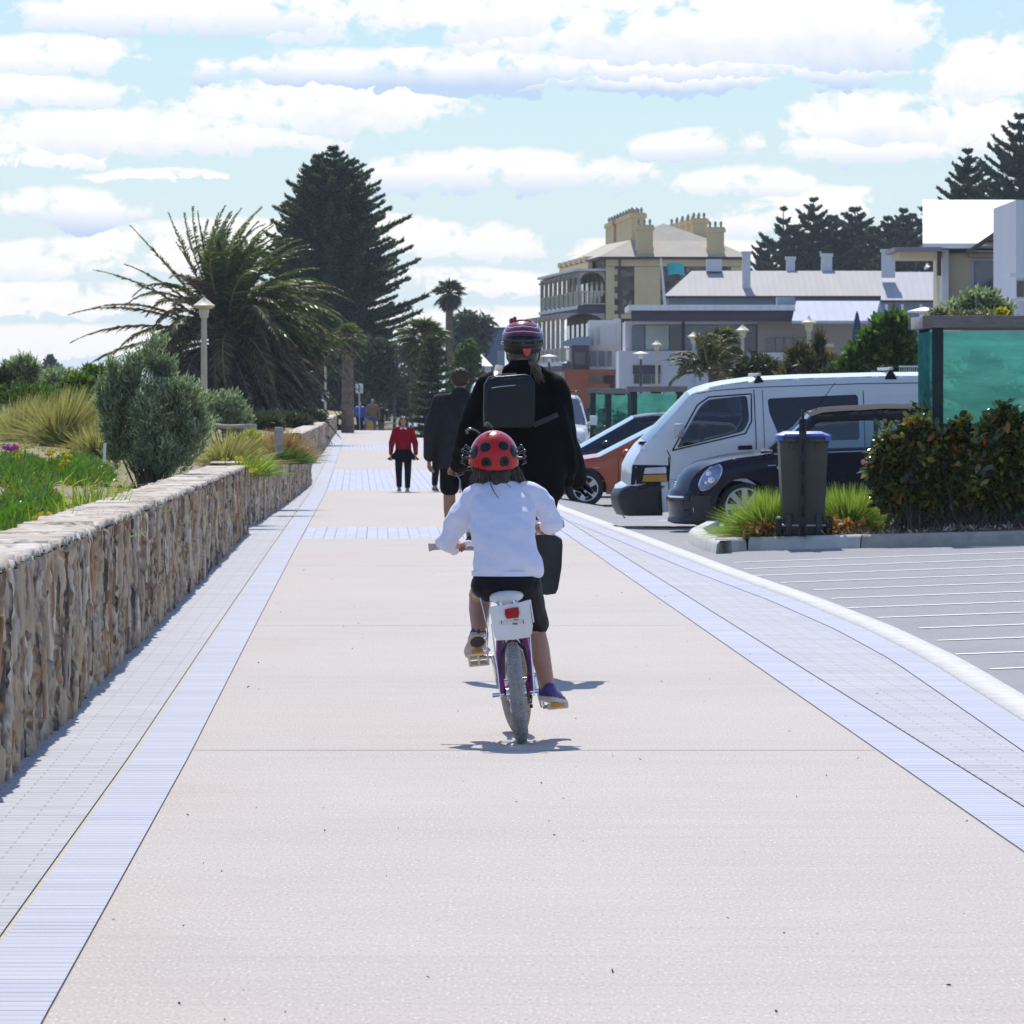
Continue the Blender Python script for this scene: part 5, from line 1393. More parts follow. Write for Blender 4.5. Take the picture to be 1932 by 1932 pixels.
# background scrub along the left
for i, (px, py, D_, rx, ry, mm, lab) in enumerate(((40,700,120,36,30,lf_grey,'round saltbush at the far left edge against the sky'),(5,720,118,26,26,lf_olive,'dark bush cut by the left edge of the picture'),(110,718,128,44,26,lf_grey,'pale sage bush between the round saltbush and the green thicket'),(60,745,112,66,22,lf_green,'low bright green bush under the round saltbush'),(150,735,108,44,28,lf_green,'leafy green bush left of the large grey-green bush'),(185,715,112,40,26,lf_green,'tall leafy green bush touching the large grey-green bush'),(120,760,104,50,22,lf_green,'low green bush in front of the leafy thicket'),(200,760,100,36,28,lf_green,'dark green bush partly behind the large grey-green bush'))):
    shrub('dune_shrub', lab, (XP(px,D_),D_,.9), [Lb(px,py,D_,rx,ry),Lb(px-rx*.4,py+8,D_,rx*.6,ry*.7),Lb(px+rx*.45,py+6,D_,rx*.55,ry*.75)], 6500, .11, .035, mm, 8, .02, upward=.5, group='scrub on the dune')
# dune grasses: pale tussocks, countable ones
def tussock(px, py, D, n, L, m, label, lean=(.25,0,0), spread=.75, W=.009, name='grass_tussock', group='grass tussocks on the dune', rad=.22, z=None):
    x = XP(px, D); zz = (dune_z(x, D) if z is None else z)
    t = thing(name, label, 'grass', (x, D, zz), group)
    V, Fq = stalks((x, D, zz-.02), n, L, spread, W, lean, .5, rad)
    np_mesh('blades', V, Fq, m, t); return t
for px, py, D_, n, L, lab in ((120,800,84,2600,.95,'big pale windblown tussock left of the large bush'),(45,805,90,2000,.85,'pale straw tussock at the left edge above the purple flower'),(190,830,76,1500,.62,'straw tussock tucked against the left side of the large bush'),(150,790,98,1500,.80,'pale tussock behind the big windblown one'),(15,800,100,1200,.7,'half-cut straw tussock at the left margin'),(90,770,106,1400,.8,'farther pale tussock under the green thicket')):
    tussock(px, py, D_, n, L, lf_straw, lab)
tussock(430,850,74,1100,.55,lf_straw,'straw tuft beside the wooden rail, right of the large bush')
tussock(525,830,84,2400,.50,lf_russet,'reddish dry tussock beside the wall bend', lean=(.02,0,0), spread=.8)
tussock(540,842,80,700,.28,lf_green,'small green tuft in front of the reddish dry tussock', spread=.9)
tussock(470,845,72,500,.32,lf_lime,'yellow-green tuft among the yellow flowers', spread=.8)
for px, D_, L, lab in ((130,36.5,.30,'spiky green tuft nearest to us behind the wall top'),(165,42,.36,'spiky green tuft rising behind the wall top below the large bush'),(195,47,.34,'spiky tuft close to the foot of the large bush'),(45,35,.22,'low spiky tuft at the far left behind the wall top')):
    tussock(px, 0, D_, 90, L, lf_lime, lab, lean=(.15,0,0), spread=.5, W=.014, rad=.25)
# ground cover nobody could count
def scatter(name, n, Dr, orange, L, W, m, up=.6, zoff=0.0, mask=None, lab=None, flat_=None):
    D = rng.uniform(Dr[0]**.5, Dr[1]**.5, n)**2; o = rng.uniform(orange[0], orange[1], n)
    x = np.array([wall_back(d) for d in D])-o
    keep = np.ones(n, bool)
    if mask is not None: keep = np.array([mask(a, b) for a, b in zip(x, D)])
    x, D = x[keep], D[keep]; z = np.array([dune_z(a, b) for a, b in zip(x, D)])+zoff
    pos = np.stack([x, D, z], 1); m_ = len(pos)
    V, Fq = blades(pos, rdir(m_, up), L*rng.uniform(.5,1.3,m_), W*rng.uniform(.7,1.3,m_), bend=np.stack([rng.normal(.3,.3,m_)*L, np.zeros(m_), -.25*L*np.ones(m_)],1))
    return tag(np_mesh(name, V, Fq, m), kind='stuff')
def pn(s, th): return lambda x, D: mnoise.noise(Vector((x*s, D*s*.45, 3.3))) > th
scatter('dune_grass', 26000, (28,140), (.1,12), .16, .010, lf_straw, .7, mask=pn(.6,-.05))
scatter('ground_cover', 30000, (26,130), (.0,11), .07, .022, lf_moss, .5, mask=lambda x,D: mnoise.noise(Vector((x*.7, D*.3, 8.3))) > -.05)
def inpatch(lst):
    def f(x, D):
        px = CXP + x/D*F
        for (cx, cd, rx, rd) in lst:
            if ((px-cx)/rx)**2 + ((D-cd)/rd)**2 < 1: return True
        return False
    return f
def patch_plants(name, label, lst, n, L, W, m, up, cat='plant', h=.1):
    for i, ((cx, cd, rx, rd), lab) in enumerate(zip(lst, label)):
        a = rng.uniform(0,2*PI,n); r = rng.random(n)**.5
        D = cd + np.sin(a)*r*rd; x = (cx-CXP + np.cos(a)*r*rx)/F*D
        z = np.array([dune_z(p, q) for p, q in zip(x, D)]) + h*np.maximum(0, 1-r**2)*rng.random(n)
        t = thing(name, lab, cat, (XP(cx,cd), cd, dune_z(XP(cx,cd),cd)), 'succulents on the dune')
        V, Fq = blades(np.stack([x,D,z],1), rdir(n, up), L*rng.uniform(.6,1.3,n), W*rng.uniform(.8,1.2,n))
        np_mesh('leaves', V, Fq, m, t)
patch_plants('succulent_mat', ['bright green succulent mat at the left edge below the tussocks','bright green succulent mat stretching towards the large bush','small bright green succulent clump behind the wall top','yellowish succulent clump at the left edge behind the wall top'],
   [(40,62,62,9),(150,66,62,7),(70,48,40,4),(20,40,45,3)], 6000, .10, .022, lf_succ, .9, h=.16)
def flower(px, D, r, col, name, lab, h=.12, group=None):
    x = XP(px, D); z = dune_z(x, D)+h
    t = thing(name, lab, 'flower', (x, D, z-h), group)
    b = MB(); b.cyl((x,D,z-h),(x,D,z),.004,n=5); b.build('stem', mat('green_stem', (.10,.16,.03), .7, var=.1), t)
    b = MB()
    for k in range(10):
        a = 2*PI*k/10; d = Vector((math.cos(a), math.sin(a)*.6-.25, .45)).normalized(); s = d.cross(Vector((0,1,.3))).normalized()
        p = Vector((x,D,z)); b.add([p-s*r*.1, p+s*r*.1, p+d*r+s*r*.22, p+d*r*1.1, p+d*r-s*r*.22], [(0,1,2,3,4)])
    b.build('petals', col, t); return t
YEL = mat('yellow_petal', (.80,.62,.02), .5, var=.1); PUR = mat('purple_petal', (.55,.06,.55), .5, var=.1)
flower(20, 60, .085, PUR, 'pigface_flower', 'single purple daisy-like flower at the left edge', .30)
for i, (px, D) in enumerate(((74,37.5),(88,37),(77,36),(72,34.4),(85,38.6),(58,35),(62,33.6),(68,35.6))):
    flower(px, D, .05, YEL, 'yellow_flower', 'yellow daisy on the dune just behind the near wall top', .13, 'yellow daisies on the dune')
for i in range(34):
    flower(rng.uniform(415,488), rng.uniform(68,88), .05, YEL, 'yellow_flower', 'yellow daisy in the patch between the large bush and the reddish tussock', rng.uniform(.06,.24), 'yellow daisies by the wooden rail')
for i in range(12):
    flower(rng.uniform(15,150), rng.uniform(62,74), .05, YEL, 'yellow_flower', 'yellow daisy above the bright green succulent mat', rng.uniform(.12,.26), 'yellow daisies above the succulents')
shrub('flowering_bush', 'yellow-green flowering clump beside the wooden rail', (XP(465,78),78,.75), [Lb(462,836,78,34,16),Lb(480,828,78,20,18)], 3000, .05, .016, leafmat('acid_leaf', [(0,(.12,.17,.02)),(.6,(.30,.33,.03)),(1,(.6,.5,.03))], .4), 5, .006)
# low wooden rail
rl = thing('post_and_rail', 'low weathered wooden rail between stout posts in front of the palm', 'fence', (XP(440,80),80,.7))
mwd = mat('weathered_wood', (.34,.31,.28), .9, var=.3, vscale=8, stretch=(1,1,8))
b = MB(); b.tube([P(395,801,81), P(428,805,80.5), P(466,804,80)], .028, 8); b.build('rail', mwd, rl, True)
for px, py in ((473,800),(526,806)):
    b = MB(); b.box(Vector((XP(px,80),80,(ZP(py,80)+.55)/2)), (.16 if px < 500 else .11,.16,ZP(py,80)-.55)); b.build('post', mwd, rl, bevel=.015)
b = MB(); b.cyl(P(196,872,50), P(198,836,50), .012, n=8)
tag(b.build('marker_stake', mat('white_stake', (.7,.68,.62), .8, var=.1)), 'thin white stake standing in the green succulent mat', 'stake')

# ================================================================ the big windblown date palm
mpt = mat('palm_trunk', (.16,.12,.09), .95, var=.4, vscale=5, bump=.05, bscale=6)
lf_palm = leafmat('palm_leaflet', [(0,(.05,.08,.018)),(.45,(.09,.13,.03)),(.8,(.15,.19,.05)),(1,(.27,.25,.09))], .35, .42, .5)
lf_palm_o = leafmat('palm_leaflet_old', [(0,(.065,.055,.025)),(.5,(.12,.10,.045)),(.85,(.20,.15,.07)),(1,(.32,.20,.08))], .28, .6)
lf_palm_d = leafmat('palm_leaflet_dead', [(0,(.05,.042,.04)),(.5,(.10,.083,.076)),(.85,(.18,.15,.135)),(1,(.28,.22,.16))], .15, .75)
def frond_set(crown, specs, llen, wind, lw=.035, npair=64):
    """specs: (azimuth, elevation, length, droop); returns leaflets and stalks geometry"""
    P0, D0, LL, stems = [], [], [], []
    for az_, el_, ln, dr in specs:
        k = 16; d = np.array([math.cos(el_)*math.cos(az_), math.cos(el_)*math.sin(az_), math.sin(el_)])
        p = np.array(crown, float) + d*.25; pts = [p.copy()]
        for i in range(k):
            s = i/k
            d = unit(d + np.array([wind*(.35+s)*.11, 0, -dr*(.25+s)*.12])); p = p + d*ln/k; pts.append(p.copy())
        pts = np.array(pts); stems.append(pts)
        s = np.linspace(.16, .995, npair); ii = s*k; i0 = np.minimum(ii.astype(int), k-1); fr = (ii-i0)[:, None]
        c = pts[i0]*(1-fr)+pts[i0+1]*fr; tn = unit(pts[i0+1]-pts[i0])
        side = unit(np.cross(tn, np.array([0,0,1.0])[None]+.001)); up = np.cross(side, tn)
        ll = llen*np.sin(np.clip(s*1.12,0,1)*PI*.93+.12)**.7*np.clip(1.25-s*.55,.35,1)
        for sg in (-1, 1):
            dd = unit(tn*(.62+.35*s[:, None]) + side*sg*(.95-.25*s[:, None]) + up*.30 + np.array([wind*.20, 0, -.10])[None] + rng.normal(0,.11,(npair,3)))
            P0.append(c); D0.append(dd); LL.append(ll*rng.uniform(.85,1.1,npair))
    P0 = np.concatenate(P0); D0 = np.concatenate(D0); LL = np.concatenate(LL)
    bend = np.stack([wind*.16*LL, np.zeros(len(LL)), -.34*LL], 1)
    return blades(P0, D0, LL, lw, bend=bend), tubes(stems, [.045]*len(stems), [.008]*len(stems))
DP = 195; PC = np.array(P(432, 640, DP))
palm = thing('date_palm', 'huge windblown date palm with shaggy skirt of dead fronds behind the lamp post', 'palm tree', (PC[0], DP, .8))
V, Fq = tubes([np.array([[PC[0]-.1,DP,.3],[PC[0]-.05,DP,1.5],[PC[0],DP,3.0],[PC[0],DP,3.9]])], [.55], [.7], 14)
np_mesh('trunk', V, Fq, mpt, palm, True)
def az_of(right, back): return math.atan2(back, right)
sp = []
for i in range(30):                                    # green head, combed to the right by the wind
    a = rng.uniform(0, 2*PI); e = R(rng.uniform(52, 88)); sp.append((a, e, rng.uniform(3.2,4.1), rng.uniform(.7,1.4)))
for i in range(22): sp.append((PI+rng.normal(0,1.1), R(rng.uniform(62,86)), rng.uniform(3.9,4.6), rng.uniform(.5,.9)))
for a in np.linspace(-1.1, 1.1, 24): sp.append((a+rng.normal(0,.1), R(rng.uniform(12,60)), rng.uniform(3.8,4.6), rng.uniform(.9,1.6)))
gl, gs = frond_set(PC, sp, .60, .45, .050, 80)
np_mesh('green_fronds', *join(gl), lf_palm, palm)
sp = []
for i in range(54): sp.append((rng.uniform(0,2*PI), R(rng.uniform(5,55)), rng.uniform(3.3,4.3), rng.uniform(.9,1.6)))
# long bare-ish fronds standing out to the left
for e_, ln, dr in ((14,5.2,.50),(24,5.2,.55),(36,4.8,.45),(50,4.7,.30),(61,4.4,.25),(72,4.1,.3),(4,4.9,.5),(-6,4.6,.7),(28,4.6,.6),(18,4.4,.8),(44,4.0,.5),(8,4.0,.9)):
    sp.append((PI+rng.normal(0,.22), R(e_), ln, dr))
ol, os_ = frond_set(PC, sp, .60, .20, .050, 84)
np_mesh('old_fronds', *join(ol), lf_palm_o, palm)
sp = []
for i in range(84): sp.append((rng.uniform(0,2*PI), R(rng.uniform(-40,15)), rng.uniform(2.6,4.2), rng.uniform(1.2,2.2)))
for i in range(56): sp.append((rng.normal(0,.7), R(rng.uniform(-42,22)), rng.uniform(3.6,4.6), rng.uniform(.5,1.3)))
for i in range(40): sp.append((rng.normal(-PI/2,.8), R(rng.uniform(-50,10)), rng.uniform(2.4,3.6), rng.uniform(1.2,2.2)))
dl, ds_ = frond_set(PC-np.array([0,0,.35]), sp, .46, .45, .042, 62)
np_mesh('dead_fronds', *join(dl), lf_palm_d, palm)
np_mesh('stalk', *join(gs, os_, ds_), mat('frond_stalk', (.30,.24,.12), .7, var=.3, vscale=4), palm, True)

# ================================================================ araucaria pines
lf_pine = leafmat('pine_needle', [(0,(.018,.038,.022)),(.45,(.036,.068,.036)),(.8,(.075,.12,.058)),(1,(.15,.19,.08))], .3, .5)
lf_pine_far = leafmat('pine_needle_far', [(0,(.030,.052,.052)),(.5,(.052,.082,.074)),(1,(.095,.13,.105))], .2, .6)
def pine_mesh(Hh, rad, whorls, per, seed, lift=.32, finger=.55, lw=.20, open_=0.0, low=.06, power=.8, prof=None, upk=.5):
    """whorled branches that sweep out and turn up, each a fan of foxtail fingers"""
    r = np.random.default_rng(seed)
    pos, dr, ln, stems = [], [], [], []
    for w in range(whorls):
        h = low + (1-low)*(w/(whorls-1)); z = Hh*h*.985
        R_ = (rad*((1-h)**power)*(1.0 if h > .16 else .80+.20*h/.16) if prof is None else rad*float(np.interp(1-h, [q_[0] for q_ in prof], [q_[1] for q_ in prof])))*r.uniform(.86,1.1) + .12
        for b in range(per if h < .93 else 4):
            a = 2*PI*(b+.5*(w % 2)+r.normal(0,.12))/(per if h < .93 else 4); L = R_*r.uniform(.78,1.12)
            if r.random() < open_: continue
            k = 9; pts = []; up0 = (-.16+upk*h)
            for i in range(k+1):
                s = i/k; pts.append((math.cos(a)*L*s, math.sin(a)*L*s, z + L*(up0*s + lift*s*s)))
            pts = np.array(pts); stems.append(pts)
            m = max(int(L*11), 7); s = np.linspace(.16, 1.0, m); ii = s*k; i0 = np.minimum(ii.astype(int), k-1); fr = (ii-i0)[:, None]
            c = pts[i0]*(1-fr)+pts[i0+1]*fr; tn = unit(pts[i0+1]-pts[i0]); side = unit(np.cross(tn, np.array([[0,0,1.0]])))
            fl = finger*np.clip(1.25-s, .35, 1)*min(1, .45+L/4)
            for sg in (-1.2, -.7, -.2, .2, .7, 1.2):
                d = unit(tn*(.9-.25*abs(sg)) + side*sg*.9 + np.array([0,0,.42])[None] + r.normal(0,.13,(m,3)))
                pos.append(c + r.normal(0,.03,(m,3))); dr.append(d); ln.append(fl*r.uniform(.75,1.15,m))
    pos = np.concatenate(pos); dr = np.concatenate(dr); ln = np.concatenate(ln)
    V1 = blades(pos, dr, ln, lw, roll=np.tile([[.3,.2,1.0]], (len(pos),1))+r.normal(0,.5,(len(pos),3)))
    V2 = blades(pos+r.normal(0,.05,pos.shape), unit(dr+r.normal(0,.25,dr.shape)), ln*.9, lw*.8)
    st = tubes(stems, [.05]*len(stems), [.012]*len(stems), 4)
    return join(V1, V2), st
def pine(name, label, base, Hh, rad, whorls, per, seed, leaf, group=None, **kw):
    t = thing(name, label, 'pine tree', base, group)
    (V, Fq), (Vs, Fs) = pine_mesh(Hh, rad, whorls, per, seed, **kw); b = np.array(base)
    np_mesh('crown', V+b, Fq, leaf, t)
    Vt, Ft = tubes([np.array([b+[0,0,-.4], b+[0,0,Hh*.3], b+[0,0,Hh*.7], b+[0,0,Hh]])], [Hh*.020], [.03], 10)
    np_mesh('trunk', *join((Vt, Ft), (Vs+b, Fs)), mat('pine_bark', (.075,.055,.05), .95, var=.3), t, True)
    return t
NPROF = [(0,.03),(.04,.13),(.1,.33),(.2,.54),(.3,.74),(.42,.90),(.56,1.0),(.75,1.02),(.9,.85),(1,.6)]; FPROF = [(0,.04),(.06,.2),(.15,.45),(.3,.72),(.5,.95),(.75,1.0),(1,.8)]
DN = 360; zb = -.3
bx = XP(629, DN)
pine('norfolk_pine', 'tall dark Norfolk pine standing alone behind the date palm', (bx, DN, zb), ZP(276,DN)-zb, 5.0, 36, 8, 5, lf_pine, lift=.24, finger=.80, lw=.11, low=.12, prof=NPROF, upk=.34)
pine('norfolk_pine', 'slender second leader tip left of the tall pine top', (XP(600,DN), DN+.6, zb), ZP(290,DN)-zb, 3.3, 34, 7, 15, lf_pine, lift=.24, finger=.75, lw=.11, low=.2, prof=NPROF, upk=.34)
# row of pines behind the houses on the right
DB = 520
rowp = [(1478,392,118,'thin pine with a bare spire at the left end of the row behind the roofs'),(1538,372,150,'tallest open-topped pine of the row behind the roofs'),(1580,405,130,'dense pine right of the open-topped one'),(1632,383,150,'broad pyramid pine in the middle of the row'),(1680,408,120,'shorter pine right of the broad pyramid'),(1716,390,120,'narrow-topped pine beside the white roof'),(1455,440,90,'low pine at the very left of the row'),(1506,425,110,'bushy pine between the spire and the open top'),(1605,425,110,'low pine filling the gap left of the broad pyramid'),(1660,425,120,'low pine right of the broad pyramid'),(1745,395,110,'pine half hidden by the white roof')]
proto = None
for i, (px, py, wpx, lab) in enumerate(rowp):
    Hh = ZP(py, DB)+.3; rad = wpx*.62/F*DB
    if i < 3:
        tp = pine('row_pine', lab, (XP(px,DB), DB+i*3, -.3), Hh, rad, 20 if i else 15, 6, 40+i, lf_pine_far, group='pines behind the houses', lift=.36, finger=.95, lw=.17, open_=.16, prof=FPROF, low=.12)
        tp['_h'] = Hh; tp['_r'] = rad
        if i == 2: proto = tp; ph, pr = Hh, rad
    else:
        o = dup(proto, (XP(px,DB), DB+(i*5) % 17, -.3), i*1.3, (rad/pr*1.15, rad/pr*1.15, Hh/ph), lab)
for i, (px, py, wpx, D_, lab) in enumerate(((1826,282,200,430,'big pine above the white roof'),(1880,330,150,440,'middle pine between the two big pines above the white roof'),(1925,215,240,425,'very tall pine cut by the right edge'))):
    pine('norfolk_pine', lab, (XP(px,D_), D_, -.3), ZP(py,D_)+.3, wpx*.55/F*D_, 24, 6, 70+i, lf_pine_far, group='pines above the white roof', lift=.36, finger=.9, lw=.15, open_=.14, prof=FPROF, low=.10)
pine('norfolk_pine', 'faint distant pine tip on the skyline at the far left', (XP(95,700),700,-.3), ZP(672,700)+.3, 3.2, 16, 6, 91, lf_pine_far, lift=.25, finger=.9, lw=.3)
# young conifer in the middle distance and darker trees behind it
pine('young_pine', 'young spreading conifer behind the walking man', (XP(815,232), 232, -.2), ZP(640,232)+.2, 1.15, 13, 7, 95, leafmat('young_needle', [(0,(.03,.055,.02)),(.5,(.055,.09,.03)),(1,(.11,.14,.045))], .2), lift=.12, finger=.42, lw=.10, power=.55, low=.05)
# fan palms
lf_fan = leafmat('fan_palm_leaf', [(0,(.045,.06,.015)),(.5,(.09,.11,.028)),(.85,(.17,.19,.045)),(1,(.30,.29,.09))], .35, .5)
lf_fan_far = leafmat('fan_palm_far', [(0,(.03,.045,.03)),(.6,(.055,.075,.045)),(1,(.10,.12,.07))], .25, .5)
def fan_palm(name, label, base, Hh, crown_r, nleaf, leaf, trunk_r=.16, skirt=.5, seedn=0, group=None, lean=0.0):
    t = thing(name, label, 'palm tree', base, group); b = np.array(base, float); top = b + np.array([lean, 0, Hh])
    V, Fq = tubes([np.array([b+[0,0,-.3], lerp(b, top, .4), top])], [trunk_r*1.3], [trunk_r], 10); np_mesh('trunk', V, Fq, mpt, t, True)
    def fans(n, e0, e1, rl, L):
        pos, dr, st = [], [], []
        for i in range(n):
            a = rng.uniform(0,2*PI); e = R(rng.uniform(e0, e1)); d = np.array([math.cos(e)*math.cos(a), math.cos(e)*math.sin(a), math.sin(e)])
            c = top + d*rl*rng.uniform(.7,1.1); st.append(np.array([top, lerp(top,c,.5)+[0,0,.06*rl], c]))
            s = unit(np.cross(d, [0,0,1.0])); u = np.cross(s, d)
            q = np.linspace(-1.25, 1.25, 15)
            dd = np.cos(q)[:, None]*(d*.85-u*.25)[None] + np.sin(q)[:, None]*s[None]
            pos.append(np.repeat(c[None], 15, 0)); dr.append(unit(dd + rng.normal(0,.06,(15,3))))
        pos = np.concatenate(pos); dr = np.concatenate(dr)
        n_ = len(pos); ln = L*rng.uniform(.8,1.1,n_)
        return blades(pos, dr, ln, L*.13, bend=np.stack([np.zeros(n_),np.zeros(n_),-.30*ln],1)), tubes(st, [.022]*len(st), [.012]*len(st), 4)
    f, s = fans(nleaf, -25, 85, crown_r*.52, crown_r*.55); np_mesh('crown', *f, leaf, t); 
    if skirt:
        f2, s2 = fans(int(nleaf*1.0), -80, -15, crown_r*.5*skirt*1.6, crown_r*.5); np_mesh('dead_skirt', *f2, lf_palm_d, t); s = join(s, s2)
    np_mesh('stalk', *s, mat('frond_stalk', (1,1,1)), t, True)
    return t
fan_palm('fan_palm', 'tall slim fan palm with a round head against the sky', (XP(848,410),410,-.3), ZP(555,410)+.3, 36/F*410, 44, lf_fan_far, .26, .45)
fan_palm('fan_palm', 'short fan palm with a thick ragged trunk at the end of the wall', (XP(656,262),262,-.2), ZP(640,262)+.2, 40/F*262, 40, lf_fan, .24, .55)
fan_palm('fan_palm', 'bushy golden-topped fan palm behind the white marquee', (XP(798,300),300,-.3), ZP(640,300)+.3, 54/F*300, 56, lf_fan, .22, .9)
# dark trees in the middle distance
lf_dark = leafmat('distant_leaf', [(0,(.022,.038,.026)),(.5,(.045,.068,.04)),(1,(.095,.125,.065))], .2, .6)
lf_haze = leafmat('hazy_leaf', [(0,(.05,.075,.07)),(.5,(.08,.11,.095)),(1,(.14,.17,.14))], .2, .7)
def tree(label, px, D, y0, y1, wpx, leaf, n=5000, L=.34, W=.16, trunk=True, group='trees beyond the path', name='tree', z0=-.3, lobes=None):
    base = (XP(px,D), D, z0); t = thing(name, label, 'tree', base, group)
    k = D/F; h = (y1-y0)
    lobes = lobes or [(px+wpx*rng.uniform(-.30,.30), lerp(y0,y1,rng.uniform(.18,.75)), wpx*rng.uniform(.20,.34), h*rng.uniform(.16,.30)) for _ in range(8)] + [(px, y0+h*.28, wpx*.25, h*.28)]
    pos = []; 
    w = np.array([a*b for _,_,a,b in lobes]); w = w/w.sum()
    for (cx, cy, rx, ry), q in zip(lobes, w):
        m = int(n*q)+5; d = rdir(m); rad = (.35+.65*rng.random(m)**.5)
        cl = np.array([1+.35*mnoise.noise(Vector((x*2.7+cx*.1, y*2.7, z*2.7+cy*.1))) for x,y,z in d])
        pos.append(np.array(P(cx,cy,D))[None] + d*np.array([rx*k, rx*k, ry*k])[None]*(rad*cl)[:, None])
    pos = np.concatenate(pos); m = len(pos)
    V, Fq = blades(pos, rdir(m,.1), L*rng.uniform(.6,1.3,m), W*rng.uniform(.6,1.3,m)); np_mesh('crown', V, Fq, leaf, t)
    b = np.array(base); paths = [np.array([b, b+[0,0,(ZP(y1,D)-z0)*.6+.2], np.array(P(px,lerp(y1,y0,.4),D))])]
    for (cx, cy, rx, ry) in lobes[:6]: paths.append(np.array([paths[0][1], lerp(paths[0][1], np.array(P(cx,cy,D)), .6)+[0,0,.05], np.array(P(cx,cy,D))]))
    V, Fq = tubes(paths, [.16]+[.07]*6, [.07]+[.02]*6, 6); np_mesh('trunk', V, Fq, mat('dark_bark', (.07,.055,.045), .95, var=.3), t, True)
    return t
tree('bluish feathery tree right of the tall slim fan palm', 888, 430, 590, 730, 80, lf_haze, 3200, .5, .2)
tree('dark tree under the tall pine behind the short fan palm', 720, 330, 640, 780, 110, lf_dark, 5000)
tree('dark tree behind the white marquee', 700, 380, 690, 800, 90, lf_dark, 3500)
tree('dark round tree between the marquee and the young conifer', 770, 350, 690, 800, 90, lf_dark, 4500)
tree('green tree top left of the woman’s helmet'.replace('’',"'"), 872, 285, 648, 770, 66, lf_green, 3800, .26, .11)
tree('dark tree low behind the walking man', 900, 330, 700, 800, 70, lf_dark, 3500)
tree('low dark tree beside the tall pine trunk', 610, 345, 690, 800, 90, lf_dark, 4200)
tree('dark tree behind the signs at the wall end', 650, 345, 700, 800, 80, lf_dark, 3600)
tree('dim tree filling the gap behind the far group', 745, 470, 720, 800, 130, lf_haze, 4000, .5, .2)
# greenery before the houses on the right
def rshrub(label, px, D, lobes, n, L, W, leaf, cat='shrub', z=0.0, name='garden_shrub', stems=8, up=.5, shell=.5):
    return shrub(name, label, (XP(px,D), D, z), [Lb(cx,cy,D,rx,ry) for cx,cy,rx,ry in lobes], n, L, W, leaf, stems, .03, upward=up, cat=cat, group='garden greenery before the houses', shell=shell)
rshrub('tall round-headed green bush left of the near green screen', 1668, 128, [(1685,628,42,40),(1655,650,40,34),(1632,672,42,24),(1695,668,36,42),(1610,690,26,18)], 14000, .17, .09, lf_green, stems=14)
rshrub('dark low bush right of the grey lamp post', 1435, 150, [(1430,695,40,24),(1460,705,34,20),(1405,705,20,16)], 5000, .16, .07, lf_olive)
rshrub('brownish tall bush beside the second cream lamp post', 1535, 145, [(1530,690,52,34),(1510,672,26,26),(1560,700,44,28),(1545,650,14,26),(1495,705,30,20)], 9000, .18, .045, leafmat('brown_olive', [(0,(.05,.045,.02)),(.5,(.095,.08,.035)),(1,(.16,.13,.06))], .3), up=1.2)
rshrub('low grey bush left of the tall round-headed bush', 1590, 138, [(1585,705,30,18),(1610,712,24,14)], 3500, .14, .05, lf_olive)
rshrub('grey-green olive bush above the near green screen', 1850, 102, [(1850,572,46,26),(1815,585,36,16),(1885,585,30,18),(1800,592,30,10)], 9000, .10, .04, lf_grey, z=0.0)
rshrub('low flowering hedge along the top of the near green screen', 1810, 101, [(1770,592,24,9),(1810,596,40,8),(1860,594,36,8)], 5000, .08, .035, leafmat('pale_hedge', [(0,(.06,.07,.03)),(.5,(.15,.16,.09)),(1,(.42,.42,.34))], .3), z=0.0)
rshrub('yellow-flowered clump peeping over the near green screen', 1890, 98, [(1889,590,11,8)], 900, .06, .04, leafmat('yellow_bloom', [(0,(.35,.30,.02)),(1,(.7,.6,.03))], .3), z=0.0)
rshrub('green bush behind the railings left of the near green screen', 1712, 132, [(1712,690,30,22),(1728,665,18,18)], 3500, .14, .06, lf_green)
# palmy clump behind the van roof
pc = np.array(P(1345,690,150)); pl = thing('palm_clump', 'bushy young palm with arching leaves behind the van roof', 'palm tree', (pc[0],150,0))
sp = [(rng.uniform(0,2*PI), R(rng.uniform(5,80)), rng.uniform(.7,1.15), rng.uniform(.6,1.6)) for _ in range(46)]
fl, fs = frond_set(pc-np.array([.1,0,.25]), sp, .26, .1, .035, 26); np_mesh('fronds', *join(fl), leafmat('clump_leaf', [(0,(.04,.05,.02)),(.5,(.075,.085,.03)),(1,(.15,.15,.05))], .3), pl)
np_mesh('stalk', *fs, MATS['frond_stalk'], pl, True)
V, Fq = tubes([np.array([[pc[0],150,-.1],[pc[0],150,2.3]])],[.14],[.12],8); np_mesh('trunk', V, Fq, mpt, pl, True)
fan_palm('fan_palm', 'yellow-green fan palm top behind the palm clump and grey lamp post', (XP(1362,158),158,-.1), ZP(648,158)+.1, 42/F*158, 40, lf_fan, .12, .9)
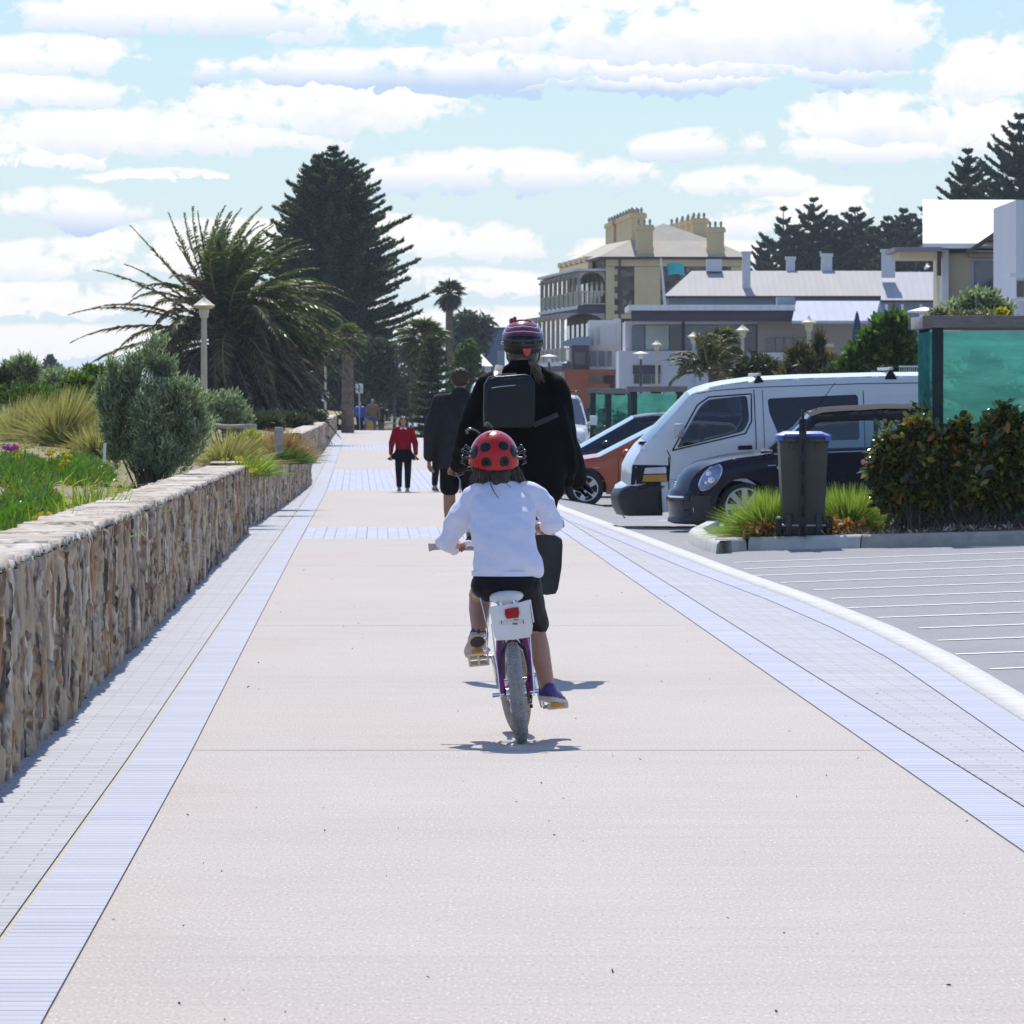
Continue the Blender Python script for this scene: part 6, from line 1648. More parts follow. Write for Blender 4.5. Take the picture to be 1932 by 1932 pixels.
# ================================================================ vehicles
GLS = glass('car_glass', (.22,.27,.31), .035)
GLS_D = glass('tinted_glass', (.035,.035,.045), .05)
GLS_W = glass('windscreen_glass', (.55,.65,.72), .16)
GLS_L = glass('lamp_glass', (.80,.85,.92), .15)
def paint(name, c, coat=.8, rough=.3): return mat(name, c, rough, 0.0, var=.03, vscale=3, coat=coat)
TYR = mat('car_tyre', (.018,.018,.019), .8, var=.2, vscale=20)
ALLOY = mat('alloy_rim', (.50,.51,.54), .3, .75, var=.06)
DARKIN = mat('car_interior', (.02,.02,.024), .8, var=.2)
TRIM = mat('black_trim', (.010,.010,.011), .5, var=.15, spec=.25)
def wheel(parent, c, r, w, side, rim_r, style=10, mt=ALLOY):
    """car wheel, axle along x of the parent's cross direction (y); side -1 = towards -y"""
    c = Vector(c); ax = Vector((0, side, 0))
    b = MB(); b.lathe([(rim_r,-w*.5),(r*.93,-w*.5),(r,-w*.36),(r,w*.36),(r*.95,w*.5),(rim_r*1.02,w*.48),(rim_r,w*.40)], c, ax, 40, close=True)
    wl = b.build('wheel', TYR, parent, True, angle=50)
    b = MB(); b.lathe([(rim_r,.40*w),(rim_r*1.02,.46*w),(rim_r*.93,.46*w),(rim_r*.90,.30*w)], c, ax, 40)
    for i in range(style):
        t = 2*PI*i/style; a, u, d = frame(ax); o = a*math.cos(t)+u*math.sin(t); s = d.cross(o)
        p, q = c + d*w*.34 + o*rim_r*.10, c + d*w*.44 + o*rim_r*.93
        wi, wo = rim_r*.10, rim_r*(.17 if style > 6 else .24)
        b.add([p-s*wi-d*.012, p+s*wi-d*.012, q+s*wo-d*.012, q-s*wo-d*.012, p-s*wi+d*.006, p+s*wi+d*.006, q+s*wo+d*.002, q-s*wo+d*.002], [(4,5,6,7),(0,3,2,1),(0,1,5,4),(1,2,6,5),(2,3,7,6),(3,0,4,7)])
    b.lathe([(rim_r*.17,.30*w),(rim_r*.17,.42*w),(rim_r*.12,.46*w),(.0,.47*w)], c, ax, 16)
    b.build('rim', mt, wl, False)
    b = MB(); b.lathe([(rim_r*.96,-.3*w),(rim_r*.96,.10*w),(0,.10*w)], c, ax, 24); b.build('hub', mat('wheel_dark', (.012,.012,.013), .7, var=0), wl)
    return wl
def resample(ch, step):
    out = [ch[0]]
    for a, b in zip(ch, ch[1:]):
        n = max(1, int(math.hypot(b[0]-a[0], b[1]-a[1])/step))
        out += [(lerp(a[0],b[0],i/n), lerp(a[1],b[1],i/n)) for i in range(1, n+1)]
    return out
def smooth_poly(p, r=.05, n=4):
    """round the corners of a closed 2D polygon"""
    out = []; k = len(p)
    for i in range(k):
        a, b, c = Vector(p[i-1]), Vector(p[i]), Vector(p[(i+1) % k])
        d1, d2 = (a-b), (c-b); rr_ = min(r, d1.length*.45, d2.length*.45); d1.normalize(); d2.normalize()
        s, e = b+d1*rr_, b+d2*rr_
        for j in range(n+1):
            t = j/n; q = s*(1-t)**2 + b*2*t*(1-t) + e*t*t; out.append((q.x, q.y))
    return out
class Car:
    def __init__(s, name, label, cat, chain, wheels, w, belt, tumble, sill, body, windows=(), screen=None, rear=None, group=None, edge=.09, bulge=.12, crown=.04, step=.075, rglass=GLS, scr=GLS_W, taper=.14, rtaper=.08):
        s.t = thing(name, label, cat, (0,0,0), group); s.w = w; s.belt = belt; s.tum = tumble; s.ch = chain; s.edge = edge; s.body = body
        s.L = max(p[0] for p in chain); s.top = max(p[1] for p in chain); s.taper = taper; s.rtaper = rtaper
        dense = resample(chain, .06); s.dense = np.array(dense)
        outer = list(chain)
        for (wx, wz, ar) in sorted(wheels, reverse=True):
            dx = math.sqrt(max(ar*ar-(sill-wz)**2, 0)); a0 = math.atan2(sill-wz, dx); a1 = PI-a0
            outer += [(wx+ar*math.cos(a), wz+ar*math.sin(a)) for a in np.linspace(a0, a1, 18)]
        polys = [[Vector((x, z, 0)) for x, z in outer]] + [[Vector((x, z, 0)) for x, z in wp] for wp in windows]
        flat_ = [v for p in polys for v in p]
        tris = tessellate_polygon(polys)
        bm = bmesh.new(); vs = [bm.verts.new((v.x, 0, v.y)) for v in flat_]
        for tr in tris:
            try: bm.faces.new([vs[i] for i in tr])
            except ValueError: pass
        xs = np.arange(0.001, s.L, step); zs = np.arange(sill+.01, s.top, step)
        for x in xs: bmesh.ops.bisect_plane(bm, geom=bm.verts[:]+bm.edges[:]+bm.faces[:], plane_co=(x,0,0), plane_no=(1,0,0))
        for z in zs: bmesh.ops.bisect_plane(bm, geom=bm.verts[:]+bm.edges[:]+bm.faces[:], plane_co=(0,0,z), plane_no=(0,0,1))
        bmesh.ops.remove_doubles(bm, verts=bm.verts[:], dist=.0005)
        bm.verts.index_update()
        V = [(v.co.x, v.co.z) for v in bm.verts]; Fs = [tuple(v.index for v in f.verts) for f in bm.faces]; bm.free()
        mb = MB()
        for sd in (-1, 1): mb.add([(x, sd*s.W(x, z), z) for x, z in V], [f if sd < 0 else f[::-1] for f in Fs])
        # skin over bonnet, roof and tail
        def skin(i0, i1, n=10):
            pts = resample(chain[i0:i1+1], .08); rows = []
            for x, z in pts:
                for j in range(n+1):
                    u = -1 + 2*j/n; ww = s.W(x, z); k = 1-u*u
                    fx = bulge*k*max(0, 1-x/ .9)**1.5 - bulge*.7*k*max(0, 1-(s.L-x)/.7)**1.5
                    rows.append((x - fx, u*ww, z + crown*k*(1 if z > sill+.25 else 0)))
            return rows, [tuple(int(q) for q in f) for f in grid_faces(len(pts), n+1)]
        cuts = [0, len(chain)-1]
        segs = []; gl = []
        marks = sorted([m for m in (screen, rear) if m]); cur = 0
        for a, b in marks: segs.append((cur, a)); gl.append((a, b)); cur = b
        segs.append((cur, len(chain)-1))
        for a, b in segs:
            if b > a: mb.add(*skin(a, b))
        s.bodyo = mb.build('body', body, s.t, True, angle=50)
        for (a, b), nm in zip(gl, ('windscreen', 'rear_window')):
            m2 = MB(); m2.add(*skin(a, b)); m2.build(nm, scr, s.t, True)
        for wp in windows:
            for sd in (-1, 1):
                s.pane('window', wp, sd, rglass, -.008)
    def W(s, x, z):
        w = s.w*(1 - s.taper*max(0, 1-x/.75)**2 - s.rtaper*max(0, 1-(s.L-x)/.6)**2)
        if z > s.belt: w -= s.tum*((z-s.belt)/max(s.top-s.belt, .01))**1.1
        if z < s.belt*.55: w -= .05*((s.belt*.55-z)/(s.belt*.55))**2
        d = np.sqrt(((s.dense - np.array([x, z]))**2).sum(1)).min()
        if d < s.edge: q = 1-d/s.edge; w -= s.edge*(1-math.sqrt(max(0, 1-q*q)))*.75
        return w
    def pane(s, name, poly, sd, m, off=.004, parent=None, thick=0):
        tris = tessellate_polygon([[Vector((x, z, 0)) for x, z in poly]])
        bm = bmesh.new(); vs = [bm.verts.new((x, 0, z)) for x, z in poly]
        for t in tris:
            try: bm.faces.new([vs[i] for i in t])
            except ValueError: pass
        x0, x1 = min(p[0] for p in poly), max(p[0] for p in poly); z0, z1 = min(p[1] for p in poly), max(p[1] for p in poly)
        for x in np.arange(x0+.09, x1, .09): bmesh.ops.bisect_plane(bm, geom=bm.verts[:]+bm.edges[:]+bm.faces[:], plane_co=(x,0,0), plane_no=(1,0,0))
        for z in np.arange(z0+.09, z1, .09): bmesh.ops.bisect_plane(bm, geom=bm.verts[:]+bm.edges[:]+bm.faces[:], plane_co=(0,0,z), plane_no=(0,0,1))
        bm.verts.index_update()
        b = MB(); V = [(v.co.x, sd*(s.W(v.co.x, v.co.z)+off), v.co.z) for v in bm.verts]; Fs = [tuple(v.index for v in f.verts) for f in bm.faces]; bm.free()
        b.add(V, [f if sd < 0 else f[::-1] for f in Fs])
        return b.build(name, m, parent or s.t, True, fix=False)
    def line(s, pts, sd=-1, r=.006, m=None, name='door_seam'):
        pp = resample(pts, .06); b = MB(); b.tube([(x, sd*(s.W(x, z)+.001), z) for x, z in pp], r, 4)
        return b.build(name, m or TRIM, s.t)
    def place(s, loc, rz=0.0):
        s.t.location = loc; s.t.rotation_euler = (0, 0, rz); return s.t
def px_fn(nx, gy, k): return lambda x, y: ((x-nx)*k, (gy-y)*k)
def seats(car, xs, z, w, sd=(-1,1), m=DARKIN, hz=.62):
    for x in xs:
        for s_ in sd:
            b = MB(); b.box((x, s_*w, z+.0), (.5,.48,.16)); b.box((x+.28, s_*w, z+hz*.5), (.14,.46,hz), Matrix.Rotation(R(12),3,'Y')); b.box((x+.40, s_*w, z+hz*1.0+.05), (.09,.26,.19), Matrix.Rotation(R(10),3,'Y'))
            b.build('seat', m, car.t, bevel=.04)

def wrap(car, name, rows, hw, bulge, backs, m, n=16):
    """bumper that runs round the nose and back along both flanks; rows (x, z, swell)"""
    b = MB(); R_ = []
    for x, z, sw in rows:
        L_ = [(x+backs-.0, -(car.W(x+backs, z)+.014))]+[(x+t_, -(car.W(max(x+t_,.02), z)+.012+sw*.2)) for t_ in (backs*.6, backs*.3, .10)]
        mid = [(x-bulge*(1-u*u)-sw, u*hw) for u in np.linspace(-.93,.93,n-7)]
        L_ = L_ + mid + [(px_, -py_) for px_, py_ in L_[::-1]]; R_ += [(a_, c_, z) for a_, c_ in L_]; k_ = len(L_)
    b.add(R_, [tuple(int(i) for i in f) for f in grid_faces(len(rows), k_)]); return b.build(name, m, car.t, True, fix=False, angle=60)
# ---------------------------------------------------------------- white van
DV = 72.4; k = DV/F; gy = 748+1.6/k; p = px_fn(1158, gy, k)
ch = [p(1166,974),p(1159,958),p(1158,934),p(1162,924),p(1172,917),p(1173,884),p(1182,864),p(1194,845),p(1203,836),p(1284,746),p(1298,738),p(1320,731),p(1349,725),p(1401,718),p(1490,713.5),p(1640,709.5),p(1740,708.5),p(1795,709),p(1815,716),p(1826,732),p(1834,800),p(1838,900),p(1838,974)]
wf = smooth_poly([p(1270,829),p(1281,822) ,p(1257,846) if 0 else p(1262,838),p(1300,770),p(1318,754),p(1350,747),p(1391,745),p(1396,760),p(1394,797),p(1384,815),p(1345,822)], .06)
wf = smooth_poly([p(1257,846),p(1302,768),p(1318,754),p(1392,746),p(1396,792),p(1385,814),p(1350,823)], .055, 5)
wm = smooth_poly([p(1430,752),p(1602,744),p(1604,830),p(1462,832),p(1452,824),p(1434,780)], .05, 5)
mwhite = paint('white_paint', (.70,.71,.73), .6)
van = Car('van', 'white delivery van with black bumper and dark windows parked nose to the path', 'van', ch, [(1.02,.33,.40),(3.2,.33,.40)], .84, (gy-832)*k, .14, .20, mwhite, [wf, wm], screen=(8,9), edge=.10, bulge=.10, crown=.05, rglass=GLS, taper=.10, scr=glass('van_screen', (.62,.74,.85), .22))
for sd in (-1, 1):
    for wx in (1.02, 3.2): wheel(van.t, (wx, sd*.72, .325), .325, .20, sd, .20, 8, mat('steel_wheel', (.35,.35,.36), .5, .4, var=.1))
    van.pane('window_tint', [(x*1.0, z) for x, z in wm], sd, mat('privacy_film', (.012,.010,.016), .15, var=0), -.018)
bmp = [p(1156,930),p(1160,922),p(1172,919),p(1255,921),p(1262,971),p(1258,975),p(1166,975),p(1158,960)]
for sd in (-1, 1): van.pane('bumper_side', [p(1160,925),p(1172,920),p(1228,905),p(1232,973),p(1166,974),p(1159,958)], sd, TRIM, .012)
wrap(van, 'bumper', [(*p(1172,917),0),(*p(1161,924),.01),(*p(1157,936),.02),(*p(1159,957),.015),(*p(1166,973),0)], .79, .10, .42, mat('grey_bumper', (.028,.028,.031), .5, var=.15, spec=.3))
for sd in (-1, 1):
    van.pane('lamp_surround', [p(1175,877),p(1243,878),p(1244,908),p(1172,915)], sd, TRIM, .006)
    h = van.pane('headlight', smooth_poly([p(1199,883),p(1238,881),p(1239,893),p(1196,894)], .012), sd, mat('headlamp_white', (.62,.66,.74), .12, .2, var=.1, coat=.8), .014)
    van.pane('indicator', smooth_poly([p(1196,896),p(1239,895),p(1240,908),p(1193,909)], .012), sd, mat('amber_lens', (.50,.24,.02), .15, var=.15, vscale=40, coat=.8), .014)
    van.pane('door_handle', smooth_poly([p(1374,841),p(1401,840),p(1401,848),p(1374,849)], .015), sd, TRIM, .012)
    van.line([p(1405,735),p(1408,820),p(1410,960)], sd); van.line([p(1421,735),p(1424,830),p(1427,965)], sd, .004)
    van.line([p(1243,915),p(1246,862),p(1240,850)], sd); van.line([p(1243,862),p(1244,965)], sd); van.line([p(1288,744),p(1330,737),p(1405,731),p(1600,724),p(1740,722)], sd, .005)
    van.line([p(1612,738),p(1614,835),p(1616,960)], sd, .005); van.line([p(1244,905),p(1410,903)], sd, .003, mat('seam_grey', (.35,.36,.38), .6, var=0)); van.line([p(1244,938),p(1410,936)], sd, .003, MATS['seam_grey'])
    van.line([p(1250,850),p(1345,828),p(1388,818),p(1400,795),p(1400,743),p(1320,749),p(1298,764),p(1250,850)], sd, .009, TRIM, 'window_rubber')
    van.pane('rear_panel', smooth_poly([p(1632,745),p(1738,741),p(1738,830),p(1634,833)], .06), sd, paint('white_paint_b', (.66,.67,.70), .6), .005)
    b = MB(); c = Vector((*p(1257,819), 0)); X, Z = p(1262,812)
    b.box((X, sd*.98, Z), (.12,.13,.165)); b.bar((X+.02, sd*.80, Z-.09), (X+.01, sd*.93, Z-.06), .04, .05); b.build('mirror', mat('mirror_shell', (.45,.45,.47), .25, .6, var=.05), van.t, bevel=.03)
    for (rx, ry) in ((1415,722),(1665,711)):           # roof rack feet
        X, Z = p(rx, ry); b = MB(); b.prism([(-.075,-.03),(.075,-.03),(.05,.03),(.022,.07),(.02,.13),(-.02,.13),(-.022,.07),(-.05,.03)], .08, (X, sd*.66, Z-.0), (1,0,0), (0,0,1)); b.build('rack_foot', TRIM, van.t, bevel=.006)
for (rx, ry) in ((1415,722),(1665,711)):
    X, Z = p(rx, ry); b = MB(); b.box((X-.01, 0, Z+.10), (.045,1.75,.035)); b.build('roof_bar', mat('bar_alloy', (.55,.56,.56), .4, .5, var=.05), van.t, bevel=.006)
X0, Z0 = p(1203,838); b = MB(); b.tube([(X0-.09,-.5,Z0+.01),(X0-.05,-.2,Z0+.03),(X0-.02,.35,Z0+.05)], .012, 6); b.box((X0-.04,-.62,Z0+.012), (.10,.06,.04)); b.build('wiper', TRIM, van.t)
b = MB(); b.bb(.35,4.1,-.74,.74,.30,.55); b.bb(1.95,2.0,-.74,.74,.55,1.55); b.bb(2.0,4.05,-.72,.72,.5,1.5); b.build('cabin_floor', DARKIN, van.t)
b = MB(); b.box((.72,0,.92), (.5,1.4,.22)); b.build('dashboard', DARKIN, van.t, bevel=.05)
b = MB(); b.tube([(.98+.05*math.cos(t)*.5, -.36+.19*math.sin(t), 1.02+.17*math.cos(t)) for t in np.arange(20)*2*PI/20], .014, 6, closed=True); b.build('steering_wheel', DARKIN, van.t, True)
seats(van, [1.45], .72, .38, m=mat('grey_seat', (.10,.10,.115), .8, var=.1))
b = MB(); b.tube([(.03,-.55,.20),(.0,-.55,.14),(.03,-.55,.11)], .012, 6); b.build('tow_hook', STEEL, van.t)
van.place((XP(1158,DV)+.10, DV+.84, 0.0), R(1.4))

# ---------------------------------------------------------------- navy convertible
DM_ = 69.6; k = DM_/F; zg = .02; gy = 748+(1.6-zg)/k; p = px_fn(1261, gy, k)
ch = [p(1270,990),p(1265,984),p(1264,972),p(1262,955),p(1260,942),p(1264,934),p(1271,929),p(1276,909),p(1288,892),p(1305,880),p(1330,872),p(1358,865),p(1397,860),p(1428,855),p(1500,787),p(1526,781),p(1580,777),p(1640,774),p(1720,773),p(1762,781),p(1800,812),p(1824,848),p(1862,856),p(1874,880),p(1876,940),p(1872,985)]
w1 = smooth_poly([p(1466,851),p(1514,797),p(1528,795),p(1641,793),p(1641,845)], .035, 4)
w2_ = smooth_poly([p(1650,844),p(1650,793),p(1672,794),p(1690,808),p(1702,840)], .05, 4)
mnavy = mat('navy_paint', (.005,.005,.017), .22, var=.03, vscale=3, coat=.15, spec=.25)
mini = Car('car', 'small navy blue convertible with dark soft top parked behind the wheelie bin', 'car', ch, [((1376-1261)*k,.285,.335),((1376-1261)*k+2.44,.285,.335)], .81, (gy-852)*k, .15, .15, mnavy, [w1, w2_], screen=(13,14), edge=.13, bulge=.16, crown=.055, rglass=glass('mini_glass', (.60,.74,.76), .07), taper=.20)
for sd in (-1, 1):
    for wx in ((1376-1261)*k, (1376-1261)*k+2.44): wheel(mini.t, (wx, sd*.70, .285), .285, .195, sd, .222, 8)
    # soft top: the cloth skin lies just proud of the roof
    mini.pane('hood_side', [p(1504,788),p(1526,783),p(1640,776),p(1720,775),p(1760,783),p(1798,813),p(1818,846),p(1708,846),p(1700,815),p(1680,795),p(1655,791),p(1530,793),p(1512,796)], sd, mat('black_canvas', (.022,.020,.022), .9, spec=.2, var=.2, vscale=10), .006)
    mini.pane('lower_trim', [p(1264,972),p(1262,944),p(1300,940),p(1330,975),p(1326,990),p(1271,989),p(1266,982)], sd, mat('dark_trim', (.026,.024,.026), .5, var=.1), .004)
    c0 = p(1312,901); el_ = [(c0[0]+(.175*math.cos(t))*math.cos(R(52))-(.085*math.sin(t))*math.sin(R(52)), c0[1]+(.175*math.cos(t))*math.sin(R(52))+(.085*math.sin(t))*math.cos(R(52))) for t in np.arange(24)*2*PI/24]
    rg = mini.pane('headlight_ring', [(c0[0]+(x-c0[0])*1.10, c0[1]+(z-c0[1])*1.08) for x, z in el_], sd, CHROME, .006)
    hl = mini.pane('headlight', el_, sd, mat('blue_headlamp', (.22,.28,.50), .12, .35, var=.35, vscale=9, coat=.6), .013)
    for (dx, dz, r_) in ((-.02,.05,.035),(.01,-.03,.045),(-.05,-.06,.025)):
        b = MB(); X, Z = c0[0]+dx, c0[1]+dz; b.ell((X, sd*(mini.W(X,Z)+.015), Z), (r_,.012,r_)); b.build('reflector', mat('lamp_silver', (.75,.78,.82), .1, .8, var=0), hl, True)
    b = MB(); X, Z = p(1311,951); 
    fo = [(X+.045*math.cos(t), Z+.085*math.sin(t)) for t in np.arange(18)*2*PI/18]; c_ = p(1286.5,959)
    mini.pane('fog_lamp', [(c_[0]+.042*math.cos(t), c_[1]+.082*math.sin(t)) for t in np.arange(18)*2*PI/18], sd, mat('fog_silver', (.55,.60,.66), .12, .5, var=.2, coat=.6), .010)
    mini.pane('side_repeater', [(p(1444,882)[0]+.042*math.cos(t), p(1444,882)[1]+.030*math.sin(t)) for t in np.arange(16)*2*PI/16], sd, mat('repeater_white', (.62,.68,.78), .2, .3, var=.1), .008)
    mini.line([p(1420,879),p(1436,878)], sd, .007, CHROME, 'badge')
    mini.line([p(1452,856),p(1455,905),p(1462,965)], sd, .005); mini.line([p(1646,850),p(1650,900),p(1640,960)], sd, .005)
    mini.line([p(1432,857),p(1640,850),p(1706,846)], sd, .007, CHROME, 'waist_strip')
    b = MB(); X, Z = p(1622,872); b.box((X, sd*(mini.W(X,Z)+.02), Z), (.20,.03,.022)); b.build('door_handle', CHROME, mini.t, bevel=.008)
    b = MB(); X, Z = p(1478,838); b.ell((X, sd*.95, Z+.01), (.055,.10,.065)); b.bar((X,sd*.78,Z-.03),(X,sd*.9,Z),.03,.03); b.build('mirror', mnavy, mini.t, True)
b = MB()                                              # canvas skin across the top
rows = []
pts = resample([p(1502,787),p(1526,780),p(1580,776),p(1640,773),p(1720,772),p(1764,780),p(1802,811),p(1824,846)], .06)
for i, (x, z) in enumerate(pts):
    for j in range(11):
        u = -1+2*j/10; rib = .012*abs(math.sin(i*PI/9)); rows.append((x, u*mini.W(x,z)*1.005, z+.058*(1-u*u)+.006+rib*.5))
b.add(rows, [tuple(int(q_) for q_ in f) for f in grid_faces(len(pts), 11)]); b.build('soft_top', MATS['black_canvas'], mini.t, True)
b = MB(); rows = []
for i in range(5):                                     # chrome grille bars and their shadow gap
    x_, y_ = lerp(1272,1277.5,1-i/4), 911+i*4.6
    X, Z = p(x_, y_)
    b.tube([(X-.155*(1-u*u)-.01, u*.44, Z) for u in np.linspace(-1,1,11)], .010, 6)
b.build('grille', CHROME, mini.t, True)
b = MB(); b.tube([(p(1263,938)[0]-.15*(1-u*u)-.012, u*.70, p(1263,938)[1]) for u in np.linspace(-1,1,11)], .012, 6); b.tube([(p(1265,961)[0]-.15*(1-u*u)-.012, u*.40, p(1265,961)[1]) for u in np.linspace(-1,1,9)], .012, 6); b.build('bumper_bar', CHROME, mini.t, True)
wrap(mini, 'bumper', [(*p(1266,936),0),(*p(1263,943),.01),(*p(1266,960),.006),(*p(1268,974),.006),(*p(1266,981),.03),(*p(1267,986),.035),(*p(1271,990),0)], .62, .15, .30, mat('dark_trim', (.012,.011,.014), .5, var=.1, spec=.2))
b = MB(); b.bb(.4,3.5,-.66,.66,.16,.36); b.build('cabin_floor', DARKIN, mini.t)
b = MB(); b.box((1.12,0,.86), (.42,1.28,.18)); b.build('dashboard', DARKIN, mini.t, bevel=.05)
seats(mini, [1.95,2.72], .45, .34, hz=.52)
b = MB(); b.tube([(1.38,-.34+.17*math.sin(t),.92+.16*math.cos(t)) for t in np.arange(20)*2*PI/20], .013, 6, closed=True); b.build('steering_wheel', DARKIN, mini.t, True)
X, Z = p(1506,786); b = MB(); b.tube([(X+.03,-.25,Z+.03),(X+.30,-.25,Z+.40)], .004, 5); b.ell((X+.02,-.25,Z+.045), (.06,.03,.02)); b.build('aerial', TRIM, mini.t, True)
X, Z = p(1430,855); b = MB(); b.tube([(X-.03,-.55,Z+.01),(X+.08,-.35,Z+.055),(X+.12,.1,Z+.07)], .010, 6); b.build('wiper', TRIM, mini.t, True)
mini.place((XP(1261,DM_)+.16, DM_+.81, zg-.0), R(1.4))

# ---------------------------------------------------------------- generic saloon / wagon for the cars beyond
def hatch(name, label, D, nose, zg, Ln, Hh, body, w=.84, group=None, glassm=None, sim=False, hood=.60, roofback=.80, wr=.29, scr=None):
    L_, H_ = Ln, Hh; bz = H_*hood
    ch = [(.06,.20),(.0,.32),(.02,.52),(.10,.62),(.45,bz*.90),(1.02,bz),(1.95,H_*.955),(2.2,H_*.985),(2.7,H_),(L_*roofback,H_*.975),(L_*.93,bz*1.12),(L_*.985,bz*.98),(L_,.60),(L_-.02,.25)]
    w1 = smooth_poly([(1.42,bz*1.03),(2.02,H_*.90),(2.30,H_*.925),(2.62,H_*.925),(2.62,bz*1.05)], .05)
    w2_ = smooth_poly([(2.70,bz*1.05),(2.70,H_*.925),(L_*.78,H_*.90),(L_*.86,bz*1.12)], .06)
    c = Car(name, label, 'car', ch, [(.80,wr,wr+.05),(L_-.78,wr,wr+.05)], w, bz, .17, .20, body, [w1, w2_], screen=(5,6), rear=(9,10), group=group, edge=.12, bulge=.16, crown=.05, step=.12, rglass=glassm or GLS_D, taper=.18, scr=scr or glass('sky_screen', (.35,.42,.5), .34))
    for sd in (-1, 1):
        for wx in (.80, L_-.78): wheel(c.t, (wx, sd*(w-.10), wr), wr, .20, sd, wr*.70, 5)
        c.pane('headlight', smooth_poly([(.05,.60),(.14,.70),(.52,.80),(.50,.68),(.20,.58)], .03), sd, mat('clear_headlamp', (.70,.74,.80), .12, .3, var=.1, coat=.8), .008)
        b = MB(); b.ell((1.46, sd*(w+.10), bz*1.07), (.08,.11,.075)); b.bar((1.46,sd*(w-.06),bz*1.02),(1.46,sd*(w+.05),bz*1.05),.04,.04); b.build('mirror', body, c.t, True)
        c.line([(1.32,bz),(1.34,.34)], sd, .006); c.line([(2.66,bz),(2.66,.32)], sd, .006); c.line([(L_-1.15,bz),(L_-1.22,.62)], sd, .006)
        for x in (2.42, L_-1.35): b = MB(); b.box((x, sd*(c.W(x,bz-.09)+.012), bz-.09), (.18,.03,.03)); b.build('door_handle', body, c.t, bevel=.008)
    b = MB(); b.add([(-.11*(1-u*u)-.015, u*w*.62, z) for z in (.34,.52) for u in np.linspace(-1,1,9)], [tuple(int(i) for i in f) for f in grid_faces(2, 9)]); b.build('grille', TRIM, c.t)
    b = MB(); b.add([(-.125*(1-u*u)-.012, u*.19, z) for z in (.40,.49) for u in (-1,0,1)], [tuple(int(i) for i in f) for f in grid_faces(2, 3)]); b.build('number_plate', mat('plate_white', (.7,.7,.66), .5, var=.05), c.t)
    if not sim:
        b = MB(); b.bb(.6,L_-.4,-w*.8,w*.8,.25,.40); b.build('cabin_floor', DARKIN, c.t); seats(c, [2.0,2.9], .5, .36, hz=.55)
        b = MB(); b.box((1.35,0,bz*.97), (.4,w*1.5,.16)); b.build('dashboard', DARKIN, c.t, bevel=.04)
    return c
morg = paint('copper_orange_paint', (.40,.075,.018), .4, .28)
DO = 96.0
oc = hatch('car', 'copper orange hatchback half hidden between the woman and the white van', DO, 0, -.18, 4.0, 1.335, morg, glassm=GLS, scr=glass('bright_screen', (.45,.52,.6), .45))
oc.line([(.94,.62),(1.02,.62)], -1, .012, CHROME, 'badge')
oc.place((XP(1091,DO)-.70, DO+.84, -.18), R(1.4))
mdkb = mat('dark_blue_paint', (.008,.012,.04), .22, var=.03, vscale=3, coat=.25, spec=.4)
DB_ = 104.5
bc = hatch('car', 'dark blue wagon with silver roof rails behind the copper orange hatchback', DB_, 0, -.18, 4.5, 1.455, mdkb, roofback=.88, scr=glass('bright_screen', (1,1,1)))
for sd in (-1, 1): bc.line([(1.95,1.41),(2.4,1.47),(3.6,1.47),(3.95,1.42)], sd, .02, mat('roof_rail', (.62,.64,.68), .3, .5, var=.05), 'roof_rail')
b = MB(); b.tube([(1.0,-.70,1.0),(.55,-.70,1.32)], .006, 5); b.build('aerial', TRIM, bc.t)
bc.place((XP(985,DB_), DB_+.84, -.18), R(1.4))
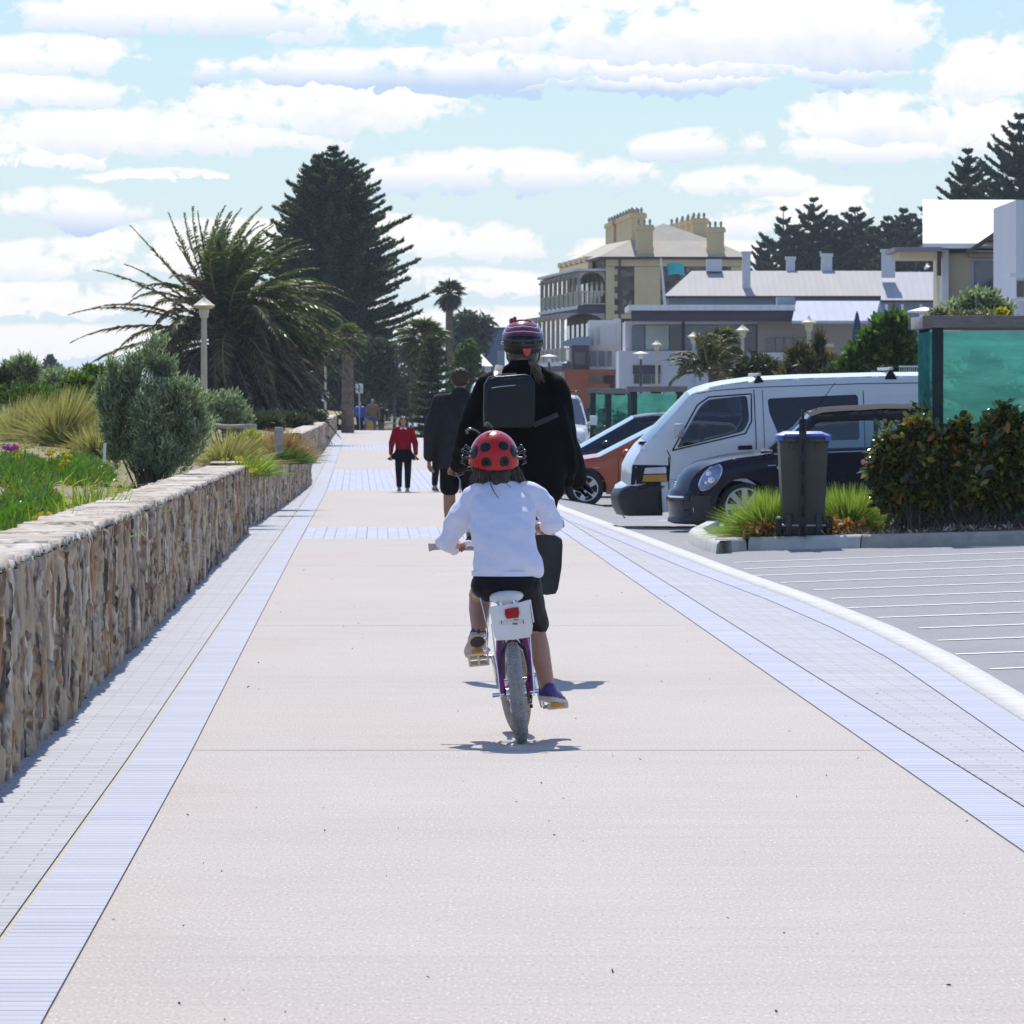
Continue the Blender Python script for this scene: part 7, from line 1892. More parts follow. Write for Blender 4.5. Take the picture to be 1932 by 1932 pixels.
# white four-wheel drive facing us, orange beacon on its rack
DS = 136
def suv(label, D, cx, zg, Hh, body, w=.93, beacon=True):
    L_ = 4.6; H_ = Hh; bz = H_*.62
    ch = [(.06,.30),(.0,.42),(.02,.72),(.08,.92),(.30,bz*.93),(1.15,bz),(1.90,H_*.96),(2.15,H_*.99),(3.0,H_),(4.3,H_*.98),(4.52,bz),(4.6,.8),(4.58,.35)]
    w1 = smooth_poly([(1.42,bz*1.02),(1.95,H_*.91),(2.7,H_*.93),(2.7,bz*1.03)], .05); w2_ = smooth_poly([(2.8,bz*1.03),(2.8,H_*.93),(4.2,H_*.91),(4.3,bz*1.05)], .05)
    c = Car('four_wheel_drive', label, 'car', ch, [(.9,.36,.44),(3.7,.36,.44)], w, bz, .18, .28, body, [w1, w2_], screen=(5,6), edge=.12, bulge=.14, crown=.05, step=.12, rglass=GLS_D, taper=.12, scr=glass('blue_screen', (.22,.30,.40), .22))
    for sd in (-1, 1):
        for wx in (.9, 3.7): wheel(c.t, (wx, sd*(w-.12), .36), .36, .24, sd, .23, 6)
        b = MB(); b.box((-.005, sd*w*.72, .84), (.10,.36,.17)); b.build('headlight', mat('clear_headlamp', (1,1,1)), c.t, bevel=.03)
        b = MB(); b.box((1.40, sd*(w+.13), bz*1.10), (.12,.17,.22)); b.bar((1.4,sd*(w-.1),bz*1.02),(1.4,sd*(w+.08),bz*1.06),.05,.05); b.build('mirror', body, c.t, bevel=.04)
        b = MB(); b.tube([(1.9,sd*.66,H_+.10),(4.2,sd*.66,H_+.10)], .022, 6); b.build('roof_rail', mat('roof_rail', (1,1,1)), c.t)
    b = MB(); b.add([(-.10*(1-u*u)-.02, u*.50, z) for z in (.70,.90) for u in np.linspace(-1,1,7)], [tuple(int(i) for i in f) for f in grid_faces(2, 7)]); b.build('grille', TRIM, c.t)
    b = MB(); b.add([(-.14*(1-u*u)-.05, u*w*.98, z) for z in (.36,.46,.62) for u in np.linspace(-1,1,9)], [tuple(int(i) for i in f) for f in grid_faces(3, 9)]); b.build('bumper', body, c.t, True)
    b = MB(); b.add([(-.14*(1-u*u)-.07, u*.5, z) for z in (.40,.54) for u in np.linspace(-1,1,5)], [tuple(int(i) for i in f) for f in grid_faces(2, 5)]); b.build('number_plate', mat('plate_white', (1,1,1)), c.t)
    for x in (2.1, 2.9, 3.9): 
        b = MB(); b.cyl((x,-.72,H_+.10), (x,.72,H_+.10), .02); b.build('rack_bar', TRIM, c.t)
    if beacon:
        for y in ((-.05,.55) if beacon is True else beacon):
            b = MB(); b.box((2.15,y,H_+.15), (.18,.26,.085)); b.build('beacon', mat('orange_lens', (.85,.25,.02), .25, var=.1, coat=.5), c.t, bevel=.02)
    b = MB(); b.bb(.6,4.4,-w*.8,w*.8,.35,.5); b.build('cabin_floor', DARKIN, c.t); seats(c, [2.0], .75, .40, hz=.6)
    c.place((XP(cx, D), D, zg), R(90)); return c
suv('white four-wheel drive with an orange beacon seen head-on right of the woman', DS, 1034, -.18, 1.80, paint('white_paint', (1,1,1)), beacon=(.55,.30))
suv('white four-wheel drive with orange beacons, mostly hidden between the man and the woman', 158, 946, -.18, 2.16, paint('white_paint', (1,1,1)), w=.95, beacon=(-.62,-.36))
# distant row of parked cars left of the man
for i, (D, npx, c_, nm, H_, lab) in enumerate(((236,795,(.55,.57,.60),'silver_paint',1.38,'silver hatchback nearest in the far parked row'),(249,784,(.66,.67,.70),'white_paint',1.36,'white hatchback second in the far parked row'),(263,777,(.52,.50,.60),'lilac_silver_paint',1.40,'pale lilac-silver hatchback third in the far parked row'),(278,773,(.10,.17,.38),'mid_blue_paint',1.46,'blue hatchback farthest in the far parked row'))):
    c = hatch('parked_car', lab, D, 0, -.18, 4.1, H_, paint(nm, c_), group='cars parked in the far row', sim=True, scr=glass('bright_screen', (1,1,1)))
    c.place((XP(npx, D), D+.84, -.18), R(1.5))
# ================================================================ traffic island, bin, hedge, tree guards
mkb = mat('island_concrete', (.55,.54,.51), .9, var=.16, vscale=5, bump=.002)
def isl(px, y, z=None):                                # point on the car park seen at px,y
    D = 58.0
    for _ in range(6): D = (EYE - zp(XP(px, D), D))*F/(y-YH)
    return Vector((XP(px, D), D, zp(XP(px, D), D)))
A_ = isl(1346,1045); Bp = isl(1410,1039); Cp = isl(1932,1027); tipL = isl(1297,1020); back = isl(1330,1003)
dirv = (Cp-Bp).normalized(); Ep = Bp + dirv*14
front = [back, tipL, A_, Bp, Ep]
isle = thing('traffic_island', 'raised planted island with a pale concrete kerb between the cars and the marked bays', 'traffic island', (Bp.x, Bp.y, 0))
def kerb_run(pts, h=.135, w=.17, inward=Vector((0,1,0))):
    b = MB(); n = len(pts); rows = []
    for i, p in enumerate(pts):
        d = (pts[min(i+1,n-1)] - pts[max(i-1,0)]); d.z = 0; d.normalize(); nrm = Vector((-d.y, d.x, 0))
        rows.append([p + Vector((0,0,-.05)), p + nrm*.015 + Vector((0,0,h*.72)), p + nrm*.05 + Vector((0,0,h)), p + nrm*w + Vector((0,0,h+.004)), p + nrm*(w+.005) + Vector((0,0,-.05))])
    b.add([v for r in rows for v in r], [tuple(int(q) for q in f) for f in grid_faces(n, 5)]); return b
def seg(a, b_, n): return [lerp(a, b_, i/n) for i in range(n)]
L1 = Bp + dirv*1.08
kerb_run([back, lerp(back,tipL,.5), tipL, lerp(tipL,A_,.35)+Vector((-.05,-.02,0)), lerp(tipL,A_,.7)+Vector((-.04,-.05,0)), A_+Vector((.02,-.02,0)), lerp(A_,Bp,.5)+Vector((0,.0,0)), Bp]).build('kerb_nose', mkb, isle, True, angle=50)
st = Bp; 
for i, ln in enumerate((1.25,2.4,2.4,2.4,2.4,2.4)):
    kerb_run(seg(st + dirv*.006, st+dirv*(ln-.006), 4)+[st+dirv*(ln-.006)]).build('kerb_stone', mat('buff_kerb', (.40,.37,.32), .9, var=.2, vscale=6, bump=.003) if i else mkb, isle, True, angle=50)
    st = st + dirv*ln
nv = Vector((-dirv.y, dirv.x, 0))
soil = []; nu_, nv_ = 60, 16
def soil_h(x, y): return .12 + .035*mnoise.noise(Vector((x*1.2, y*1.2, 4))) + .015*mnoise.noise(Vector((x*5, y*5, 1)))
for i in range(nu_):
    for j in range(nv_):
        s = i/(nu_-1); t = j/(nv_-1)
        p0 = (lerp(lerp(tipL,A_,.5), Bp, s/.1) if s < .1 else lerp(Bp, Ep, (s-.1)/.9)) + nv*(.165 if s > .08 else .12) 
        q0 = p0 + nv*2.55*min(1, .3+s*7)
        p = lerp(p0, q0, t); z = max(p.z, 0)
        soil.append((p.x, p.y, z + soil_h(p.x,p.y) + .06*math.sin(t*PI) - (0.30*max(0,t-.93)/.07)))
mmul = gmat('bark_mulch', (.10,.07,.05), (.20,.15,.11), 30, bump=.02)
np_mesh('mulch_bed', soil, grid_faces(nu_, nv_), mmul, isle, True)
# loose bark chips, dry leaves
N = 9000; s = rng.random(N); t = rng.random(N)**1.2
pp = np.array([Bp + (Ep-Bp)*a*.75 + nv*(.18+2.2*b_) for a, b_ in zip(s, t)]); pp[:,2] = [max(lerp(Bp.z,Ep.z,a*.75),0)+soil_h(x,y)+.05*math.sin(b_*PI*.85)+.012 for a, b_, x, y in zip(s, t, pp[:,0], pp[:,1])]
V, Fq = blades(pp, rdir(N,.15), rng.uniform(.03,.09,N), rng.uniform(.012,.03,N))
ch_ = np_mesh('bark_chips', V, Fq, leafmat('bark_chip', [(0,(.08,.05,.035)),(.4,(.20,.14,.10)),(.8,(.38,.30,.23)),(1,(.55,.48,.40))], .05, .8), isle); tag(ch_, kind='stuff')
def on_soil(px, dB):                                   # dB metres behind the kerb face at photo column px
    t0 = 0
    for t_ in np.linspace(0, 14, 400):
        p = Bp + dirv*t_ + nv*dB
        if CXP + p.x/p.y*F >= px: break
    return Vector((p.x, p.y, max(p.z,0)+soil_h(p.x,p.y)+.02))
def clump(px, dB, n, L, m, label, name='grass_clump', **kw):
    b = on_soil(px, dB); t = thing(name, label, 'grass', b, 'grasses on the island')
    V, Fq = stalks(tuple(b), n, L, kw.get('spread',.75), kw.get('W',.0048), kw.get('lean',(0,0,0)), .55, kw.get('rad',.16)); np_mesh('blades', V, Fq, m, t); return t
lf_fesc = leafmat('fescue_blade', [(0,(.10,.15,.03)),(.4,(.18,.26,.045)),(.8,(.29,.37,.075)),(1,(.46,.48,.20))], .5, .5)
clump(1422,.62,5200,.54,lf_fesc,'fluffy lime-green grass clump in front of the navy car’s front wheel'.replace('’',"'"), spread=.9, lean=(.03,-.05,0))
clump(1455,.95,2600,.50,lf_fesc,'lime-green grass clump just left of the wheelie bin', spread=.8)
clump(1597,.95,4200,.54,lf_fesc,'green grass clump between the wheelie bin and the leafy hedge', spread=.8)
clump(1562,1.25,1600,.48,lf_fesc,'grass clump half hidden by the right side of the wheelie bin', spread=.8)
for px, dB, lab in ((1412,.25,'rusty dead leaves at the foot of the fluffy grass clump'),(1442,.30,'rusty dead leaves between the fluffy clump and the bin'),(1470,.28,'rusty dead leaves beside the left bin wheel'),(1585,.35,'rusty dead leaves right of the bin')):
    c = on_soil(px, dB); n_ = 130; t = thing('dead_plant', lab, 'plant', c, 'dead leaves on the island')
    pos = np.array(c)[None] + np.stack([rng.normal(0,.10,n_), rng.normal(0,.10,n_), rng.uniform(0,.15,n_)],1)
    V, Fq = blades(pos, rdir(n_,.3), rng.uniform(.05,.09,n_), .03); np_mesh('leaves', V, Fq, leafmat('rust_leaf', [(0,(.20,.07,.02)),(.6,(.38,.15,.04)),(1,(.48,.26,.10))], .3), t)
# leafy hedge plants with glossy leaves
lf_gloss = leafmat('glossy_leaf', [(0,(.030,.045,.010)),(.40,(.065,.090,.018)),(.72,(.14,.15,.025)),(.91,(.32,.26,.03)),(.975,(.42,.15,.015)),(1,(.48,.12,.02))], .42, .16, .8)
def hedge(px, dB, lobes, n, label):
    b = on_soil(px, dB); t = thing('hedge_shrub', label, 'shrub', b, 'leafy hedge plants on the island')
    pos, dr, paths = [], [], []
    for (cx, cy, rx, ry, w) in lobes:
        D = b.y + rng.uniform(-.1,.1); k = D/F; c = np.array(P(cx,cy,D)); rad = np.array([rx*k, rx*k*.75, ry*k])
        m = int(n*w)
        ntw = m//7
        for _ in range(ntw):
            d = rdir(1,.15)[0]; tip = c + d*rad*(.45+.6*rng.random())*(1+.35*mnoise.noise(Vector((d[0]*2.2+cx,d[1]*2.2,d[2]*2.2)))); out = unit(d*np.array([1,1,.7]) + [0,0,.5])
            root_ = lerp(np.array(b), c, .5+.3*rng.random())
            if rng.random() < .09: paths.append(np.array([np.array(b)+[rng.normal(0,.2),rng.normal(0,.1),0], lerp(np.array(b), tip, .5)+rng.normal(0,.05,3), tip]))
            for q in range(7):
                pos.append(tip - out*.22*(1-q/6.) + rng.normal(0,.012,3)); dr.append(unit(out*.35 + rng.normal(0,.75,3)))
    pos = np.array(pos); dr = np.array(dr); m = len(pos); keep = pos[:,2] > b.z+.02; pos, dr = pos[keep], dr[keep]; m = len(pos)
    nrm = unit(rng.normal(0,.50,(m,3)) + np.array([0,-.22,1.0])[None])
    side = unit(np.cross(dr, nrm))
    L = rng.uniform(.075,.135,m); Wd = L*.52
    p0 = pos; p1 = pos + dr*(L*.38)[:,None] - nrm*.003; p2 = pos + dr*(L*.75)[:,None] - nrm*.004; p3 = pos + dr*L[:,None] - nrm*.014
    w1 = side*(Wd*.42)[:,None]; w2 = side*(Wd*.38)[:,None]; w0 = side*(Wd*.06)[:,None]; w3 = side*(Wd*.04)[:,None]
    V = np.stack([p0-w0,p0+w0,p1-w1+nrm*.006,p1+w1+nrm*.006,p2-w2+nrm*.005,p2+w2+nrm*.005,p3-w3,p3+w3],1).reshape(-1,3)
    Fq = (np.array([[0,1,3,2],[2,3,5,4],[4,5,7,6]])[None]+(np.arange(m)*8)[:,None,None]).reshape(-1,4)
    np_mesh('leaves', V, Fq, lf_gloss, t, True)
    V, Fq = tubes(paths, [.009]*len(paths), [.003]*len(paths), 5); np_mesh('stem', V, Fq, mat('twig', (.11,.085,.06), .9, var=.3), t, True)
hedge(1720,.75,[(1700,850,52,54,.4),(1665,880,34,44,.2),(1740,835,46,50,.3),(1690,925,50,40,.35)], 5600, 'leafy hedge plant with orange-tinged leaves at the left end, beside the grass clump')
hedge(1800,.85,[(1790,870,56,62,.5),(1815,820,30,36,.2),(1775,925,56,42,.5)], 5000, 'glossy dark hedge plant in the middle of the hedge')
hedge(1885,.85,[(1880,840,52,62,.5),(1900,800,34,40,.2),(1872,920,56,46,.5)], 5200, 'tall glossy hedge plant near the right edge of the picture')
hedge(1965,.9,[(1960,850,60,66,.6),(1950,920,54,46,.5)], 3600, 'glossy hedge plant cut by the right edge of the picture')
# wheelie bin, dark post in front of it
nb = on_soil(1517,.10); zb_ = nb.z-.03; DBn = nb.y; kb = DBn/F
bx0 = XP(1517, DBn)
wb_ = thing('wheelie_bin', 'dark olive wheelie bin with a blue lid standing on the island kerb', 'bin', (bx0, DBn, zb_))
def ybin(y): return ZP(y, DBn)
zt = ybin(826); zbm = ybin(1010)
zb_ = min(zbm, zb_+.02); 
b = MB(); hw0, hw1 = 37.5*kb, 46.5*kb
def sq(cx, cy, z, hw, hd): return [(cx-hw,cy-hd,z),(cx+hw,cy-hd,z),(cx+hw,cy+hd,z),(cx-hw,cy+hd,z)]
vs = sq(bx0,DBn+.30,zbm,hw0,.22)+sq(bx0,DBn+.30,zbm+.10,hw0*1.03,.25)+sq(bx0,DBn+.30,zt-.045,hw1*.985,.30)+sq(bx0,DBn+.30,zt-.045,hw1*1.04,.33)+sq(bx0,DBn+.30,zt,hw1*1.05,.335)
fs = [(3,2,1,0)]+[(i*4+j, i*4+(j+1) % 4, (i+1)*4+(j+1) % 4, (i+1)*4+j) for i in range(4) for j in range(4)]+[(16,17,18,19)]
b.add(vs, fs); b.build('bin_body', mat('olive_plastic', (.060,.062,.052), .5, var=.08, vscale=5), wb_, bevel=.018, seg=3)
b = MB(); b.add(sq(bx0,DBn+.30,zt+.004,hw1*1.07,.345)+sq(bx0,DBn+.30,zt+.03,hw1*1.06,.34)+sq(bx0,DBn+.32,zt+.065,hw1*.72,.26), [(3,2,1,0)]+[(i*4+j, i*4+(j+1) % 4, (i+1)*4+(j+1) % 4, (i+1)*4+j) for i in range(2) for j in range(4)]+[(8,9,10,11)])
for s_ in (-1,1): b.box((bx0+s_*hw1*.98, DBn-.04, zt+.0), (.06,.09,.055))
b.tube([(bx0-hw1*.8,DBn-.07,zt+.03),(bx0+hw1*.8,DBn-.07,zt+.03)], .016, 8)
b.build('lid', mat('blue_lid', (.06,.14,.50), .45, var=.05), wb_, bevel=.012)
for s_ in (-1,1):
    b = MB(); b.lathe([(.02,-.03),(.085,-.03),(.098,-.015),(.098,.015),(.085,.03),(.02,.03)], (bx0+s_*(hw0+.055), DBn+.06, zbm+.10), (1,0,0), 22); b.build('wheel', BLACKRUB, wb_, True)
    b = MB(); b.bb(bx0+s_*(hw0-.05)-.03, bx0+s_*(hw0-.05)+.03, DBn+.0, DBn+.12, zbm-.0, zbm+.22); b.build('axle_bracket', BLACKPL, wb_, bevel=.01)
b = MB(); b.cyl((bx0-hw0-.06,DBn+.06,zbm+.10),(bx0+hw0+.06,DBn+.06,zbm+.10),.014); b.build('axle', STEEL, wb_, True)
for s_ in (-1,1):
    b = MB(); b.bar((bx0+s_*hw1*.52,DBn-.015,zt-.06),(bx0+s_*hw1*.53,DBn-.01,zt-.12),.02,.05); b.build('rib', MATS['olive_plastic'], wb_)
ps = thing('bin_post', 'black slotted steel post standing in front of the wheelie bin', 'post', (XP(1517,DBn-.12), DBn-.12, zbm-.1))
b = MB(); x0_, x1_ = XP(1507.5,DBn-.12), XP(1521.5,DBn-.12); cx_ = (x0_+x1_)/2; w_ = x1_-x0_
ztop_, zbot_ = ZP(790,DBn-.12), zbm-.01
slots = [ZP(y,DBn-.12) for y in (872,900,985)]
b.bb(x0_,x0_+w_*.30,DBn-.14,DBn-.10,zbot_,ztop_); b.bb(x1_-w_*.30,x1_,DBn-.14,DBn-.10,zbot_,ztop_); b.bb(x0_+w_*.3,x1_-w_*.3,DBn-.11,DBn-.102,zbot_,ztop_)
for z_ in np.arange(zbot_+.1, ztop_, .22): b.bb(x0_+w_*.3,x1_-w_*.3,DBn-.138,DBn-.112,z_,z_+.10)
b.build('post', mat('black_steel', (.012,.012,.013), .5, var=.2), ps, bevel=.003)
b = MB(); b.tube([(cx_-.07,DBn-.11,ZP(832,DBn)),(cx_+.07,DBn-.11,ZP(832,DBn)),(cx_+.07,DBn+.02,ZP(832,DBn)),(cx_-.07,DBn+.02,ZP(832,DBn))], .012, 6, closed=True); b.build('bracket', BLACKPL, ps)
# green shade-cloth guards round young pines
m_cl = bpy.data.materials.new('shade_cloth'); t_, n_, l_ = nt(m_cl); q = NG(t_); n_.remove(n_['Principled BSDF'])
o_ = q.obj(); sag = q.noise(1.0, 4, .6, q.scaled(o_, (1.2,1.2,6)))
c_ = q.ramp(sag, [(.35,(.055,.235,.21)),(.65,(.09,.34,.295))])
weave = q.noise(1.0, 2, .5, q.scaled(o_, (14,14,90)))
df = q.node('ShaderNodeBsdfDiffuse', {'Color': c_}); tl_ = q.node('ShaderNodeBsdfTranslucent', {'Color': q.mix(1.0, c_, (1.3,1.3,1.25), 'MULTIPLY')}); tr2 = q.node('ShaderNodeBsdfTransparent', {'Color': (.55,.85,.78,1)})
mx = q.node('ShaderNodeMixShader', {0:.55, 1: df.outputs[0], 2: tl_.outputs[0]})
mx2 = q.node('ShaderNodeMixShader', {0: q.math('ADD', q.math('MULTIPLY', weave, .30), .14), 1: mx.outputs[0], 2: tr2.outputs[0]})
l_.new(mx2.outputs[0], n_['Material Output'].inputs[0])
mtimb = mat('grey_timber', (.20,.175,.165), .9, var=.25, vscale=6, stretch=(1,1,6)); mcapt = mat('pale_timber', (.36,.33,.30), .9, var=.2, vscale=6)
mpost = mat('dark_green_post', (.014,.028,.030), .8, var=.2)
def guard(label, x0, x1, D0, dep, z0, z1, group='shade-cloth tree guards', pw=.10, rz=0):
    t = thing('tree_guard', label, 'tree guard', ((x0+x1)/2, D0+dep/2, z0), group)
    for (x, y) in ((x0,D0),(x1,D0),(x0,D0+dep),(x1,D0+dep)):
        b = MB(); b.box((x,y,(z0+z1)/2-.05), (pw,pw,z1-z0)); b.build('post', mpost, t, bevel=.006)
    def cloth(a, c):
        n1_, n2_ = 26, 20; V = []
        for i in range(n1_):
            for j in range(n2_):
                s, u = i/(n1_-1), j/(n2_-1); p = lerp(Vector((*a,0)), Vector((*c,0)), s); nn = Vector((-(c[1]-a[1]), c[0]-a[0], 0)).normalized()
                w_ = .018*mnoise.noise(Vector((s*5+a[0], u*9, a[1]))) + .02*math.sin(s*PI)*math.sin(u*PI)
                V.append(tuple(p + nn*w_ + Vector((0,0,lerp(z0+.05, z1-.10, u)))))
        o = np_mesh('shade_cloth', V, grid_faces(n1_, n2_), m_cl, t, True); return o
    e = pw*.52
    cloth((x0-e,D0-e),(x1+e,D0-e)) if False else cloth((x0+e,D0),(x1-e,D0)); cloth((x0-e-.004,D0+dep),(x0-e-.004,D0-e)) ; cloth((x1-e,D0+dep),(x0+e,D0+dep)); cloth((x1+e,D0-e),(x1+e,D0+dep))
    for a, c, m_ in (((x0-.16,D0-.06),(x1+.16,D0-.06),mtimb),((x0-.16,D0+dep+.06),(x1+.16,D0+dep+.06),mtimb),((x0-.10,D0+.02),(x0-.10,D0+dep-.02),mcapt),((x1+.10,D0+.02),(x1+.10,D0+dep-.02),mcapt)):
        b = MB(); b.bar((*a, z1), (*c, z1), .09, .125); b.build('top_rail', m_, t, bevel=.006)
    return t
DG = on_soil(1768,1.02).y; xg = XP(1769, DG); zg1 = ZP(607, DG)
guard('tall green shade-cloth tree guard behind the leafy hedge at the right edge', xg, xg+2.3, DG, 2.0, .05, zg1, pw=.11)
nz = ZP(690, DG+1.0)
pine('young_pine', 'young Norfolk pine growing inside the near green shade-cloth guard', (XP(1852,DG+1.0)*1.0, DG+1.0, .1), ZP(688,DG+1.0)-.1, .98, 9, 6, 120, leafmat('young_needle', [(0,(.03,.055,.02)),(.5,(.055,.09,.03)),(1,(.11,.14,.045))], .2), lift=.05, finger=.26, lw=.05, power=.45, low=.1)
for lab, px0, px1, D0, dep, yt in (('green shade-cloth guard nearest of the far three, behind the dark blue wagon',1196,1283,132,1.2,734),('green shade-cloth guard second of the far three',1148,1190,146,1.2,738),('green shade-cloth guard leftmost of the far three, beside the white four-wheel drive',1119,1163,158,1.2,737)):
    guard(lab, XP(px0,D0), XP(px1,D0), D0, dep, -.2, ZP(yt,D0), pw=.14)
    pine('young_pine', 'young pine inside the '+lab.replace('green shade-cloth guard','far guard,').replace(',,',',').split(', b')[0], (XP((px0+px1)/2,D0), D0+.6, -.2), ZP(745,D0)+.2, .6, 8, 6, int(px0), MATS['young_needle'], group='young pines in guards', lift=.05, finger=.22, lw=.05, power=.45)
# ================================================================ lamps, signs, flag, marquee
mlp = mat('cream_pole', (.50,.44,.32), .6, var=.1, vscale=6); mlg = mat('bluegrey_pole', (.34,.38,.44), .5, var=.1, vscale=6)
mhat = mat('cream_hat', (.72,.66,.50), .5, var=.05); mdif = mat('lamp_diffuser', (.55,.52,.42), .4, var=.05); mgold = mat('lamp_gold', (.62,.48,.12), .45, var=.1)
def lamp(label, px, ytop, D, kind, zbase, s=1.0):
    x = XP(px, D); zt_ = ZP(ytop, D); t = thing('lamp_post', label, 'lamp post', (x, D, zbase), 'path lamp posts')
    mp = mlp if kind == 'cream' else mlg if kind == 'blue' else mat('dark_pole', (.05,.055,.06), .5, var=.1)
    b = MB(); b.tube([(x,D,zbase),(x,D,zbase+.6),(x,D,zt_-.50*s)], [.075*s,.062*s,.050*s], 12); b.build('pole', mp, t, True)
    b = MB(); b.lathe([(.045,0),(.085,.04),(.105,.19),(.10,.20),(.0,.20)], (x,D,zt_-.50*s), (0,0,1), 16); b.build('lantern', mdif if kind != 'white' else mat('white_lantern', (.75,.76,.78), .4, var=.03), t, True)
    b = MB()
    if kind == 'white': b.lathe([(.0,.32*s),(.10*s,.30*s),(.34*s,.24*s),(.35*s,.21*s),(.12*s,.20*s)], (x,D,zt_-.50*s), (0,0,1), 20)
    else: b.lathe([(.0,.44*s),(.012,.40*s),(.045*s,.36*s),(.14*s,.28*s),(.195*s,.245*s),(.195*s,.225*s)], (x,D,zt_-.50*s), (0,0,1), 20)
    b.build('hat', mhat if kind != 'white' else MATS['white_lantern'], t, True)
    if kind != 'white':
        b = MB(); b.lathe([(.19*s,.22*s),(.14*s,.185*s),(.08,.185*s)], (x,D,zt_-.50*s), (0,0,1), 20); b.build('hat_rim', mgold, t, True)
lamp('cream lamp post with a conical hat in front of the big date palm', 385, 549, 119, 'cream', .6, 1.12)
lamp('cream lamp post half buried in the right edge of the date palm', 614, 656, 265, 'cream', -.2, 1.0)
for px, yt, D, kind, lab in ((1526,589,152,'cream','cream lamp post right of centre before the white sunlit awning'),(1401,606,172,'cream','cream lamp post beside the yellow-green fan palm'),(1309,619,184,'blue','blue-grey lamp post in front of the palm clump'),(1239,637,225,'cream','short-looking cream lamp post before the glass front'),(1209,655,250,'white','pale lamp before the white pub wall'),(1745,562,118,'white','white lantern lamp at the left of the near tree guard')):
    lamp(lab, px, yt, D, kind, -.15, 1.0)
for px, yt, D, lab in ((744,663,330,'white T-shaped lamp left of the three before the conifer'),(773,662,335,'white T-shaped lamp in the middle of the three before the conifer'),(826,655,318,'white T-shaped lamp seen against the young conifer'),(1108,652,290,'white T-shaped lamp at the orange brick front'),(1140,654,286,'white T-shaped lamp under the white stepped balcony'),(1036,660,300,'white lamp close to the right of the woman’s shoulder'.replace('’',"'"))):
    lamp(lab, px, yt, D, 'white', -.3, 1.25)
pl = thing('flag_pole', 'white leaning flagpole with a turquoise flag before the stone hotel wall', 'flagpole', (*P(1255,592,295)[:2], 4))
b = MB(); b.cyl(P(1256,592,295), P(1247,487,295), .075, .05, 8); b.build('pole', mat('white_pole', (.66,.68,.72), .5, var=.05), pl, True)
V = []
for i in range(16):
    for j in range(8):
        s, u = i/15, j/7; V.append(tuple(P(lerp(1258,1290,s)+u*3, lerp(497,519,u)+s*2-3*math.sin(s*3), 295) + Vector((0, .25*math.sin(s*7+u), 0))))
np_mesh('flag', V, grid_faces(16, 8), mat('turquoise_flag', (.06,.50,.55), .8, var=.08), pl, True)
mq = thing('marquee', 'small white pyramid-roofed marquee beyond the path', 'marquee', (XP(736,450),450,-.3))
c = P(735,690,450); zr = ZP(720,450); hw_ = 33/F*450
b = MB(); b.add([(c.x,450,c.z)]+[(c.x+hw_*a,450+hw_*e,zr) for a,e in ((-1,-1),(1,-1),(1,1),(-1,1))]+[(c.x+hw_*a,450+hw_*e,zr-.18) for a,e in ((-1,-1),(1,-1),(1,1),(-1,1))], [(0,1,2),(0,2,3),(0,3,4),(0,4,1),(1,5,6,2),(2,6,7,3),(3,7,8,4),(4,8,5,1)]); b.build('canopy', mat('white_canvas', (.80,.81,.84), .7, var=.03), mq)
for a, e in ((-1,-1),(1,-1),(1,1),(-1,1)):
    b = MB(); b.cyl((c.x+hw_*a*.97,450+hw_*e*.97,-.35),(c.x+hw_*a*.97,450+hw_*e*.97,zr), .04, n=6); b.build('pole', STEEL, mq)
def sign(label, px0, px1, y0, y1, D, ypole0, zb0, glyph):
    x = XP((px0+px1)/2, D); t = thing('sign', label, 'sign', (x, D, zb0))
    b = MB(); b.cyl((x,D+.05,zb0),(x,D+.05,ZP(ypole0,D)), .035, n=8); b.build('pole', STEEL, t)
    w_, h_ = (px1-px0)/F*D, (y1-y0)/F*D; zc = (ZP(y0,D)+ZP(y1,D))/2
    b = MB(); b.box((x,D,zc),(w_,.02,h_)); p_ = b.build('panel', mat('sign_white', (.74,.75,.78), .5, var=.03), t, bevel=.01)
    b = MB()
    for gx, gy, gw, gh in glyph: b.box((x+gx*w_, D-.014, zc+gy*h_),(gw*w_,.006,gh*h_))
    b.build('pictogram', mat('sign_mark', (.20,.20,.38), .6, var=.1), p_)
sign('white sign on a pole left of the short fan palm, small dark mark', 607, 621, 740, 757, 262, 726, -.2, [(-.05,.12,.34,.16),(.12,-.08,.16,.34)])
sign('white sign on a pole right of the short fan palm, above the far group', 671, 685, 724, 742, 300, 724, -.3, [(0,.24,.2,.16),(0,-.02,.34,.26),(0,-.30,.16,.2)])
tb = thing('picnic_table', 'pale picnic table with benches beyond the far group', 'table', (XP(742,330),330,-.34))
b = MB(); x = XP(742,330); b.bb(x-.85,x+.85,329.6,330.4,.38,.44); b.build('tabletop', mat('pale_slab', (.5,.48,.44), .8, var=.1), tb)
for s_ in (-1,1):
    b = MB(); b.bb(x-.85,x+.85,330+s_*.75-.15,330+s_*.75+.15,.08,.13); b.build('seat', MATS['pale_slab'], tb); b = MB(); b.bb(x+s_*.6-.06,x+s_*.6+.06,329.3,330.7,-.4,.38); b.build('leg', MATS['pale_slab'], tb)

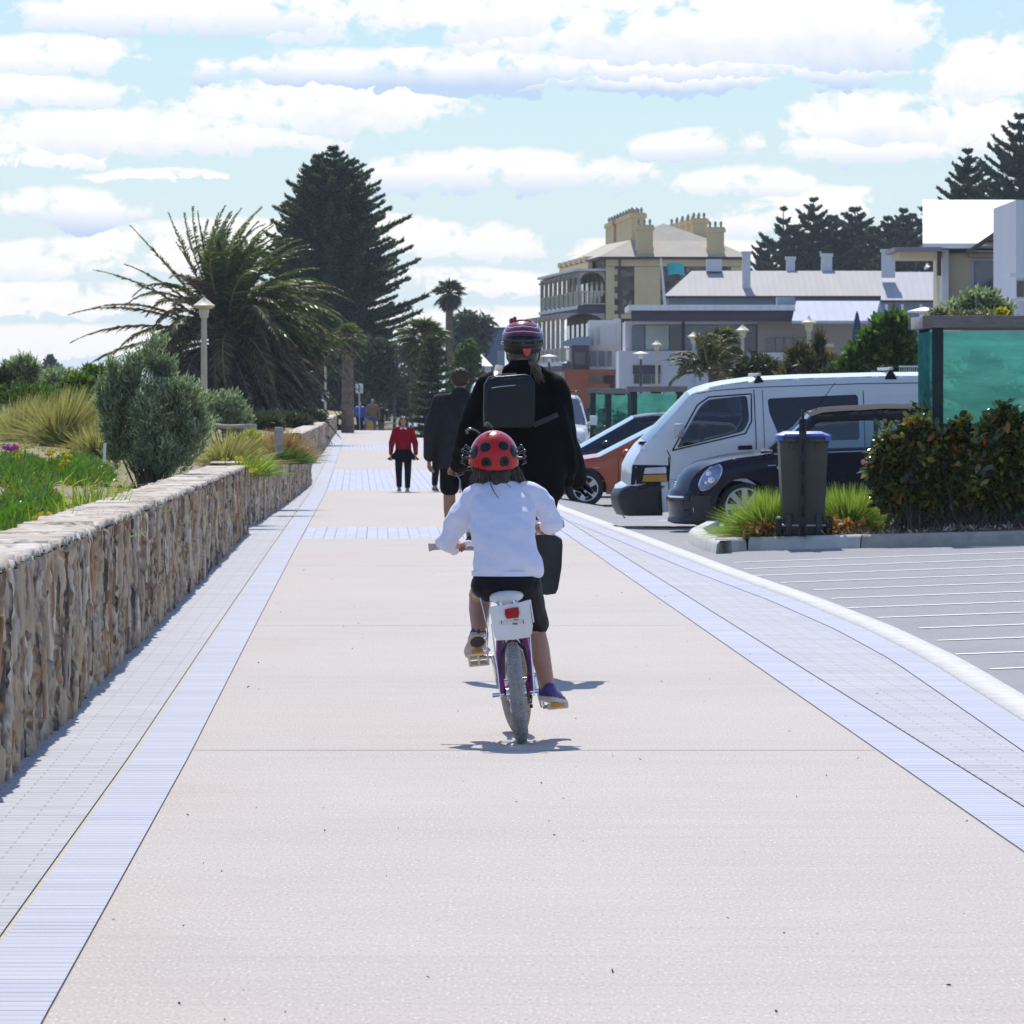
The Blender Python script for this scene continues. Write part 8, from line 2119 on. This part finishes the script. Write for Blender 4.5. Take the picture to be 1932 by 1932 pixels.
# ================================================================ buildings
mcream = mat('cream_render', (.68,.54,.30), .9, var=.08, vscale=.8); mcream2 = mat('pale_cream_render', (.68,.57,.39), .9, var=.05, vscale=.8)
def rubble(q, v, c):
    vo = q.n.new('ShaderNodeTexVoronoi'); vo.inputs['Scale'].default_value = 2.6; q.l.new(v, vo.inputs['Vector'])
    return q.mix(.9, c, q.ramp(vo.outputs['Color'], [(.0,(.05,.042,.04)),(.5,(.15,.12,.095)),(1,(.32,.27,.21))]))
mrub = gmat('rubble_stone', (.15,.13,.11), (.24,.20,.17), 2.0, bump=.02, extra=rubble)
def corr(name, c, sc=3.2, amp=.006, axis=0):
    m = bpy.data.materials.new(name); t, n, l = nt(m); q = NG(t); b = n['Principled BSDF']; v = q.obj()
    s = q.node('ShaderNodeSeparateXYZ', {0: v}); w_ = q.math('SINE', q.math('MULTIPLY', s.outputs[axis], sc*6.28))
    cc = q.mix(q.ramp(q.noise(.7, 5, .6, q.scaled(v, (2.2,.4,.4))), [(.3,0),(.7,.6)]), c, tuple(x*.80 for x in c))
    cc = q.mix(q.ramp(w_, [(.0,.0),(.5,0),(1,.14)]), cc, tuple(x*.55 for x in c))
    l.new(cc, b.inputs['Base Color']); b.inputs['Roughness'].default_value = .75; b.inputs['Specular IOR Level'].default_value = .2; b.inputs['Metallic'].default_value = .0
    l.new(q.node('ShaderNodeBump', {'Strength': .6, 'Distance': amp, 'Height': w_}).outputs[0], b.inputs['Normal'])
    return m
mroof_g = corr('grey_iron_roof', (.44,.42,.405)); mroof_w = corr('white_iron_roof', (.80,.80,.80), 2.5); mroof_b = corr('pale_blue_roof', (.50,.53,.62), 2.5); mroof_c = mat('cream_iron_roof', (.47,.43,.36), .8, spec=.2, var=.08, vscale=1)
mdarkg = mat('dark_glazing', (.022,.030,.045), .08, var=.3, vscale=.6, spec=.8); mblueg = mat('blue_glazing', (.05,.09,.15), .08, var=.4, vscale=.5, spec=.9); mpaleg = mat('pale_blind', (.46,.52,.47), .3, var=.2, vscale=.5)
mpurp_ = mat('plum_fascia', (.075,.058,.085), .7, var=.1, vscale=1); mwhw = mat('white_wall', (.62,.61,.63), .9, var=.05, vscale=.7); mtaupe = mat('taupe_wall', (.36,.31,.26), .9, var=.06, vscale=.8); mbluew = mat('bluegrey_wall', (.22,.29,.38), .8, var=.06, vscale=.8)
mbrown = mat('brown_beam', (.085,.055,.05), .8, var=.15); mbrick = mat('orange_brick', (.32,.10,.045), .9, var=.15, vscale=1.2); mwhtrim = mat('white_trim', (.70,.70,.70), .7, var=.04, vscale=1)
def bxp(b, x0, x1, y0, y1, D, dep):
    return b.bb(XP(x0,D), XP(x1,D), D, D+dep, ZP(y1,D), ZP(y0,D))
def part(root, name, m, rects, bevel=0):
    b = MB()
    for r in rects: bxp(b, *r)
    return b.build(name, m, root, bevel=bevel)
# ---- hotel
O = Vector((XP(1145,400), 400, 0)); ex = Vector((.997,.078,0)); ey = Vector((-.078,.997,0))
MH = Matrix((ex, ey, Vector((0,0,1)))).transposed(); ka = 400/F
hotel = thing('hotel', 'tall cream and stone hotel with balustraded verandas down its left side and many chimneys', 'hotel', O)
def hb_(b, a0, a1, b0, b1, z0, z1):
    c = O + MH @ Vector(((a0+a1)/2, (b0+b1)/2, (z0+z1)/2)); return b.box(c, (abs(a1-a0), abs(b1-b0), abs(z1-z0)), MH)
def hpart(name, m, boxes, parent=None, bevel=0):
    b = MB()
    for x in boxes: hb_(b, *x)
    return b.build(name, m, parent or hotel, bevel=bevel)
HW = 255*ka; ze = 10.9
hpart('wall', mrub, [(0,HW,0,31,-.4,ze)])
hpart('pilaster', mcream, [(52*ka,101*ka,-.14,0,-.4,ze-.55)]); hpart('pilaster', mcream, [(190*ka,215*ka,-.14,0,-.4,ze-.55)])
hpart('quoins', mcream, [(-.05,.50,-.12,.5,-.4,ze-.55)] + [(.50,.72,-.10,0,z,z+.36) for z in np.arange(.2,10,.8)])
hpart('quoins', mcream, [(HW-.7,HW+.05,-.12,.5,-.4,ze-.55)])
hpart('frieze', mcream, [(-.06,HW+.06,-.16,0.0,ze-.52,ze-.06)]); hpart('string_course', mcream, [(-.06,2.0,-.20,-.145,6.85,7.15)])
hpart('eaves', mbrown, [(-.55,HW+.55,-.55,31,ze-.04,ze+.10)])
hpart('downpipe', mat('plum_pipe', (.10,.06,.07), .6, var=0), [(.78,.92,-.24,-.13,4,ze-.1)])
b = MB(); pk = ZP(421,404); zz = ze+.11
vs = [O+MH@Vector(v) for v in ((-.6,-.6,zz),(HW+.6,-.6,zz),(HW+.6,31,zz),(-.6,31,zz),(1.7,2.1,zz+1.15),(HW-1.6,2.1,zz+1.15),(120*ka,4.4,pk),(120*ka,27,pk),(1.7,29,zz+1.15),(HW-1.6,29,zz+1.15))]
b.add(vs, [(0,1,5,4),(4,5,6),(1,2,9,5),(5,9,7,6),(2,3,8,9),(9,8,7),(3,0,4,8),(8,4,6,7),(3,2,1,0)]); b.build('roof', mroof_c, hotel)
def chimney(a, bb_, w, d, z0, z1, parts=True, m=mcream):
    o = hpart('chimney', m, [(a-w/2,a+w/2,bb_-d/2,bb_+d/2,z0,z1-.35),(a-w/2-.10,a+w/2+.10,bb_-d/2-.10,bb_+d/2+.10,z1-.348,z1-.10),(a-w/2-.04,a+w/2+.04,bb_-d/2-.04,bb_+d/2+.04,z1-.098,z1),(a-w/2-.06,a+w/2+.06,bb_-d/2-.06,bb_+d/2+.06,z0+.55,z0+.75)])
    b = MB()
    for s_ in (-.35,0,.35):
        c = O+MH@Vector((a+s_*w,bb_,z1)); b.lathe([(.09,0),(.07,.12),(.11,.2),(.08,.34),(.02,.42)], c, (0,0,1), 8)
    b.build('chimney_pots', mat('grey_pot', (.32,.29,.25), .8, var=.1), o, True)
chimney(72*ka,.35,30*ka,1.0,ze-.02,ZP(424,400)); chimney(207*ka,.35,30*ka,1.0,ze-.02,ZP(428,400))
for i in range(9):
    chimney(66*ka+(.08*i), 3.4+i*2.9, 26*ka, 2.6, ze, 14.05, m=mcream if i not in (5,) else mat('terracotta_render', (.36,.20,.13), .9, var=.1))
for i in range(5): chimney(190*ka, 5.0+i*3.6, 28*ka, 1.6, ze, 13.75)
# verandas along the sea side
vz = [(-.3,3.3),(3.9,7.2),(7.75,10.0)]
hpart('veranda_roof', mat('pale_veranda_iron', (.62,.60,.62), .5, var=.1, vscale=1), [(-2.15,0.0,.2,31,10.06,10.22)])
hpart('deck', mpurp_, [(-1.95,0.0,.35,31,7.22,7.70)]); hpart('deck', mpurp_, [(-3.0,0.0,.35,31,3.36,3.85)])
hpart('deck_edge', mwhtrim, [(-2.05,-1.955,.3,31,7.50,7.72)]); hpart('deck_edge', mwhtrim, [(-3.15,-3.005,.3,31,3.66,3.90)])
hpart('parapet', mcream, [(-.55,-.25,8,31,10.24,10.9)]+[(-.7,-.1,y,y+1.6,10.9,11.25) for y in range(9,30,4)])
mcol = mat('stone_column', (.42,.38,.33), .8, var=.1)
for i in range(9):
    y = .6+i*3.72
    for (za, zc), xa in zip(vz, (-2.95,-2.95,-1.85)):
        o = hpart('column', mcol, [(xa-.12,xa+.12,y-.12,y+.12,za,zc),(xa-.22,xa+.22,y-.22,y+.22,zc-.35,zc-.20)])
    if i < 8:
        for (za, zc), xa in zip(vz, (-2.95,-2.95,-1.85)):
            b = MB()                                   # curved brackets making each bay an arch
            n = 10; prof = [(0,0)]+[(3.5*t_, -.0) for t_ in (1.0,)]
            arc = [(1.75-1.75*math.cos(PI*t_/n), -1.05+1.05*math.sin(PI*t_/n)) for t_ in range(n+1)]
            poly = [(0,0),(3.5,0)] + arc[::-1]
            b.prism(poly, .12, O+MH@Vector((xa,y+.12,zc)), ey, Vector((0,0,1))); b.build('arch', mcol, hotel)
            if za > 0: hpart('balustrade', mat('cream_balustrade', (.52,.48,.36), .8, var=.1), [(xa-.05,xa+.05,y+.15,y+3.6,za+.85,za+.97),(xa-.05,xa+.05,y+.15,y+3.6,za+.06,za+.14)]+[(xa-.035,xa+.035,y+.2+k_*.3,y+.36+k_*.3,za+.14,za+.85) for k_ in range(11)])
for (za, zc), xa in zip(vz[1:], (-2.95,-1.85)):         # the veranda's end, facing us
    hpart('balustrade', MATS['cream_balustrade'], [(xa,-.06,.36,.31,za+.85,za+.97),(xa,-.06,.36,.31,za+.06,za+.14)]+[(xa+.1+k_*.30,xa+.24+k_*.30,.37,.43,za+.14,za+.85) for k_ in range(int((-xa-.2)/.3))])
    b = MB(); w_ = -xa-.1; arc = [(w_/2-w_/2*math.cos(PI*t_/10), -.8+.8*math.sin(PI*t_/10)) for t_ in range(11)]
    b.prism([(0,0),(w_,0)]+arc[::-1], .10, O+MH@Vector((xa,.4,zc)), ex, Vector((0,0,1))); b.build('arch', mcol, hotel)
for za, zc in vz:
    for i in range(8): hpart('window', mdarkg, [(-.06,0.0,2.0+i*3.72,3.9+i*3.72,za+.3,zc-.5)])
# ---- low grey-roofed house with chimneys
DH = 305; house = thing('house', 'long low house with a grey corrugated roof and white chimneys before the hotel', 'house', (XP(1460,DH),DH,0))
part(house, 'wall', mbluew, [(1262,1662,562,760,DH,9)]); part(house, 'wall', mbluew, [(1668,1776,567,760,DH-8,9)])
def roofp(root, name, m, pts):                         # polygon roof planes given as list of faces of (px,py,D)
    b = MB()
    for f_ in pts: b.add([P(*v) for v in f_], [tuple(range(len(f_)))])
    return b.build(name, m, root, fix=False)
Dr_ = DH+4.6
def P3(x, y, D): return P(x, y, D)
zE, zR = ZP(558,DH-.5), ZP(511,Dr_)
def V3(px, D, z): return Vector((XP(px,D), D, z))
b = MB()
vs = [V3(1253,DH-.5,zE), V3(1668,DH-.5,zE), V3(1668,DH+9.6,zE), V3(1253,DH+9.6,zE), V3(1305,Dr_,zR), V3(1668,Dr_,zR)]
vs += [v-Vector((0,0,.16)) for v in vs[:4]]
b.add(vs, [(0,1,5,4),(1,2,5),(2,3,4,5),(3,0,4),(0,6,7,1),(1,7,8,2),(2,8,9,3),(3,9,6,0),(6,9,8,7)]); b.build('roof', mroof_g, house)
b = MB(); zE2, zR2 = ZP(566,DH-8.5), ZP(513,DH-4)
vs = [V3(1662,DH-8.5,zE2), V3(1782,DH-8.5,zE2), V3(1782,DH+1,zE2), V3(1662,DH+1,zE2), V3(1662,DH-4,zR2), V3(1782,DH-4,zR2)]; vs += [v-Vector((0,0,.16)) for v in vs[:4]]
b.add(vs, [(0,1,5,4),(1,2,5),(2,3,4,5),(3,0,4),(0,6,7,1),(1,7,8,2),(2,8,9,3),(3,9,6,0),(6,9,8,7)]); b.build('roof', corr('silver_iron_roof', (.47,.47,.50), 2.8), house)
mchw = mat('white_chimney', (.60,.62,.66), .9, var=.05)
for (x0, x1, y0, y1, dd) in ((1401,1416,474,556,1.0),(1484,1500,484,514,5.0),(1550,1570,478,514,5.0),(1664,1689,470,524,-6.0)):
    o = part(house, 'chimney', mchw, [(x0,x1,y0+6,y1,DH+dd,.5),(x0-2,x1+2,y0,y0+5.8,DH+dd-.06,.62)])
part(house, 'gutter', mbrown, [(1253,1668,559,563,DH-.62,.10),(1662,1782,567,571,DH-8.62,.10)]); part(house, 'roof_vent', mchw, [(1333,1362,489,512,DH+4,.8)])
part(house, 'veranda_posts', mwhtrim, [(x,x+5,574,640,DH-9,.15) for x in (1670,1700,1735,1768)])
# ---- pub with glass front
DP_ = 262; pub = thing('pub', 'seafront pub with wide glass front, plum fascia and white lower walls', 'pub', (XP(1320,DP_),DP_,0))
part(pub, 'wall', mwhw, [(1168,1400,662,770,DP_,8)]); part(pub, 'wall', mtaupe, [(1430,1646,606,768,DP_-.6,9)]); part(pub, 'wall', mwhw, [(1180,1431,606,662.2,DP_+.6,7)])
part(pub, 'fascia', mpurp_, [(1192,1500,586,605.5,DP_-1.6,1.5)]); part(pub, 'roof_slab', mroof_w, [(1186,1500,575,585.6,DP_-1.8,9)])
part(pub, 'soffit_band', mwhtrim, [(1196,1431,606,612,DP_+.30,.28)])
for x0, x1, m_ in ((1192,1216,mblueg),(1218,1262,mpaleg),(1264,1286,mdarkg),(1292,1330,mblueg),(1332,1372,mblueg),(1374,1428,mblueg)):
    part(pub, 'window', m_, [(x0,x1,614,660,DP_+.42,.17)])
part(pub, 'column', mpurp_, [(1286.5,1291.5,606,661,DP_+.25,.3)])
part(pub, 'garage_door', mpurp_, [(1194,1246,689,706,DP_-.06,.05)])
for x0, x1 in ((1196,1211),(1213,1228),(1230,1245)): part(pub, 'window', mdarkg, [(x0,x1,707,724,DP_-.06,.05)])
for x0, x1 in ((1446,1462),(1464,1478),(1480,1494),(1500,1520)): part(pub, 'window', mblueg, [(x0,x1,637,664,DP_-.68,.07)])
part(pub, 'balcony_wall', mwhtrim, [(1440,1532,665,682,DP_-.9,.29)]); part(pub, 'window_post', mdarkg, [(1478.5,1479.8,632,690,DP_-1.0,.08)]); part(pub, 'window_post', mdarkg, [(1494.8,1496.4,632,690,DP_-1.0,.08)])
b = MB(); z0_, z1_ = ZP(605,DP_-4), ZP(567,DP_-1)
vs = [V3(1494,DP_-4,z0_), V3(1650,DP_-4,z0_), V3(1660,DP_,z1_), V3(1502,DP_,z1_)]; vs += [v-Vector((0,0,.12)) for v in vs]
b.add(vs, [(0,1,2,3),(4,7,6,5),(0,4,5,1),(1,5,6,2),(2,6,7,3),(3,7,4,0)]); b.build('awning', mroof_b, pub)
part(pub, 'roof_plant', mbluew, [(1466,1500,560,575,DP_+3,1.0)])
um = thing('parasol', 'folded navy parasol on the terrace beside the pub', 'parasol', (XP(1617,205),205,0)); b = MB(); b.lathe([(.03,0),(.18,.1),(.15,.6),(.05,1.1),(.01,1.2)], P(1617,652,205), (0,0,1), 10); b.build('canopy', mat('navy_cloth', (.03,.05,.13), .8, var=.1), um, True); b = MB(); b.cyl((XP(1617,205),205,-.3), P(1617,652,205), .03, n=8); b.build('pole', STEEL, um)
pb = thing('gate_pillar', 'orange-yellow rendered pillar with a pale cap beside the brown bush', 'pillar', (XP(1557,200),200,-.2)); part(pb, 'shaft', mat('ochre_render', (.48,.30,.09), .9, var=.08), [(1545,1569,655,770,200,.5)]); part(pb, 'cap', mat('pale_slab', (1,1,1)), [(1541,1573,648,654.8,199.9,.7)])
# ---- white stepped balcony block and neighbours
DW = 285; wbk = thing('apartment_block', 'white block with a stepped balcony front between the hotel and the pub', 'apartment block', (XP(1140,DW),DW,0))
part(wbk, 'wall', mwhw, [(1112,1172,604,770,DW,7)])
for x0, x1, y0, y1, d_ in ((1110,1119.5,619,655,-.9),(1120,1131.5,616,652,-1.2),(1132,1158,611,650,-1.5),(1158.5,1171,601,648,-1.0)): part(wbk, 'balcony_panel', mat('pale_panel', (.66,.66,.63), .8, var=.04), [(x0,x1,y0,y1,DW+d_,.5)])
for x0, x1 in ((1114,1126),(1130,1142),(1146,1154)): part(wbk, 'window', mblueg, [(x0,x1,662,694,DW-.06,.05)])
part(wbk, 'balcony_wall', mwhtrim, [(1110,1165,692,699,DW-.9,.25)])
DOB = 282; br = thing('shop', 'orange brick shopfront under a curved blue-grey roof beside the woman', 'shop', (XP(1110,DOB),DOB,0))
part(br, 'wall', mbrick, [(1066,1111,697,770,DOB-2,5)]); part(br, 'beam', mbrick, [(1110.5,1166,697,706,DOB-2.1,2)]); part(br, 'beam', mbrick, [(1110.5,1150,724,734,DOB-2.1,2)]); part(br, 'back_wall', mat('buff_tiles', (.42,.38,.33), .8, var=.2, vscale=1), [(1110,1166,700,770,DOB+.4,.5)])
part(br, 'doorway', mbrown, [(1141,1160,708,770,DOB+.3,.08)]); part(br, 'upper_wall', mpurp_, [(1080,1112,650,697,DOB-1.6,5)])
part(br, 'window', mdarkg, [(1084,1104,664,688,DOB-1.66,.05)])
b = MB(); n = 10; prof_ = [(-1.35,0)]+[(-1.35*math.cos(t_*PI/2/n)*1.0, .42*math.sin(t_*PI/2/n)) for t_ in range(n+1)]+[(.05,0)]
b.prism(prof_+[], 5.0, (XP(1112,DOB), DOB+.8, ZP(652,DOB)), (1,0,0), (0,0,1)); b.build('roof', mat('bluegrey_dome', (.20,.25,.33), .4, var=.1), br)
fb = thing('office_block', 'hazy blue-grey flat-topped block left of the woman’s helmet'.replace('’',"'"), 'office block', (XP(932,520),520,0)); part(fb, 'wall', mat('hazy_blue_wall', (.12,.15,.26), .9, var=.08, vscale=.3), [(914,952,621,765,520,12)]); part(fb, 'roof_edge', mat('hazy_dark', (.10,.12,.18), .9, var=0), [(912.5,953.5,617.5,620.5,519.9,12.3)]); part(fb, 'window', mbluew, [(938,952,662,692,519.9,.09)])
fb2 = thing('pavilion', 'white-roofed pavilion low behind the woman’s left shoulder'.replace('’',"'"), 'pavilion', (XP(900,400),400,0)); part(fb2, 'wall', mwhw, [(893,926,690,770,400,5)]); b = MB(); c = P(908,668,402); b.add([c]+[V3(x,d,ZP(691,400)) for x,d in ((889,399),(930,399),(930,406),(889,406))], [(0,1,2),(0,2,3),(0,3,4),(0,4,1)]); b.build('roof', mwhtrim, fb2)
# ---- cream house with the white roof at the right
DR = 190; rh = thing('house', 'cream modern house with a big white sloping roof at the right edge', 'house', (XP(1850,DR),DR,0))
part(rh, 'wall', mcream2, [(1790,1833,474,760,DR,7)]); part(rh, 'wall_fin', mat('bright_white_render', (.78,.77,.73), .9, var=.03), [(1778,1789.8,471,566,DR-.5,1.2)])
part(rh, 'wall', mcream2, [(1833.2,1900,478,760,DR+.25,6)]); part(rh, 'window_frame', mat('lilac_frame', (.50,.52,.62), .6, var=.03), [(1832,1903,487,492.5,DR-.02,.2),(1832,1838,493,560,DR-.02,.2)])
part(rh, 'window', mat('slate_glazing', (.10,.15,.19), .12, var=.15, vscale=.8, spec=.7), [(1839,1900,493,560,DR+.13,.1)]); part(rh, 'lintel', mat('ochre_lintel', (.48,.36,.20), .9, var=.05), [(1828,1904,478.5,486,DR-.3,.5)])
b = MB(); z0_, z1_ = ZP(459,DR-1), ZP(377,DR+6.5)
vs = [V3(1741,DR-1,z0_), V3(1925,DR-1,z0_), V3(1925*.999+1,DR+6.5,z1_), V3(1741,DR+6.5,z1_)]; vs += [v-Vector((0,.05,.16)) for v in vs]
b.add(vs, [(0,1,2,3),(4,7,6,5),(0,4,5,1),(1,5,6,2),(2,6,7,3),(3,7,4,0)]); b.build('roof', mat('glaring_white_roof', (.86,.86,.86), .35, var=.02), rh)
part(rh, 'soffit', mat('ochre_soffit', (.27,.19,.11), .9, var=.1), [(1745,1846,461.5,470,DR-.6,7)]); part(rh, 'beam', mbrown, [(1778,1850,470.5,476,DR-.4,.5)])
part(rh, 'porch_roof', mat('plum_roof', (.26,.21,.25), .7, var=.1), [(1688,1778,466,474,DR-1.4,5)]); part(rh, 'porch_soffit', mcream2, [(1696,1776,474.5,487,DR-.9,4)]); part(rh, 'porch_post', mbrown, [(1769,1776,470,520,DR-1.0,.3)])
part(rh, 'wall_band', mat('slate_band', (.16,.18,.28), .7, var=0), [(1791,1828,470.5,478,DR-.2,.18)])
b = MB()                                               # slatted gable
tri = [(0,0),(72,0),(72,52)]
kk = (DR-1.2)/F
for i in range(6):
    y_ = 476-i*7.6; xl_ = 1829+(476-y_)*1.36
    if xl_ < 1896: bxp(b, xl_, 1898, y_-3.6, y_, DR-1.2, .12)
b.build('gable_slats', mat('grey_slats', (.33,.30,.26), .8, var=.1), rh)
b = MB(); b.bar(P(1824,478,DR-1.3), P(1901,425,DR-1.3), .16, .14); b.build('barge_board', mat('tile_dark', (.10,.085,.075), .9, var=.2), rh); part(rh, 'gable_back', mbrown, [(1842,1899,440,477,DR-1.05,.1)]) if False else None
b = MB(); b.add([P(1830,477,DR-1.0), P(1899,477,DR-1.0), P(1899,430,DR-1.0), P(1830,477,DR-.9), P(1899,477,DR-.9), P(1899,430,DR-.9)], [(0,1,2),(5,4,3),(0,3,4,1),(1,4,5,2),(2,5,3,0)]); b.build('gable_back', mbrown, rh)
part(rh, 'pier', mat('grey_render', (.30,.28,.26), .9, var=.06), [(1898.5,1915,394,700,DR-2.2,1.2)])
b = MB(); b.add([P(1790,590,DR-3), P(1898,520,DR-3), P(1898,534,DR-3), P(1800,598,DR-3), P(1790,590,DR+1), P(1898,520,DR+1), P(1898,534,DR+1), P(1800,598,DR+1)], [(0,1,2,3),(7,6,5,4),(0,4,5,1),(1,5,6,2),(2,6,7,3),(3,7,4,0)]); b.build('stair_roof', mat('slate_dark', (.05,.06,.09), .8, var=.1), rh)
wr2 = thing('house', 'white clad house cut by the right edge of the picture', 'house', (XP(1945,170),170,0)); part(wr2, 'wall', corr('white_cladding', (.66,.68,.72), 2.2), [(1917,2080,377,760,170,8)]); part(wr2, 'eave', mwhtrim, [(1905,1990,515,521,167,1.0)]); part(wr2, 'window', mdarkg, [(1919,1932,530,560,169.9,.08)]); part(wr2, 'awning', mwhtrim, [(1911,1940,563,568,168,1.5)])
# garden terrace the right-hand shrubs grow on
gt_ = thing('garden_terrace', 'pale rendered terrace wall behind the near tree guard', 'wall', (XP(1850,112),112,0)); part(gt_, 'terrace', mtaupe, [(1812,2150,606,765,96,8)])
rl_ = thing('railing', 'low white railing left of the near tree guard', 'railing', (XP(1715,128),128,0))
part(rl_, 'top_rail', mwhtrim, [(1696,1745,690,692.5,126,.06)]); part(rl_, 'mid_rail', mwhtrim, [(1696,1745,706,708,126,.06)])
part(rl_, 'bars', mat('grey_bar', (.5,.52,.55), .5, var=0), [(x,x+1.2,692,760,126.01,.03) for x in range(1697,1745,4)])
b = MB(); b.bar((XP(1655,99),99,ZP(680,99)-.3),(XP(1734,97),97,ZP(672,97)),.04,.04) 
# ================================================================ sea air
hm_ = bpy.data.materials.new('sea_haze'); t_, n_, l_ = nt(hm_); n_.remove(n_['Principled BSDF'])
pv = n_.new('ShaderNodeVolumePrincipled'); pv.inputs['Color'].default_value = (.80,.88,1.0,1); pv.inputs['Density'].default_value = .00012; pv.inputs['Anisotropy'].default_value = .2
l_.new(pv.outputs[0], n_['Material Output'].inputs['Volume'])
b = MB(); b.bb(-1320,1320,-170,2620,-1.4,22); tag(b.build('haze', hm_), 'thin pale sea haze', kind='stuff'); del bpy.data.objects['haze']['label']
